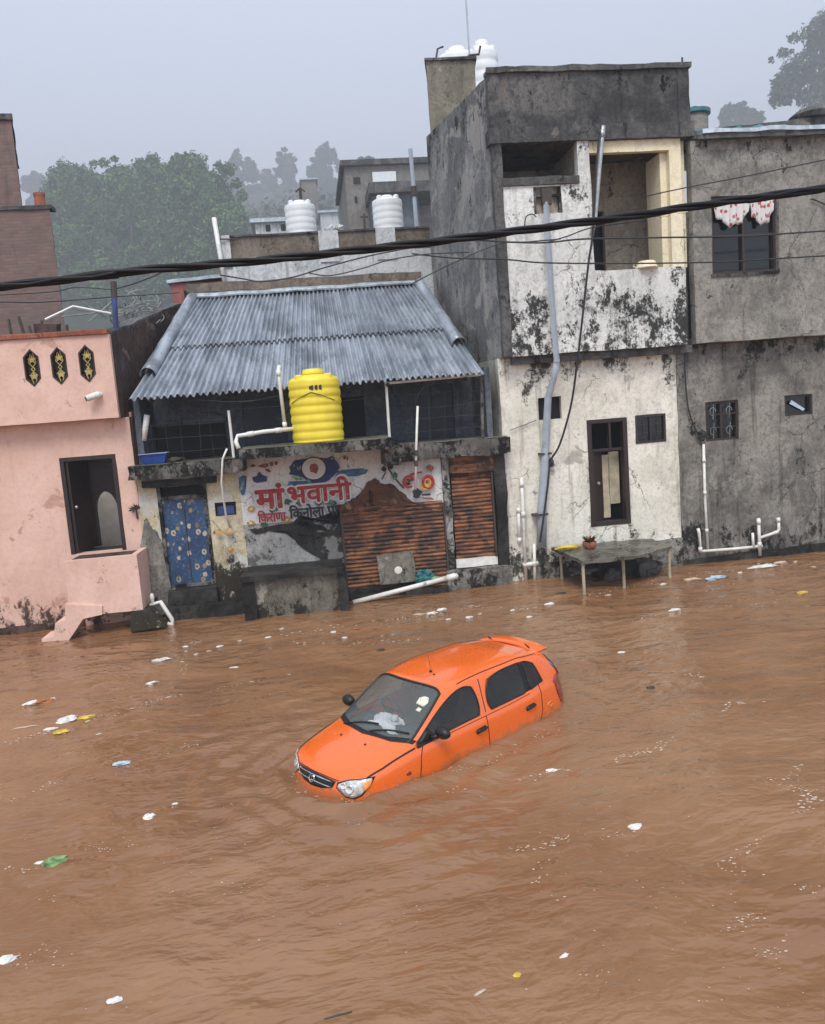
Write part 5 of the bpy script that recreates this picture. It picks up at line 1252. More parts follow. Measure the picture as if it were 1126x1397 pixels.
# ================================================================== TREES
import numpy as np
def leaves_mesh(name, cents, rads, n, size, m, parent, seed, flat=.75, origin=Vector((0, 0, 0))):
    rg = np.random.default_rng(seed)
    cents = np.array(cents); rads = np.array(rads)
    w = rads[:, 0]*rads[:, 2]; idx = rg.choice(len(cents), n, p=w/w.sum())
    d = rg.normal(size=(n, 3)); d /= np.linalg.norm(d, axis=1)[:, None]
    rr = rg.uniform(.3, 1.03, n)**.5
    # lumpy radius so that every blob has an uneven outline
    ph = rg.uniform(0, 6.28, (len(cents), 3))[idx]
    lump = 1+.22*np.sin(d[:, 0]*5+ph[:, 0])*np.sin(d[:, 2]*5+ph[:, 1])+.14*np.sin(d[:, 1]*11+ph[:, 2])
    p = cents[idx]+d*rads[idx]*(rr*lump)[:, None]
    keep = d[:, 2] > -.85
    p = p[keep]; d = d[keep]; n = len(p)
    nr = d*.7+rg.normal(size=(n, 3))*.6+np.array([0, 0, .45]); nr /= np.linalg.norm(nr, axis=1)[:, None]
    a = np.cross(nr, rg.normal(size=(n, 3))); a /= np.linalg.norm(a, axis=1)[:, None]; b = np.cross(nr, a)
    s = (size*rg.uniform(.6, 1.35, n))[:, None]
    v = np.empty((n, 6, 3))
    v[:, 0] = p-a*s; v[:, 1] = p-a*s*.25+b*s*.5-nr*s*.12; v[:, 2] = p+a*s*.5+b*s*.42; v[:, 3] = p+a*s*1.05-nr*s*.25; v[:, 4] = p+a*s*.45-b*s*.46; v[:, 5] = p-a*s*.3-b*s*.5-nr*s*.12
    v = v.reshape(-1, 3)-np.array(origin)
    me = bpy.data.meshes.new(name)
    me.vertices.add(n*6); me.vertices.foreach_set('co', v.ravel())
    me.loops.add(n*6); me.loops.foreach_set('vertex_index', np.arange(n*6))
    me.polygons.add(n); me.polygons.foreach_set('loop_start', np.arange(n)*6); me.polygons.foreach_set('loop_total', np.full(n, 6))
    me.update(calc_edges=True); me.materials.append(m)
    o = bpy.data.objects.new(name, me); COL.objects.link(o)
    if parent: o.parent = parent
    return o
def tree(name, label, base, blobs, n, size, m, seed, group=None, trunk_r=.4):
    """blobs: list of (centre Vector, (rx,ry,rz)) in world space"""
    T = thing(name, label, 'tree', base, group)
    leaves_mesh('crown', [tuple(b[0]) for b in blobs], [b[1] for b in blobs], n, size, m, T, seed, origin=Vector(base))
    mb = MB(); base = Vector(base); rg = random.Random(seed)
    mid = base+(sum((b[0] for b in blobs), Vector())/len(blobs)-base)*.55
    mb.tube([base-Vector((0, 0, 1)), base+(mid-base)*.5+Vector((rg.uniform(-.3, .3), 0, 0)), mid], trunk_r, 8, rs=[trunk_r*1.3, trunk_r, trunk_r*.8])
    for b in blobs[:14]:
        e = b[0]; k_ = mid+(e-mid)*.5+Vector((rg.uniform(-1, 1), rg.uniform(-1, 1), rg.uniform(-.2, .8)))*trunk_r*2
        mb.tube([mid, k_, e], trunk_r*.4, 6, rs=[trunk_r*.6, trunk_r*.4, trunk_r*.12])
    mb.build('trunk', M['bark'], T, smooth=True, merge=False)
    return T
def blobs_from_px(lst, D, depth=.7):
    out = []
    for px, py, rx, ry in lst:
        c = atD(px, py, D); s = D/FPX
        out.append((c+Vector((0, random.uniform(-1, 1)*rx*s*.5, 0)), (rx*s, rx*s*depth, ry*s)))
    return out
random.seed(21)
def fill_crown(outline, D, nb, rmin, rmax):
    """scatter blobs inside a crown outline (px polygon)"""
    xs = [p[0] for p in outline]; ys = [p[1] for p in outline]; out = []
    def inside(x, y):
        r = False
        for i in range(len(outline)):
            a, b = outline[i], outline[i-1]
            if (a[1] > y) != (b[1] > y) and x < (b[0]-a[0])*(y-a[1])/(b[1]-a[1])+a[0]: r = not r
        return r
    tries = 0
    while len(out) < nb and tries < 20000:
        tries += 1
        x, y = random.uniform(min(xs), max(xs)), random.uniform(min(ys), max(ys)); r = random.uniform(rmin, rmax)
        if all(inside(x+r*.85*cos(t), y+r*.85*sin(t)) for t in (0, .8, 1.57, 2.4, 3.14, 3.9, 4.7, 5.5)): out.append((x, y, r, r*random.uniform(.8, 1.05)))
    return out
# the big broadleaf trees on the left
big = [('broadleaf_tree', 'big green tree behind the brick building, leftmost of the leafy crowns', 96, [(50, 262), (62, 232), (90, 216), (118, 212), (140, 222), (150, 300), (150, 420), (70, 430), (40, 330)], 6, 60, 400),
       ('broadleaf_tree', 'big green tree with a rounded crown in the middle of the left skyline', 92, [(112, 260), (140, 212), (165, 203), (205, 208), (232, 214), (250, 260), (245, 400), (210, 430), (120, 430)], 6, 60, 400),
       ('broadleaf_tree', 'broad green tree beside the leaning white pipe', 88, [(210, 270), (225, 212), (255, 203), (290, 206), (320, 228), (338, 260), (345, 310), (335, 370), (290, 400), (210, 420)], 6, 60, 400)]
for i, (nm, lab, D, ol, _, _, _) in enumerate(big):
    D *= HS
    bl = fill_crown(ol, D, 75, 9, 24)+fill_crown(ol, D, 70, 5, 9)
    bb = blobs_from_px(bl, D)
    cx = sum(p[0] for p in ol)/len(ol); b0 = atD(cx, 430, D); b0.z = min(hill_z(b0.x, b0.y)+1, b0.z)
    tree(nm, lab, b0, bb, 60000, .56, M['leaf'], 40+i, 'big leafy trees on the left', 1.2)
# darker trees on the misty ridge
far = [('tall bushy tree on the misty ridge right of the big leafy trees', 'hill_tree', 230, [(306, 250), (310, 215), (322, 200), (332, 208), (345, 210), (352, 225), (350, 260), (330, 270), (308, 265)], 14, 5, 11),
       ('round topped tree on the misty ridge left of the pointed one', 'hill_tree', 235, [(370, 235), (376, 208), (388, 199), (400, 208), (408, 225), (404, 245), (388, 250), (374, 246)], 12, 5, 10),
       ('pointed tallest tree on the misty ridge', 'hill_tree', 228, [(418, 232), (424, 212), (436, 196), (444, 183), (452, 194), (462, 208), (472, 228), (470, 244), (440, 250), (420, 246)], 14, 5, 10),
       ('low spreading tree on the ridge between the round and pointed ones', 'hill_tree', 245, [(330, 268), (345, 236), (365, 228), (385, 238), (400, 240), (420, 244), (420, 270), (380, 285), (340, 290)], 18, 6, 13),
       ('low dark tree on the ridge beside the apartment block', 'hill_tree', 215, [(420, 272), (430, 245), (450, 238), (468, 244), (470, 275), (450, 290), (425, 290)], 12, 6, 13),
       ('small pale tree on the far left ridge by the brick tower', 'hill_tree', 240, [(26, 262), (32, 240), (45, 233), (58, 238), (66, 252), (62, 275), (40, 285), (28, 280)], 10, 5, 9),
       ('small leafy tree standing above the tin roof of the cement house', 'hill_tree', 165, [(976, 160), (985, 148), (1000, 138), (1010, 133), (1022, 142), (1036, 150), (1044, 165), (1035, 180), (980, 180)], 16, 4, 9),
       ('tiny tree on the skyline just left of the tall grey house', 'hill_tree', 150, [(485, 222), (492, 213), (500, 211), (508, 216), (512, 226), (490, 228)], 5, 3, 5)]
for i, (lab, nm, D, ol, nb, r0, r1) in enumerate(far):
    D *= HS
    bb = blobs_from_px(fill_crown(ol, D, nb, r0, r1)+fill_crown(ol, D, nb*2, r0*.5, r0*.8), D)
    if not bb: continue
    cx = sum(p[0] for p in ol)/len(ol); by = max(p[1] for p in ol); b0 = atD(cx, by, D); b0.z -= 1.5
    tree(nm, lab, b0, bb, 6000, 1.35, M['leaf2'], 60+i, 'misty trees on the ridge', .4)
ol = [(1046, 120), (1044, 95), (1052, 70), (1066, 62), (1078, 40), (1095, 36), (1108, 15), (1135, -20), (1200, -40), (1260, 20), (1270, 160), (1180, 190), (1120, 180), (1075, 172), (1064, 150), (1048, 152)]
D = 310
bb = blobs_from_px(fill_crown(ol, D, 95, 9, 22)+fill_crown(ol, D, 110, 4, 9), D)
b0 = atD(1150, 230, D); b0.z -= 6
tree('tall_tree', 'tall grey-green tree rising into the fog at the top right corner', b0, bb, 60000, .58, M['leaf3'], 91, None, .8)
# undergrowth that covers the hillside
cents = []; rads = []
rg = random.Random(4)
while len(cents) < 520:
    x = rg.uniform(-500, 540); y = rg.uniform(205, 780)
    if abs(x) > y*.72+14: continue
    r = rg.uniform(3.5, 10.5); cents.append((x, y, hill_z(x, y)+r*.35)); rads.append((r*1.5, r*1.5, r))
kind(leaves_mesh('undergrowth', cents, rads, 60000, 1.65, M['leaf2'], None, 77), 'stuff')
# mossy sprig on the wall of the pink house
P = thing('wall_weed', 'dry brown weed growing out of the corner of the pink house', 'plant', onY(186, 695, -.05))
mb = MB(); c = P.location; rg = random.Random(9)
for i in range(40):
    a_ = rg.uniform(0, 2*pi); L = rg.uniform(.04, .17); dv = Vector((cos(a_)*.8, -abs(sin(a_))*.5, .5*sin(a_)+.25)).normalized(); s_ = Vector((-dv.z, 0, dv.x))*.018
    mb.add([c, c+dv*L*.6-s_, c+dv*L, c+dv*L*.6+s_], [[0, 1, 2, 3]])
mb.build('weed_leaves', M['wood_pole'], P, merge=False); mb = MB(); mb.tube([c+Vector((0, .03, -.2)), c], .02, 5); mb.build('stem', M['bark'], P)
# ================================================================== ORANGE CAR
CARX, CARY, CARZ, CARYAW, CARPIT, CARS = 1.076, -7.82, -.585, rad(215.3), .0, .97
CAR = thing('car', 'orange hatchback stranded in the flood with brown water up to its doors', 'car', (CARX, CARY, CARZ), rot=(0, CARPIT, CARYAW))
CAR.scale = (CARS,)*3
t = NT('orange_car_paint'); t.set('Base Color', (.83, .135, .004)); t.set('Roughness', .28); t.set('Coat Weight', .9); t.set('Coat Roughness', .03)
n = t.noise(60, 4, .6); t.set('Roughness', t.step(n, .3, .7, .24, .34))
z_ = t.sep()[2]; md_ = t.noise(7, 10, .75); f_ = t.math('ADD', t.math('MULTIPLY', z_, -1.6), md_)
c_ = t.mix(t.step(f_, -.62, -.46, 0, .6), (.83, .135, .004), (.30, .15, .07)); sp_ = t.noise(38, 6, .7); c_ = t.mix(t.math('MULTIPLY', t.step(sp_, .60, .66, 0, .55), t.step(z_, 1.0, .7)), c_, (.26, .13, .06)); t.set('Base Color', c_); M['paint'] = t.mat
t = NT('car_glass'); t.set('Base Color', (.02, .024, .025)); t.set('Roughness', .03); t.set('Alpha', .55); t.set('Specular IOR Level', .6); M['glass_side'] = t.mat
t = NT('windscreen_glass'); t.set('Base Color', (.20, .24, .235)); t.set('Roughness', .03); t.set('Alpha', .36); t.set('Specular IOR Level', .75); M['glass_front'] = t.mat  # pale grey-green base colour stands in for sky reflected in the glass
M['trim'] = plain('black_plastic_trim', (.006, .006, .007), .45, bump=.05)
M['gap'] = plain('dark_shut_line', (.02, .006, .003), .7, bump=0)
M['lamp'] = plain('lamp_reflector', (.72, .72, .68), .12, .55, var=.35, scale=14, coat=1, bump=.2)
M['lamp_clear'] = plain('lamp_bulb_bowl', (.85, .85, .82), .1, .8, coat=1, bump=0)
M['amber'] = plain('amber_indicator', (.75, .28, .06), .15, coat=1, bump=.1)
M['red_lamp'] = plain('red_tail_lamp', (.28, .01, .012), .12, coat=1, var=.4, scale=12, bump=.1)
M['chrome'] = plain('chrome', (.7, .7, .7), .12, 1.0, bump=0)
M['seat'] = plain('beige_seat_fabric', (.16, .145, .125), .85)
M['dash'] = plain('grey_dashboard', (.05, .052, .055), .6)
M['towel'] = plain('white_cloth', (.74, .76, .76), .85)
M['sticker'] = plain('pale_sticker', (.72, .70, .58), .5, dirt=(.45, .35, .12), dirt_t=.55, scale=40)
M['sticker_blue'] = plain('blue_sticker', (.06, .16, .42), .5)

ST = [  # stations front to rear, nine points each from sill to centre line (left side, y>0)
 [(1.58, .62, .25), (1.63, .65, .46), (1.635, .655, .60), (1.575, .655, .735), (1.60, .605, .775), (1.65, .53, .79), (1.69, .43, .80), (1.745, .22, .81), (1.765, 0, .815)],
 [(1.22, .725, .25), (1.24, .74, .46), (1.24, .738, .66), (1.22, .712, .82), (1.22, .672, .872), (1.23, .62, .892), (1.26, .52, .908), (1.33, .28, .925), (1.35, 0, .93)],
 [(.80, .735, .25), (.80, .752, .48), (.80, .75, .70), (.80, .728, .865), (.80, .70, .935), (.78, .675, .975), (.83, .625, .985), (.95, .32, 1.0), (.99, 0, 1.005)],
 [(.34, .735, .25), (.34, .752, .48), (.34, .752, .72), (.34, .735, .88), (.36, .712, .95), (.08, .585, 1.355), (.10, .545, 1.395), (.17, .29, 1.425), (.19, 0, 1.432)],
 [(-.22, .735, .25), (-.22, .752, .48), (-.22, .752, .73), (-.22, .738, .895), (-.22, .714, .965), (-.25, .588, 1.385), (-.26, .545, 1.435), (-.26, .29, 1.475), (-.26, 0, 1.482)],
 [(-.33, .735, .25), (-.33, .752, .48), (-.33, .752, .735), (-.33, .738, .90), (-.33, .714, .968), (-.35, .588, 1.39), (-.35, .545, 1.438), (-.35, .29, 1.478), (-.35, 0, 1.485)],
 [(-1.04, .735, .25), (-1.04, .752, .48), (-1.04, .752, .75), (-1.04, .735, .92), (-1.04, .708, .985), (-.99, .582, 1.38), (-.99, .54, 1.43), (-1.0, .285, 1.465), (-1.0, 0, 1.472)],
 [(-1.08, .735, .25), (-1.08, .752, .48), (-1.08, .751, .755), (-1.08, .733, .925), (-1.08, .706, .99), (-1.03, .581, 1.378), (-1.03, .538, 1.428), (-1.03, .285, 1.463), (-1.03, 0, 1.47)],
 [(-1.36, .725, .25), (-1.36, .742, .48), (-1.36, .738, .77), (-1.36, .715, .96), (-1.33, .685, 1.05), (-1.25, .575, 1.355), (-1.25, .532, 1.415), (-1.25, .28, 1.45), (-1.25, 0, 1.456)],
 [(-1.66, .65, .25), (-1.69, .67, .48), (-1.69, .665, .76), (-1.64, .645, .95), (-1.60, .63, 1.03), (-1.50, .55, 1.32), (-1.48, .505, 1.385), (-1.49, .27, 1.415), (-1.49, 0, 1.42)],
]
def shift(i, js, dx=0, dz=0):
    for j in js: x, y, z = ST[i][j]; ST[i][j] = (x+dx, y, z+dz)
shift(0, range(9), -.05); shift(0, range(3, 9), 0, .035); shift(1, range(3, 9), 0, .012)
shift(2, range(4, 9), .03); shift(3, range(5, 9), .12, -.005); shift(4, range(5, 9), .03)
for i in (6, 7): shift(i, range(0, 9), -.03)
shift(8, range(9), -.06, 0); shift(9, range(9), -.15, 0); shift(9, range(1, 5), -.07); ST[9] = [(x, y*(1.035 if k < 5 else 1.0), z) for k, (x, y, z) in enumerate(ST[9])]; shift(6, range(9), -.02); shift(7, range(9), -.02); shift(8, range(5, 9), 0, -.02); shift(9, range(4, 9), 0, -.025)
for i in range(3, 10):                                       # squarer cabin: wider roof towards the rear, taller glass
    k_ = (0, 0, 0, .004, .008, .010, .020, .020, .030, .036)[i]
    for j in (5, 6, 7): x, y, z = ST[i][j]; ST[i][j] = (x, y+k_*(1 if j < 7 else .5), z+(.012 if j == 5 else .006))
bm = bmesh.new(); V = {}
def vert(side, key, co):
    x, y, z = co
    k = (0 if abs(y) < 1e-6 else side, key)
    if k not in V: V[k] = bm.verts.new((x, y*side, z))
    return V[k]
def quad(vs, mi, side):
    u = []
    for v in vs:
        if v not in u: u.append(v)
    if len(u) < 3: return
    f = bm.faces.new(u if side < 0 else u[::-1]); f.material_index = mi; f.smooth = True
NS = len(ST)
for side in (1, -1):
    P = lambda i, j: vert(side, (i, j), ST[i][j])
    for i in range(NS-1):
        for j in range(8):
            mi = 0
            if j == 4 and i in (2, 3, 5): mi = 2
            if j == 4 and i == 7: mi = 2
            if j == 4 and i == 6: mi = 3
            if j in (6, 7) and i == 2: mi = 1
            quad([P(i, j), P(i, j+1), P(i+1, j+1), P(i+1, j)], mi, side)
    # nose: columns 3..8 of station 0 run down to the sill
    F = lambda r, c: (vert(side, (0, 3-r), ST[0][3-r]) if c == 3 else (P(0, c) if r == 0 else vert(side, ('n', r, c), (
        ST[0][c][0]+(.035, .035, .0)[r-1]+.012*(c-3), ST[0][c][1]*(1.0 if c > 3 else 1), (.65, .46, .25)[r-1]))))
    for r in range(3):
        for c in range(3, 8): quad([F(r, c), F(r, c+1), F(r+1, c+1), F(r+1, c)], 0, -side)
    # tail: centre columns
    L = NS-1
    def B(r, c):
        if c == 0: return P(L, r)
        if r == 6: return P(L, 6+c)
        x = (-1.76, -1.80, -1.80, -1.76, -1.71, -1.57)[r]-(.22, .22, .22, .22, .2, .15)[r]; y = ST[L][r][1]*.52 if c == 1 else 0
        return vert(side, ('t', r, c), (x-(.02 if c == 2 else 0), y, ST[L][r][2]+.01))
    for r in range(6):
        for c in range(2):
            mi = 2 if (r == 4) else 0
            quad([B(r, c), B(r+1, c), B(r+1, c+1), B(r, c+1)], mi, side)
bmesh.ops.recalc_face_normals(bm, faces=bm.faces)
cl = bm.edges.layers.float.new('crease_edge')
for e in bm.edges:
    ms = set(f.material_index for f in e.link_faces)
    if len(ms) > 1: e[cl] = .82
    if len(e.link_faces) == 1: e[cl] = 1
def E_(k1, k2, w):
    for side in (1, -1):
        a = V.get((0 if abs(k1[2]) < 1e-6 else side, k1[0:2])); b = V.get((0 if abs(k2[2]) < 1e-6 else side, k2[0:2]))
        if a and b:
            e = bm.edges.get((a, b))
            if e: e[cl] = w
for i in range(0, NS-1):
    E_((i, 3, 1), (i+1, 3, 1), .35)
    E_((i, 4, 1), (i+1, 4, 1), .30)
    if i > 2: E_((i, 6, 1), (i+1, 6, 1), .25)
for j in range(5, 8): E_((2, j, 1), (2, j+1, 1 if j < 7 else 0), .7)
for j in range(3, 8): E_((0, j, 1), (0, j+1, 1 if j < 7 else 0), .35)
me = bpy.data.meshes.new('car_cage'); bm.to_mesh(me); bm.free()
for k in ('paint', 'glass_front', 'glass_side', 'trim'): me.materials.append(M[k])
tmp = bpy.data.objects.new('car_cage', me); COL.objects.link(tmp)
sm = tmp.modifiers.new('s', 'SUBSURF'); sm.levels = sm.render_levels = 3
dg = bpy.context.evaluated_depsgraph_get(); dg.update()
full = bpy.data.meshes.new_from_object(tmp.evaluated_get(dg)); bpy.data.objects.remove(tmp)
bmf = bmesh.new(); bmf.from_mesh(full); bmesh.ops.recalc_face_normals(bmf, faces=bmf.faces)
if sum((f.normal.z*f.calc_area() for f in bmf.faces if f.calc_center_median().z > 1.3)) < 0: bmesh.ops.reverse_faces(bmf, faces=bmf.faces)
BV = BVHTree.FromBMesh(bmf)
bmf.faces.ensure_lookup_table(); bmf.faces.index_update()
# split by material and connectivity into real parts
def submesh(faces, name, mat, parent, thick=None):
    me = bpy.data.meshes.new(name); idx = {}; vs = []; fs = []
    for f in faces:
        q = []
        for v in f.verts:
            if v.index not in idx: idx[v.index] = len(vs); vs.append(v.co.copy())
            q.append(idx[v.index])
        fs.append(q)
    me.from_pydata(vs, [], fs); me.materials.append(mat); me.polygons.foreach_set('use_smooth', [True]*len(fs))
    o = bpy.data.objects.new(name, me); COL.objects.link(o); o.parent = parent
    if thick: m = o.modifiers.new('t', 'SOLIDIFY'); m.thickness = thick; m.offset = -1
    return o
bmf.verts.index_update()
byM = {0: [], 1: [], 2: [], 3: []}
for f in bmf.faces: byM[f.material_index].append(f)
body = submesh(byM[0], 'body', M['paint'], CAR, .012)
wind = submesh(byM[1], 'windscreen', M['glass_front'], CAR)
for s in (1, -1): submesh([f for f in byM[3] if f.calc_center_median().y*s > 0], 'window_divider', M['trim'], CAR, .01)
todo = set(byM[2]); comps = []
while todo:
    st_ = [todo.pop()]; comp = []
    while st_:
        f = st_.pop(); comp.append(f)
        for e in f.edges:
            for g in e.link_faces:
                if g in todo: todo.remove(g); st_.append(g)
    comps.append(comp)
for c in comps: submesh(c, 'side_window' if abs(sum(f.calc_center_median().y for f in c)/len(c)) > .3 else 'rear_window', M['glass_side'], CAR)

def hit(p, d):
    loc, nr, _, _ = BV.ray_cast(Vector(p), Vector(d).normalized())
    return (loc, nr) if loc is not None else (None, None)
def near(p):
    loc, nr, _, _ = BV.find_nearest(Vector(p)); return loc, nr
def seam(name, pts, d, r=.006, m='gap', parent=None, start=3.0, smoothn=8, off=0.0):
    """thin line laid along the bodywork: points are projected along d"""
    d = Vector(d).normalized(); out = []
    for i in range(len(pts)-1):
        for k in range(smoothn):
            q = Vector(pts[i])+(Vector(pts[i+1])-Vector(pts[i]))*k/smoothn
            l, n_ = hit(q-d*start, d)
            if l: out.append(l+n_*off)
    q = Vector(pts[-1]); l, n_ = hit(q-d*start, d)
    if l: out.append(l+n_*off)
    if len(out) < 2: return None
    mb = MB(); mb.tube(out, r, 6); return mb.build(name, M[m], parent or body, local=True, merge=False, smooth=True)
def patch(name, poly, d, m, off=.008, parent=None, u=None, depth=.03, cuts=5):
    """panel that follows the bodywork: 3-D outline projected along d, with a skirt that sinks into the body"""
    d = Vector(d).normalized(); b2 = bmesh.new()
    vs = [b2.verts.new(Vector(p)-d*2.5) for p in poly]; f = b2.faces.new(vs)
    bmesh.ops.triangulate(b2, faces=[f]); bmesh.ops.subdivide_edges(b2, edges=b2.edges[:], cuts=cuts, use_grid_fill=True)
    bad = []
    for v in b2.verts:
        l, n_ = hit(v.co, d)
        if l is None:
            l, n_ = near(v.co+d*2.5)
        v.co = l+n_*off
    ed = [e for e in b2.edges if len(e.link_faces) == 1]
    r = bmesh.ops.extrude_edge_only(b2, edges=ed)
    for v in [g for g in r['geom'] if isinstance(g, bmesh.types.BMVert)]:
        l, n_ = near(v.co); v.co = v.co-n_*depth
    bmesh.ops.recalc_face_normals(b2, faces=b2.faces)
    me = bpy.data.meshes.new(name); b2.to_mesh(me); b2.free(); me.materials.append(M[m]); me.polygons.foreach_set('use_smooth', [True]*len(me.polygons))
    o = bpy.data.objects.new(name, me); COL.objects.link(o); o.parent = parent or CAR
    return o
# rubber seals round every pane: follow the pane's own boundary
def seals(faces, r, name, parent):
    fs = set(faces); E = {}
    for f in faces:
        for e in f.edges:
            if sum(1 for g in e.link_faces if g in fs) == 1:
                a, b = e.verts; E.setdefault(a, []).append(b); E.setdefault(b, []).append(a)
    seen = set()
    for v0 in list(E):
        if v0 in seen: continue
        loop = [v0]; seen.add(v0)
        while True:
            nx = [w for w in E[loop[-1]] if w not in seen]
            if not nx: break
            loop.append(nx[0]); seen.add(nx[0])
        if len(loop) > 4:
            mb = MB(); pts = [v.co+v.normal*.001 for v in loop]; mb.tube(pts+[pts[0], pts[1]], r, 6, cap=False); mb.build(name, M['trim'], parent, local=True, merge=False, smooth=True)
seals(byM[1], .016, 'windscreen_seal', wind)
for c in comps: seals(c, .009, 'window_seal', body)
# doors: shut lines on both sides
for s in (1, -1):
    D = (0, -s, 0)
    seam('shut_line', [(.86, s, .28), (.86, s, .6), (.80, s, .85), (.74, s, .955)], D)
    seam('shut_line', [(-.275, s, .28), (-.275, s, .7), (-.275, s, .96)], D)
    seam('shut_line', [(-.285, s, 1.0), (-.30, s, 1.38)], D)
    seam('shut_line', [(-1.15, s, .28), (-1.20, s, .5), (-1.30, s, .72), (-1.31, s, .95), (-1.30, s, 1.05)], D)
    seam('shut_line', [(.80, s, .935), (.3, s, .945), (-.25, s, .958), (-.7, s, .965), (-1.1, s, .985)], D, .004)
    # roof gutter line
    seam('roof_gutter', [(.02, s*.555, 2), (-.3, s*.56, 2), (-.8, s*.56, 2), (-1.2, s*.552, 2), (-1.45, s*.53, 2)], (0, 0, -1), .007, 'trim')
    # hood shut line
    seam('bonnet_line', [(1.50, s*.62, 2), (1.3, s*.655, 2), (1.05, s*.675, 2), (.86, s*.69, 2)], (0, 0, -1), .011, 'trim')
    # door handles
    for x in (-.15, -1.06):
        l, n_ = hit((x, s*2, .83), D)
        mb = MB(); mb.tube([l+Vector((-.085, s*.012, .006)), l+Vector((-.04, s*.026, .01)), l+Vector((.04, s*.026, .008)), l+Vector((.085, s*.012, .0))], .018, 8); mb.build('door_handle', M['trim'], CAR, local=True, smooth=True)
        patch('handle_recess', [(x+.075, s, .855), (x-.085, s, .865), (x-.085, s, .805), (x+.075, s, .795)], D, 'trim', .003, CAR, depth=.01, cuts=2)
    # rub strip kink low on the door and indicator repeater
    patch('side_repeater', [(.98, s, .735), (1.04, s, .735), (1.04, s, .70), (.98, s, .70)], D, 'amber' if False else 'red_lamp', .006, CAR, depth=.012, cuts=2)
    # mirrors
    mb = MB(); c = Vector((.57, s*.85, 1.06))
    prof = [(.0, -.06), (.055, -.055), (.085, -.03), (.09, .0), (.08, .035), (.05, .06), (.0, .066)]
    mb.lathe(prof, (0, 0, 0), 18, 'x', cap=False); mb.v = [tuple(Vector((v[0]*.9, v[1]*1.15, v[2]*.78))+c) for v in mb.v]
    mr = mb.build('wing_mirror', M['trim'], CAR, local=True, smooth=True)
    mb = MB(); mb.tube([c+Vector((.0, -s*.05, -.04)), c+Vector((.03, -s*.12, -.07)), c+Vector((.05, -s*.16, -.07))], .026, 8); mb.build('mirror_arm', M['trim'], mr, local=True, smooth=True)
    patch('mirror_mount', [(.80, s, .965), (.54, s, .972), (.62, s, 1.09)], D, 'trim', .006, CAR, depth=.01, cuts=3)
    # headlamp wrapping round the corner
    dh = Vector((-1, -s*.55, -.25))
    hp = [(1.63+(x-.05-1.63)*.8, s*.555+(y-s*.555)*.8, .725+(z+.045-.725)*.8) for x, y, z in [(1.80, s*.35, .715), (1.80, s*.33, .665), (1.78, s*.46, .575), (1.73, s*.57, .56), (1.66, s*.645, .60), (1.55, s*.70, .715), (1.50, s*.70, .79), (1.60, s*.62, .785), (1.72, s*.46, .765)]]
    hl = patch('headlight', hp, dh, 'lamp', .010, CAR, depth=.03)
    patch('headlight_surround', [(1.63+(x-.05-1.63)*.8, s*.555+(y-s*.555)*.8, .725+(z+.045-.725)*.8) for x, y, z in [(1.80, s*.325, .73), (1.80, s*.31, .655), (1.78, s*.46, .56), (1.73, s*.58, .545), (1.65, s*.66, .59), (1.53, s*.71, .715), (1.45, s*.71, .80), (1.60, s*.63, .80), (1.72, s*.46, .78)]], dh, 'trim', .004, CAR, depth=.02)
    patch('indicator', [(1.57, s*.65, .70), (1.52, s*.675, .745), (1.49, s*.675, .80), (1.53, s*.635, .795), (1.57, s*.62, .75)], dh, 'amber', .015, hl, depth=.015, cuts=3)
    for yy, zz, r in ((.53, .72, .05), (.45, .74, .036)):
        l, n_ = hit(Vector((1.70, s*yy, zz))-dh.normalized()*2, dh)
        if l:
            mb = MB(); N = 20; q = n_.to_track_quat('Z', 'Y')
            prof = [(r, .016), (r*.96, .020), (r*.75, .0165), (r*.35, .0135), (.0, .013)]
            mb.lathe(prof, (0, 0, 0), N, cap=False); mb.v = [tuple(q @ Vector(v)+l) for v in mb.v]; mb.build('reflector', M['lamp_clear'], hl, local=True, smooth=True)
    # tail lamps
    tp = [(x-.05, y, z) for x, y, z in [(-1.66, s*.76, 1.01), (-1.74, s*.72, 1.06), (-1.90, s*.60, 1.04), (-1.97, s*.50, .88), (-1.97, s*.50, .68), (-1.90, s*.62, .64), (-1.74, s*.74, .68), (-1.69, s*.76, .82)]]
    patch('tail_light', tp, (1, -s*.9, 0), 'red_lamp', .012, CAR, depth=.03)
    l, n_ = hit((-1.47, s*2, .74), D)
    q = n_.to_track_quat('Y', 'Z')
    mb = MB(); mb.tube([l+q @ Vector((.05*cos(a_), .004, .028*sin(a_))) for a_ in [i*pi/8 for i in range(17)]], .006, 5); mb.build('badge', M['amber'], CAR, local=True)
# grille and emblem
gp = [(1.9, y, z) for y, z in ((-.33, .765), (-.16, .785), (0, .79), (.16, .785), (.33, .765), (.30, .695), (.16, .665), (0, .658), (-.16, .665), (-.30, .695))]
gr = patch('grille', gp[::-1], (-1, 0, 0), 'trim', .008, CAR, depth=.02)
for z in (.698, .752): seam('grille_bar', [(1.9, -.29, z+.0), (1.9, -.1, z+.012), (1.9, .1, z+.012), (1.9, .29, z)], (-1, 0, 0), .009, 'chrome', gr, 1.0, 6, .014)
l, n_ = hit((3, 0, .73), (-1, 0, 0)); q = n_.to_track_quat('Z', 'Y')
mb = MB(); mb.tube([l+n_*.02+q @ Vector((.042*cos(a_), .042*sin(a_), 0)) for a_ in [i*2*pi/24 for i in range(26)]], .008, 6, cap=False)
mb.tube([l+n_*.022+q @ Vector((x, y, 0)) for x, y in ((.03, .02), (-.01, .022), (.01, 0), (-.01, -.0), (.012, -.022), (-.03, -.02))], .006, 6); mb.build('emblem', M['chrome'], gr, local=True, smooth=True)
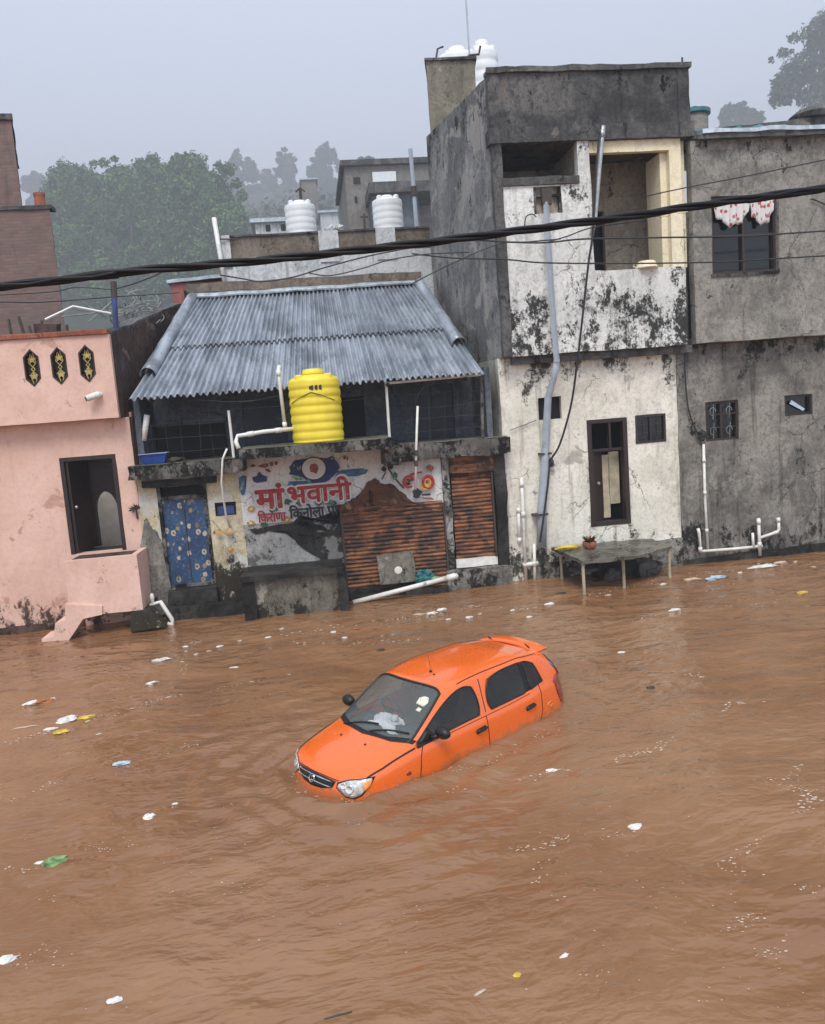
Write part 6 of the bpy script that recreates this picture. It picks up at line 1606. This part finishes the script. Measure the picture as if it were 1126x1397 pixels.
seam('bumper_line', [(2, -.60, .55), (2, -.3, .545), (2, 0, .54), (2, .3, .545), (2, .60, .55)], (-1, 0, 0), .007, 'trim', body, 1.0)
patch('bumper_intake', [(1.9, y, z) for y, z in ((-.38, .50), (-.36, .42), (.36, .42), (.38, .50))][::-1], (-1, 0, 0), 'trim', .006, CAR, depth=.02)
seam('bonnet_edge', [(2, -.36, .82), (2, -.15, .835), (2, .15, .835), (2, .36, .82)], (-1, 0, -.15), .005, 'gap', body, 1.0)
# windscreen base cowl, wipers, nozzles, stickers, mirror
patch('cowl', [(.99, 0, 2), (.95, .33, 2), (.845, .60, 2), (.80, .66, 2), (.86, .655, 2), (.98, .42, 2), (1.045, 0, 2), (.98, -.42, 2), (.86, -.655, 2), (.80, -.66, 2), (.845, -.60, 2), (.95, -.33, 2)][::-1], (0, 0, -1), 'trim', .006, CAR, depth=.012, cuts=3)
for a, b in (((.985, .08, 2), (.80, .55, 2)), ((.985, -.42, 2), (.88, .12, 2))):
    o = seam('wiper', [a, ((a[0]+b[0])/2-.01, (a[1]+b[1])/2, 2), b], (0, 0, -1), .010, 'trim', CAR, 1.0, 6, .018)
for y in (.22, -.22):
    l, n_ = hit((1.18, y, 3), (0, 0, -1)); mb = MB(); mb.lathe([(.014, 0), (.012, .012), (.004, .016)], l, 10); mb.build('washer_nozzle', M['trim'], CAR, local=True)
dw = Vector((-.5, 0, -.85))
def onwind(u, v): return Vector((.96-.69*v, u, 1.01+.40*v))
def wpatch(name, us, vs_, m, off): return patch(name, [onwind(u, v)+Vector((0, 0, 0)) for u, v in zip(us, vs_)], dw, m, off, wind, depth=.006, cuts=3)
wpatch('sticker', (.36, .47, .49, .46, .40, .35), (.66, .66, .74, .82, .82, .76), 'sticker', .003)
wpatch('sticker', (.415, .475, .47, .42), (.56, .56, .62, .62), 'sticker', .003)
mb = MB(); mb.box(-.11, .11, -.012, .02, -.035, .035); rm = Matrix.Rotation(rad(90), 3, 'Z'); mb.v = [tuple(rm @ Vector(v)+Vector((.17, .02, 1.30))) for v in mb.v]; o = mb.build('rear_view_mirror', M['trim'], CAR, local=True); bevel(o, .012)
l, n_ = hit((-.0, .1, 3), (0, 0, -1)); mb = MB(); mb.lathe([(.022, 0), (.02, .015), (.006, .02)], l, 12); mb.tube([l+Vector((0, 0, .015)), l+Vector((-.03, -.04, .06)), l+Vector((-.07, -.10, .17))], .003, 5); mb.build('antenna', M['trim'], CAR, local=True)
l, n_ = hit((.03, .0, 3), (0, 0, -1)); mb = MB(); mb.lathe([(.014, 0), (.01, .01)], (l.x+.01, .2, l.z), 8); mb.build('roof_stud', M['trim'], CAR, local=True)
# spoiler
mb = MB(); n = 24; vs = []
sec = [(-1.40, .006), (-1.50, .028), (-1.62, .034), (-1.70, .018), (-1.715, .0), (-1.70, -.018), (-1.58, -.03), (-1.45, -.02)]
for i in range(n+1):
    y = -.50+1.0*i/n; k_ = abs(y)/.50; zt_ = 1.435-.045*k_**2.2
    for x, z in sec: vs.append((x*.94-.19+.055*k_**3, y, zt_-.018+z*.8*(1-.35*k_**4)))
m_ = len(sec)
mb.add(vs, [[i*m_+k_, i*m_+(k_+1) % m_, (i+1)*m_+(k_+1) % m_, (i+1)*m_+k_] for i in range(n) for k_ in range(m_)]+[list(range(m_)), list(range(n*m_, n*m_+m_))[::-1]])
sp = mb.build('spoiler', M['paint'], CAR, local=True, smooth=True)
for y in (.33, -.33):
    mb = MB(); mb.tube([(-1.53, y+.05, 1.412), (-1.58, y-.06, 1.430)], .010, 6); mb.build('spoiler_slot', M['trim'], sp, local=True)
patch('window_sticker', [(-1.70, .62, 1.15), (-1.79, .56, 1.15), (-1.75, .56, 1.22), (-1.66, .61, 1.22)], (1, -.8, 0), 'sticker_blue', .006, CAR, depth=.004, cuts=2)
# interior
mb = MB(); mb.box(-1.5, 1.0, -.66, .66, .30, .34); mb.build('cabin_floor', M['dash'], CAR, local=True)
mb = MB(); vs = []
for i in range(13):
    y = -.60+1.2*i/12
    for x, z in ((.90, .86), (.86, .955), (.62, .975), (.46, .955), (.40, .88), (.42, .6)): vs.append((x-.06*(y/.6)**2, y, z-.02*(y/.6)**2))
mb.add(vs, [[i*6+k_, i*6+k_+1, (i+1)*6+k_+1, (i+1)*6+k_] for i in range(12) for k_ in range(5)]); mb.build('dashboard', M['dash'], CAR, local=True, smooth=True)
mb = MB(); c = Vector((.30, -.32, .98)); q = Vector((-.9, 0, .42)).to_track_quat('Z', 'Y')
mb.tube([c+q @ Vector((.175*cos(a_), .175*sin(a_), 0)) for a_ in [i*2*pi/28 for i in range(30)]], .014, 8, cap=False); mb.tube([c+q @ Vector((-.17, 0, 0)), c+q @ Vector((.17, 0, 0))], .016, 6); mb.tube([c, c+Vector((.3, 0, -.12))], .03, 8); mb.build('steering_wheel', M['trim'], CAR, local=True, smooth=True)
for y in (.33, -.33):
    mb = MB(); mb.hexa([(.18, y-.22, .40), (-.32, y-.22, .40), (-.32, y+.22, .40), (.18, y+.22, .40), (.20, y-.22, .62), (-.30, y-.22, .58), (-.30, y+.22, .58), (.20, y+.22, .62)])
    mb.hexa([(-.20, y-.21, .58), (-.32, y-.21, .58), (-.32, y+.21, .58), (-.20, y+.21, .58), (-.40, y-.17, 1.12), (-.50, y-.17, 1.12), (-.50, y+.17, 1.12), (-.40, y+.17, 1.12)]); s1 = bevel(mb.build('seat', M['seat'], CAR, local=True), .04, 3)
    mb = MB(); mb.hexa([(-.42, y-.11, 1.15), (-.50, y-.11, 1.15), (-.50, y+.11, 1.15), (-.42, y+.11, 1.15), (-.45, y-.10, 1.30), (-.52, y-.10, 1.30), (-.52, y+.10, 1.30), (-.45, y+.10, 1.30)]); bevel(mb.build('headrest', M['seat'], s1, local=True), .03, 3)
mb = MB(); mb.hexa([(-1.05, -.6, .55), (-1.2, -.6, .55), (-1.2, .6, .55), (-1.05, .6, .55), (-1.22, -.55, 1.08), (-1.34, -.55, 1.08), (-1.34, .55, 1.08), (-1.22, .55, 1.08)]); bevel(mb.build('rear_seat', M['seat'], CAR, local=True), .04, 3)
# white cloth thrown on the dashboard
TW = None
mb = MB(); n = 18; vs = []
for j in range(n+1):
    for i in range(n+1):
        u, v_ = i/n, j/n
        x = .78-.30*v_-.05*sin(u*5); y = -.26+.50*u+.05*sin(v_*7)
        z = .985+.035*mn.noise(Vector((u*4, v_*4, 3)))+.025*mn.noise(Vector((u*9, v_*9, 8)))+.06*exp(-((u-.3)**2+(v_-.5)**2)*12)
        if u+v_*.35 > .98: z -= (u+v_*.35-.98)*.25
        vs.append((x, y, z))
mb.add(vs, [[j*(n+1)+i, j*(n+1)+i+1, (j+1)*(n+1)+i+1, (j+1)*(n+1)+i] for j in range(n) for i in range(n)])
TW = thing('dashboard_cloth', 'crumpled white cloth lying on the dashboard of the orange car', 'cloth', (CARX, CARY, CARZ), rot=(0, CARPIT, CARYAW)); TW.scale = (CARS,)*3
mb.build('cloth_sheet', M['towel'], TW, local=True, smooth=True)
mb = MB(); mb.lathe([(.045, 0), (.05, .02), (.04, .06), (.0, .075)], (.56, .02, 1.0), 14); mb.build('cloth_knot', M['towel'], TW, local=True, smooth=True)
bmf.free()
HAZE, SKYK, SUN, EXPO = .0016, .89, 1.5, 0.92
# ================================================================== FLOOD WATER
ci, si = cos(CARYAW), sin(CARYAW)
def carlocal(x, y):
    dx, dy = (x-CARX)/CARS, (y-CARY)/CARS
    return dx*ci+dy*si, -dx*si+dy*ci
def wave(x, y):
    P = Vector((x, y, 0))
    w = mn.noise(Vector((x*.10, y*.14, 3)))*1.2
    # current runs along the street; crests lie mostly along x and wander
    a = mn.noise(Vector((x*.42+w, y*1.05+w*1.3, 0)))*.050
    b = mn.noise(Vector((x*1.3+w*2, y*2.9-w, 4)))*.030
    c = mn.noise(Vector((x*3.4, y*6.5+w*3, 8)))*.009
    d = mn.noise(Vector((x*9, y*13, 2)))*.003
    calm = .55+.45*min(1, max(0, (y+15)/9))           # livelier towards the houses
    amp = calm*(.8+.5*mn.noise(Vector((x*.2, y*.2, 9))))
    z = (a+b+c+d)*amp
    u, v = carlocal(x, y)
    qx, qy = max(0, abs(u)-1.55), max(0, abs(v)-.55); dd = sqrt(qx*qx+qy*qy)-.18
    if dd < 2.2:
        e = exp(-max(0, dd)/.75)
        z += e*(.032*sin(dd*15+3*mn.noise(Vector((x*1.2, y*1.2, 1)))) + .016*mn.noise(Vector((x*5, y*5, 6))))*(1.2 if u > 0 else .7)
    return z
def rng(a, b, s): n = max(1, int(round((b-a)/s))); return [a+(b-a)*i/n for i in range(n)]
xs = rng(-70, -14, 4)+rng(-14, -7.5, .4)+rng(-7.5, 12.5, .052)+rng(12.5, 20, .4)+rng(20, 80, 4)+[80]
ys = rng(-40, -16, 2)+rng(-16, -13.2, .25)+rng(-13.2, -9.5, .04)+rng(-9.5, -5, .045)+rng(-5, 1.2, .06)+[1.2]
vs = np.empty((len(xs)*len(ys), 3)); k = 0
for y in ys:
    for x in xs:
        vs[k] = (x, y, wave(x, y)); k += 1
nx_, ny_ = len(xs), len(ys)
i = np.arange(nx_-1)[None, :]+np.arange(ny_-1)[:, None]*nx_
q = np.stack([i, i+1, i+1+nx_, i+nx_], -1).reshape(-1, 4)
me = bpy.data.meshes.new('flood_water')
me.vertices.add(len(vs)); me.vertices.foreach_set('co', vs.ravel())
me.loops.add(q.size); me.loops.foreach_set('vertex_index', q.ravel())
me.polygons.add(len(q)); me.polygons.foreach_set('loop_start', np.arange(len(q))*4); me.polygons.foreach_set('loop_total', np.full(len(q), 4))
me.update(calc_edges=True); me.polygons.foreach_set('use_smooth', np.ones(len(q), dtype=bool))
t = NT('muddy_flood_water')
wn = t.n.new('ShaderNodeTexNoise'); wn.inputs['Scale'].default_value = .45; wn.inputs['Detail'].default_value = 3; t.link(t.tc, wn.inputs['Vector'])
va = t.n.new('ShaderNodeVectorMath'); va.operation = 'MULTIPLY_ADD'; va.inputs[1].default_value = (1.0, 1.0, 0); t.link(wn.outputs['Color'], va.inputs[0]); t.link(t.tc, va.inputs[2])
WV = va.outputs[0]                                          # swirling, warped coordinates of the current
wv = t.noise(.3, 6, .62, WV)
c = t.mix(t.step(wv, .38, .62), (.218, .105, .047), (.272, .143, .070))
s1 = t.noise(1, 9, .66, t.mapping((1.0, 2.2, 1), vec=WV))
c = t.mix(t.step(s1, .53, .70, 0, .26), c, (.34, .19, .098))
c = t.mix(t.step(s1, .47, .32, 0, .30), c, (.15, .062, .024))
s2 = t.noise(1, 8, .7, t.mapping((4, 7, 1), loc=(3, 1, 0), vec=WV))
c = t.mix(t.step(s2, .56, .70, 0, .2), c, (.38, .235, .14))
t.set('Base Color', c); t.set('Roughness', .05); t.set('IOR', 1.36); t.set('Specular IOR Level', .8)
b1 = t.noise(1, 3, .5, t.mapping((1.7, 3.0, 1), vec=WV)); b2 = t.noise(1, 3, .5, t.mapping((5.5, 9, 1), vec=WV), .3); b3 = t.noise(1, 2, .5, t.mapping((20, 27, 1)))
sl_ = t.step(t.noise(.33, 4, .6, WV), .38, .60, .22, 1.0)     # calmer slicks between choppier water
t.bump(t.math('ADD', b1, t.math('MULTIPLY', sl_, t.math('ADD', t.math('MULTIPLY', b2, .36), t.math('MULTIPLY', b3, .085)))), .85, .085)
me.materials.append(t.mat)
W_ = bpy.data.objects.new('flood_water', me); COL.objects.link(W_); kind(W_, 'structure')

# ------------------------------------------------------------------ foam flecks
random.seed(17)
FV, FF = [], []
def fleck(x, y, r, el=1.6):
    z = wave(x, y)+.004; n = random.randint(5, 8); a0 = random.uniform(-.5, .5); b = len(FV); r *= .5
    pts = []
    for i in range(n):
        a = 2*pi*i/n; rr = r*random.uniform(.5, 1.15)
        px_, py_ = rr*el*cos(a), rr*sin(a)
        pts.append((x+px_*cos(a0)-py_*sin(a0), y+px_*sin(a0)+py_*cos(a0)))
    FV.extend([(p[0], p[1], z) for p in pts]); FV.append((x, y, z+r*.35))
    for i in range(n): FF.append([b+i, b+(i+1) % n, b+n])
def chain(pts, n, r=.022, spread=.05, gap=.35):
    W = [onZ(p[0], p[1], 0) for p in pts]; L = [0]
    for a, b in zip(W, W[1:]): L.append(L[-1]+(b-a).length)
    for _ in range(n):
        s = random.random()*L[-1]
        if mn.noise(Vector((s*1.6, pts[0][0], 0))) < -gap*.3: continue
        i = max(j for j in range(len(L)-1) if L[j] <= s); t_ = (s-L[i])/max(1e-6, L[i+1]-L[i])
        p = W[i]+(W[i+1]-W[i])*t_
        p += Vector((random.gauss(0, spread)+.1*mn.noise(Vector((s*2, 3, 0))), random.gauss(0, spread*.7)+.12*mn.noise(Vector((s*2.5, 9, 1))), 0))
        fleck(p.x, p.y, r*random.choice((.35, .5, .6, .8, 1.0, 1.25)))
z5 = lambda P: [(700+x*.4702, 740+y*.4702) for x, y in P]
z4 = lambda P: [(x*.3988, 840+y*.3988) for x, y in P]
for P, n, r in (([(520, 1008), (560, 980), (630, 940), (690, 890), (700, 850)], 70, .017), ([(655, 955), (700, 965), (760, 962)], 36, .018), ([(740, 695), (830, 720), (870, 745)], 40, .018), ([(780, 795), (845, 760), (880, 742)], 46, .028),
                ([(110, 1015), (160, 1045), (210, 1100)], 34, .016), ([(75, 990), (75, 930), (150, 875), (250, 850), (330, 845)], 44, .017), ([(545, 1175), (640, 1120), (730, 1085)], 40, .017), ([(0, 690), (60, 670), (120, 662), (270, 640), (400, 605), (460, 570)], 130, .02),
                ([(-80, 700), (0, 690)], 50, .024), ([(830, 1000), (890, 1012)], 16, .016), ([(700, 1190), (760, 1160)], 22, .016), ([(40, 1290), (120, 1270), (200, 1250), (290, 1280)], 36, .015), ([(50, 1350), (100, 1280)], 16, .014),
                ([(560, 500), (610, 470), (720, 460)], 40, .024), ([(700, 690), (830, 665), (865, 640)], 34, .02), ([(330, 235), (420, 215), (560, 190), (700, 180), (860, 145)], 60, .026), ([(0, 195), (70, 190)], 20, .03), ([(0, 890), (30, 880), (180, 860)], 50, .018), ([(480, 160), (640, 120)], 24, .03), ([(500, 380), (560, 390)], 20, .022)):
    chain(z5(P), n, r)
for P, n, r in (([(430, 330), (470, 315), (600, 275), (750, 245), (880, 215), (1003, 200)], 110, .026), ([(0, 440), (100, 410), (200, 390), (340, 350), (400, 340)], 70, .026), ([(0, 868), (90, 850), (230, 840), (400, 825)], 60, .016), ([(310, 790), (400, 785), (480, 775)], 40, .015),
                ([(20, 640), (80, 615), (190, 575)], 40, .02), ([(540, 735), (640, 695), (800, 645)], 40, .015), ([(480, 480), (600, 455), (740, 430)], 40, .018), ([(620, 120), (660, 90), (760, 60)], 30, .036), ([(630, 150), (640, 200)], 20, .03), ([(980, 60), (1040, 100)], 20, .035), ([(150, 1130), (200, 1175)], 18, .013), ([(60, 1160), (100, 1190)], 18, .014), ([(260, 545), (150, 595)], 20, .016),
                ([(150, 960), (190, 965)], 10, .013), ([(440, 730), (445, 760)], 8, .012), ([(780, 910), (850, 918)], 10, .013), ([(570, 935), (600, 950)], 10, .013)):
    chain(z4(P), n, r)
for P, n, r in (([(350, 868), (430, 862), (480, 852), (560, 842), (640, 832), (700, 826)], 90, .035), ([(560, 838), (600, 832), (650, 828)], 60, .04), ([(790, 815), (860, 800), (930, 788), (1010, 775), (1120, 765)], 90, .032), ([(690, 1060), (650, 1076), (600, 1080)], 50, .02), ([(430, 880), (520, 878), (600, 866)], 40, .028), ([(1010, 775), (1070, 768)], 50, .04)):
    chain(P, n, r, .1)
chain([(396, 1046), (405, 1066), (430, 1082), (465, 1092), (515, 1086), (590, 1064), (680, 1032), (772, 988)], 150, .016, .07)
for _ in range(900):                                     # loose bubbles and scum thinning out away from the houses
    p = onZ(random.uniform(-10, 1136), 800+580*random.random()**1.7, 0)
    u, v = carlocal(p.x, p.y)
    if abs(u) < 1.8 and abs(v) < .75 or p.y > -.4: continue
    if mn.noise(Vector((p.x*.6, p.y*.6, 5))) < -.05: continue
    fleck(p.x, p.y, random.uniform(.004, .013))
me = bpy.data.meshes.new('foam'); me.from_pydata(FV, [], FF); me.materials.append(M['foam'])
o = bpy.data.objects.new('foam', me); COL.objects.link(o); kind(o, 'stuff')

FV, FF = [], []
for _ in range(420):
    x_ = random.uniform(0, 1126); p = onZ(x_, 862-.095*x_+abs(random.gauss(0, 1))*26+4, 0)
    if p.y > -.2: continue
    u, v = carlocal(p.x, p.y)
    if abs(u) < 1.9 and abs(v) < .8: continue
    fleck(p.x, p.y, random.uniform(.012, .05), random.uniform(1, 3.5))
me = bpy.data.meshes.new('debris'); me.from_pydata(FV, [], FF); me.materials.append(M['bag_dark'])
o = bpy.data.objects.new('debris', me); COL.objects.link(o); kind(o, 'stuff')

# ------------------------------------------------------------------ floating litter, one object each
def litter(name, px, py, w_px, asp, m, label, cat, h=.35, seed=0, rz=0, group=None):
    p = onZ(px, py, .0); s = (p-CAM).length/FPX*w_px/2*.85
    crumple(name, (p.x, p.y, wave(p.x, p.y)+s*h*.18), s, s*asp, s*h*.8, m, None, seed, 12, .5, label, cat, group, rz)
L = litter
L('plastic_bag', 92, 984, 26, .9, M['bag_white'], 'white plastic bag floating left, largest in the yellow and white litter cluster', 'plastic bag', .5, 1, .3)
L('yellow_wrapper', 84, 998, 22, .6, M['bag_yellow'], 'yellow wrapper floating against the white bag at the left', 'wrapper', .3, 2, .1)
L('plastic_strip', 117, 980, 24, .45, M['bag_yellow'], 'yellow white strip trailing right of the white bag', 'wrapper', .3, 3, .2)
L('plastic_scrap', 70, 994, 16, .5, M['bag_white'], 'small white scrap left of the yellow wrapper', 'plastic scrap', .3, 4)
L('plastic_scrap', 44, 959, 22, .6, M['bag_white'], 'white plastic piece beside the brown wrapper near the left edge', 'plastic scrap', .35, 5, .2)
L('brown_wrapper', 60, 957, 28, .45, M['bag_orange'], 'brown orange wrapper floating near the left edge', 'wrapper', .3, 6, .3)
L('plastic_scrap', 71, 954, 12, .8, M['bag_white'], 'tiny white scrap at the right tip of the brown wrapper', 'plastic scrap', .5, 7)
L('foam_board', 219, 901, 28, .5, M['bag_white'], 'white foam board floating in front of the pink house stair', 'foam board', .25, 8, .25)
L('foam_board', 207, 930, 20, .45, M['bag_white'], 'narrower white foam board below the first one', 'foam board', .25, 9, .3)
L('plastic_bottle', 165, 1043, 24, .4, M['bag_blue'], 'pale blue crushed bottle floating in the left middle water', 'bottle', .35, 10, .15)
L('foam_box', 203, 1113, 17, .8, M['bag_white'], 'small white foam box floating alone left of the car', 'foam box', .5, 11, .2)
L('plastic_scrap', 239, 1094, 9, .6, M['bag_white'], 'tiny white scrap floating above right of the white foam box', 'plastic scrap', .4, 12)
L('green_packet', 74, 1176, 30, .85, M['bag_green'], 'flat green printed packet floating at the lower left', 'packet', .18, 13, .2)
L('packet_corner', 56, 1177, 16, .5, M['bag_white'], 'pale torn corner beside the green packet', 'wrapper', .2, 14)
L('foam_plate', 9, 1313, 24, .75, M['bag_white'], 'white foam plate at the bottom left frame edge', 'plate', .3, 15)
L('plastic_scrap', 156, 1367, 20, .5, M['bag_white'], 'white scrap floating near the bottom left of the frame', 'plastic scrap', .35, 16, .1)
L('wooden_stick', 34, 993, 34, .08, M['foam'], 'pale stick floating at the left edge beside the litter cluster', 'stick', .08, 17, .12)
L('paper_packet', 866, 1128, 22, .7, M['bag_white'], 'white paper packet floating right of the car', 'packet', .12, 18, .35)
L('plastic_bottle', 752, 1051, 18, .4, M['bag_white'], 'white and dark bottle floating just behind the car along the foam line', 'bottle', .4, 19)
L('plastic_bottle', 977, 789, 30, .4, M['bag_blue'], 'pale crushed bottle at the foot of the cement house', 'bottle', .4, 20, .1)
L('foam_strip', 945, 790, 26, .35, M['foam'], 'dirty foam strip left of the pale bottle by the cement house', 'foam', .3, 21, .0)
L('yellow_scrap', 1095, 809, 16, .5, M['bag_yellow'], 'yellow and white scrap floating at the far right', 'plastic scrap', .4, 22)
L('plastic_scrap', 921, 834, 18, .45, M['bag_white'], 'white scrap floating in the open water below the cement house', 'plastic scrap', .35, 23, .1)
L('plastic_scrap', 848, 892, 12, .5, M['bag_white'], 'white scrap floating right behind the car roof', 'plastic scrap', .35, 24)
L('dark_debris', 888, 938, 14, .6, M['bag_dark'], 'small dark lump floating in the right middle water', 'debris', .5, 25)
L('plastic_scrap', 770, 1303, 14, .45, M['bag_white'], 'white scrap floating at the bottom right of centre', 'plastic scrap', .35, 26, .4)
L('yellow_scrap', 706, 1330, 12, .7, M['bag_yellow'], 'small yellow scrap floating at the bottom centre', 'plastic scrap', .4, 27)
L('dark_stick', 462, 1388, 36, .1, M['bag_dark'], 'dark stick floating at the bottom edge', 'stick', .1, 28, .15)
L('dark_debris', 766, 810, 14, .5, M['bag_dark'], 'dark wet scrap under the left front leg of the stone table', 'debris', .4, 29)
L('plastic_scrap', 751, 824, 15, .5, M['bag_white'], 'grey white scrap floating below the left leg of the stone table', 'plastic scrap', .4, 30)
L('plastic_sheet', 1040, 774, 48, .22, M['bag_white'], 'long white plastic sheet caught along the base of the cement house', 'plastic sheet', .15, 31, .15)
L('plastic_scrap', 1064, 768, 26, .3, M['foam'], 'dirty strip at the right end of the long white plastic sheet', 'plastic scrap', .25, 32, .2)
L('foam_lump', 590, 836, 16, .6, M['bag_white'], 'left foam lump floating below the slanted waste pipe', 'foam', .4, 33)
L('foam_lump', 604, 832, 18, .55, M['bag_white'], 'right foam lump floating below the slanted waste pipe', 'foam', .4, 34, .2)
L('foam_lump', 570, 838, 12, .6, M['foam'], 'dirty foam lump left of the pair below the waste pipe', 'foam', .4, 35)
L('plastic_scrap', 740, 885, 14, .5, M['bag_white'], 'white scrap showing just behind the car spoiler', 'plastic scrap', .4, 36)
L('plastic_scrap', 320, 912, 12, .35, M['bag_white'], 'thin white scrap floating below the stone bench', 'plastic scrap', .3, 37)
L('orange_scrap', 487, 858, 12, .5, M['bag_orange'], 'brown wrapper scrap floating in front of the stone bench', 'wrapper', .4, 38)
L('dark_debris', 520, 888, 14, .5, M['bag_dark'], 'dark twig bundle floating left of the car roof', 'debris', .4, 39)
L('plastic_scrap', 655, 1357, 20, .25, M['foam'], 'narrow pale scrap floating at the bottom centre', 'plastic scrap', .2, 40, .5)
for (x, y, s_) in ((268, 893, 9), (285, 886, 8), (300, 880, 10), (327, 873, 8), (253, 880, 9), (366, 869, 9), (385, 858, 10), (455, 862, 9), (470, 868, 8), (640, 842, 12), (655, 838, 8), (612, 845, 8), (700, 834, 9), (722, 842, 10), (830, 812, 10), (905, 797, 12), (1010, 782, 10), (1085, 766, 12), (1110, 772, 8), (120, 985, 8), (135, 1003, 8)):
    L('litter_scrap', x, y, s_, random.uniform(.4, .8), random.choice((M['bag_white'], M['foam'])), 'tiny pale scrap in the litter drifting along the house fronts', 'litter', .4, x % 37, random.uniform(0, 1), 'tiny scraps along the house fronts')

# ================================================================== AIR, SKY, LIGHT, CAMERA
hb = MB(); hb.box(-765, 765, -65, 985, -3.5, 285); hz = hb.build('haze', [], None)
m = bpy.data.materials.new('haze_air'); m.use_nodes = True; nt = m.node_tree; nt.nodes.remove(nt.nodes['Principled BSDF'])
pv = nt.nodes.new('ShaderNodeVolumePrincipled'); pv.inputs['Color'].default_value = (.93, .95, 1.0, 1); pv.inputs['Density'].default_value = HAZE; pv.inputs['Anisotropy'].default_value = 0.0
nt.links.new(pv.outputs[0], nt.nodes['Material Output'].inputs['Volume']); hz.data.materials.append(m); kind(hz, 'stuff')

w = bpy.data.worlds.new('World'); S.world = w; w.use_nodes = True; nt = w.node_tree; N_ = nt.nodes
bg = N_['Background']; sky = N_.new('ShaderNodeTexSky'); sky.sky_type = 'NISHITA'; sky.sun_disc = False
SUN_EL, SUN_AZ = rad(56), rad(196)          # from behind the camera, a little to its left
sky.sun_elevation = SUN_EL; sky.sun_rotation = SUN_AZ
tc = N_.new('ShaderNodeTexCoord'); sp = N_.new('ShaderNodeSeparateXYZ'); nt.links.new(tc.outputs['Generated'], sp.inputs[0])
cr = N_.new('ShaderNodeValToRGB'); nt.links.new(sp.outputs[2], cr.inputs[0])
cr.color_ramp.elements[0].position = .0; cr.color_ramp.elements[0].color = (6.2*SKYK, 6.65*SKYK, 7.6*SKYK, 1)
cr.color_ramp.elements[1].position = .55; cr.color_ramp.elements[1].color = (6.0*SKYK, 6.7*SKYK, 8.2*SKYK, 1)
no = N_.new('ShaderNodeTexNoise'); no.inputs['Scale'].default_value = 1.6; no.inputs['Detail'].default_value = 5; nt.links.new(tc.outputs['Generated'], no.inputs['Vector'])
mr = N_.new('ShaderNodeMapRange'); mr.inputs['To Min'].default_value = .93; mr.inputs['To Max'].default_value = 1.07; nt.links.new(no.outputs['Fac'], mr.inputs['Value'])
mu = N_.new('ShaderNodeMix'); mu.data_type = 'RGBA'; mu.blend_type = 'MULTIPLY'; mu.inputs[0].default_value = 1; nt.links.new(cr.outputs[0], mu.inputs[6]); nt.links.new(mr.outputs[0], mu.inputs[7])
mx = N_.new('ShaderNodeMix'); mx.data_type = 'RGBA'; mx.inputs[0].default_value = .88; nt.links.new(sky.outputs[0], mx.inputs[6]); nt.links.new(mu.outputs[2], mx.inputs[7])
nt.links.new(mx.outputs[2], bg.inputs['Color']); bg.inputs['Strength'].default_value = .10
sl = bpy.data.lights.new('sun', 'SUN'); sl.energy = SUN; sl.angle = rad(25); sl.color = (1, .955, .87)
so = bpy.data.objects.new('sun', sl); COL.objects.link(so)
sd = Vector((sin(SUN_AZ)*cos(SUN_EL), cos(SUN_AZ)*cos(SUN_EL), sin(SUN_EL)))
so.rotation_euler = sd.to_track_quat('Z', 'Y').to_euler()

cam = bpy.data.cameras.new('camera'); co = bpy.data.objects.new('camera', cam); COL.objects.link(co); S.camera = co
cam.sensor_fit = 'VERTICAL'; cam.sensor_height = 36; cam.sensor_width = 36*1126/1397; cam.lens = FPX/1397*36; cam.clip_end = 2000; cam.clip_start = .05
mw = Matrix((( _r.x, _u.x, -_f.x, CAM.x), (_r.y, _u.y, -_f.y, CAM.y), (_r.z, _u.z, -_f.z, CAM.z), (0, 0, 0, 1))); co.matrix_world = mw
S.view_settings.view_transform = 'Standard'; S.view_settings.look = 'None'; S.view_settings.exposure = EXPO; S.view_settings.gamma = 1
S.cycles.max_bounces = 6; S.cycles.diffuse_bounces = 3; S.cycles.glossy_bounces = 3; S.cycles.transparent_max_bounces = 10; S.cycles.volume_bounces = 0; S.cycles.caustics_reflective = False; S.cycles.caustics_refractive = False
S.render.film_transparent = False
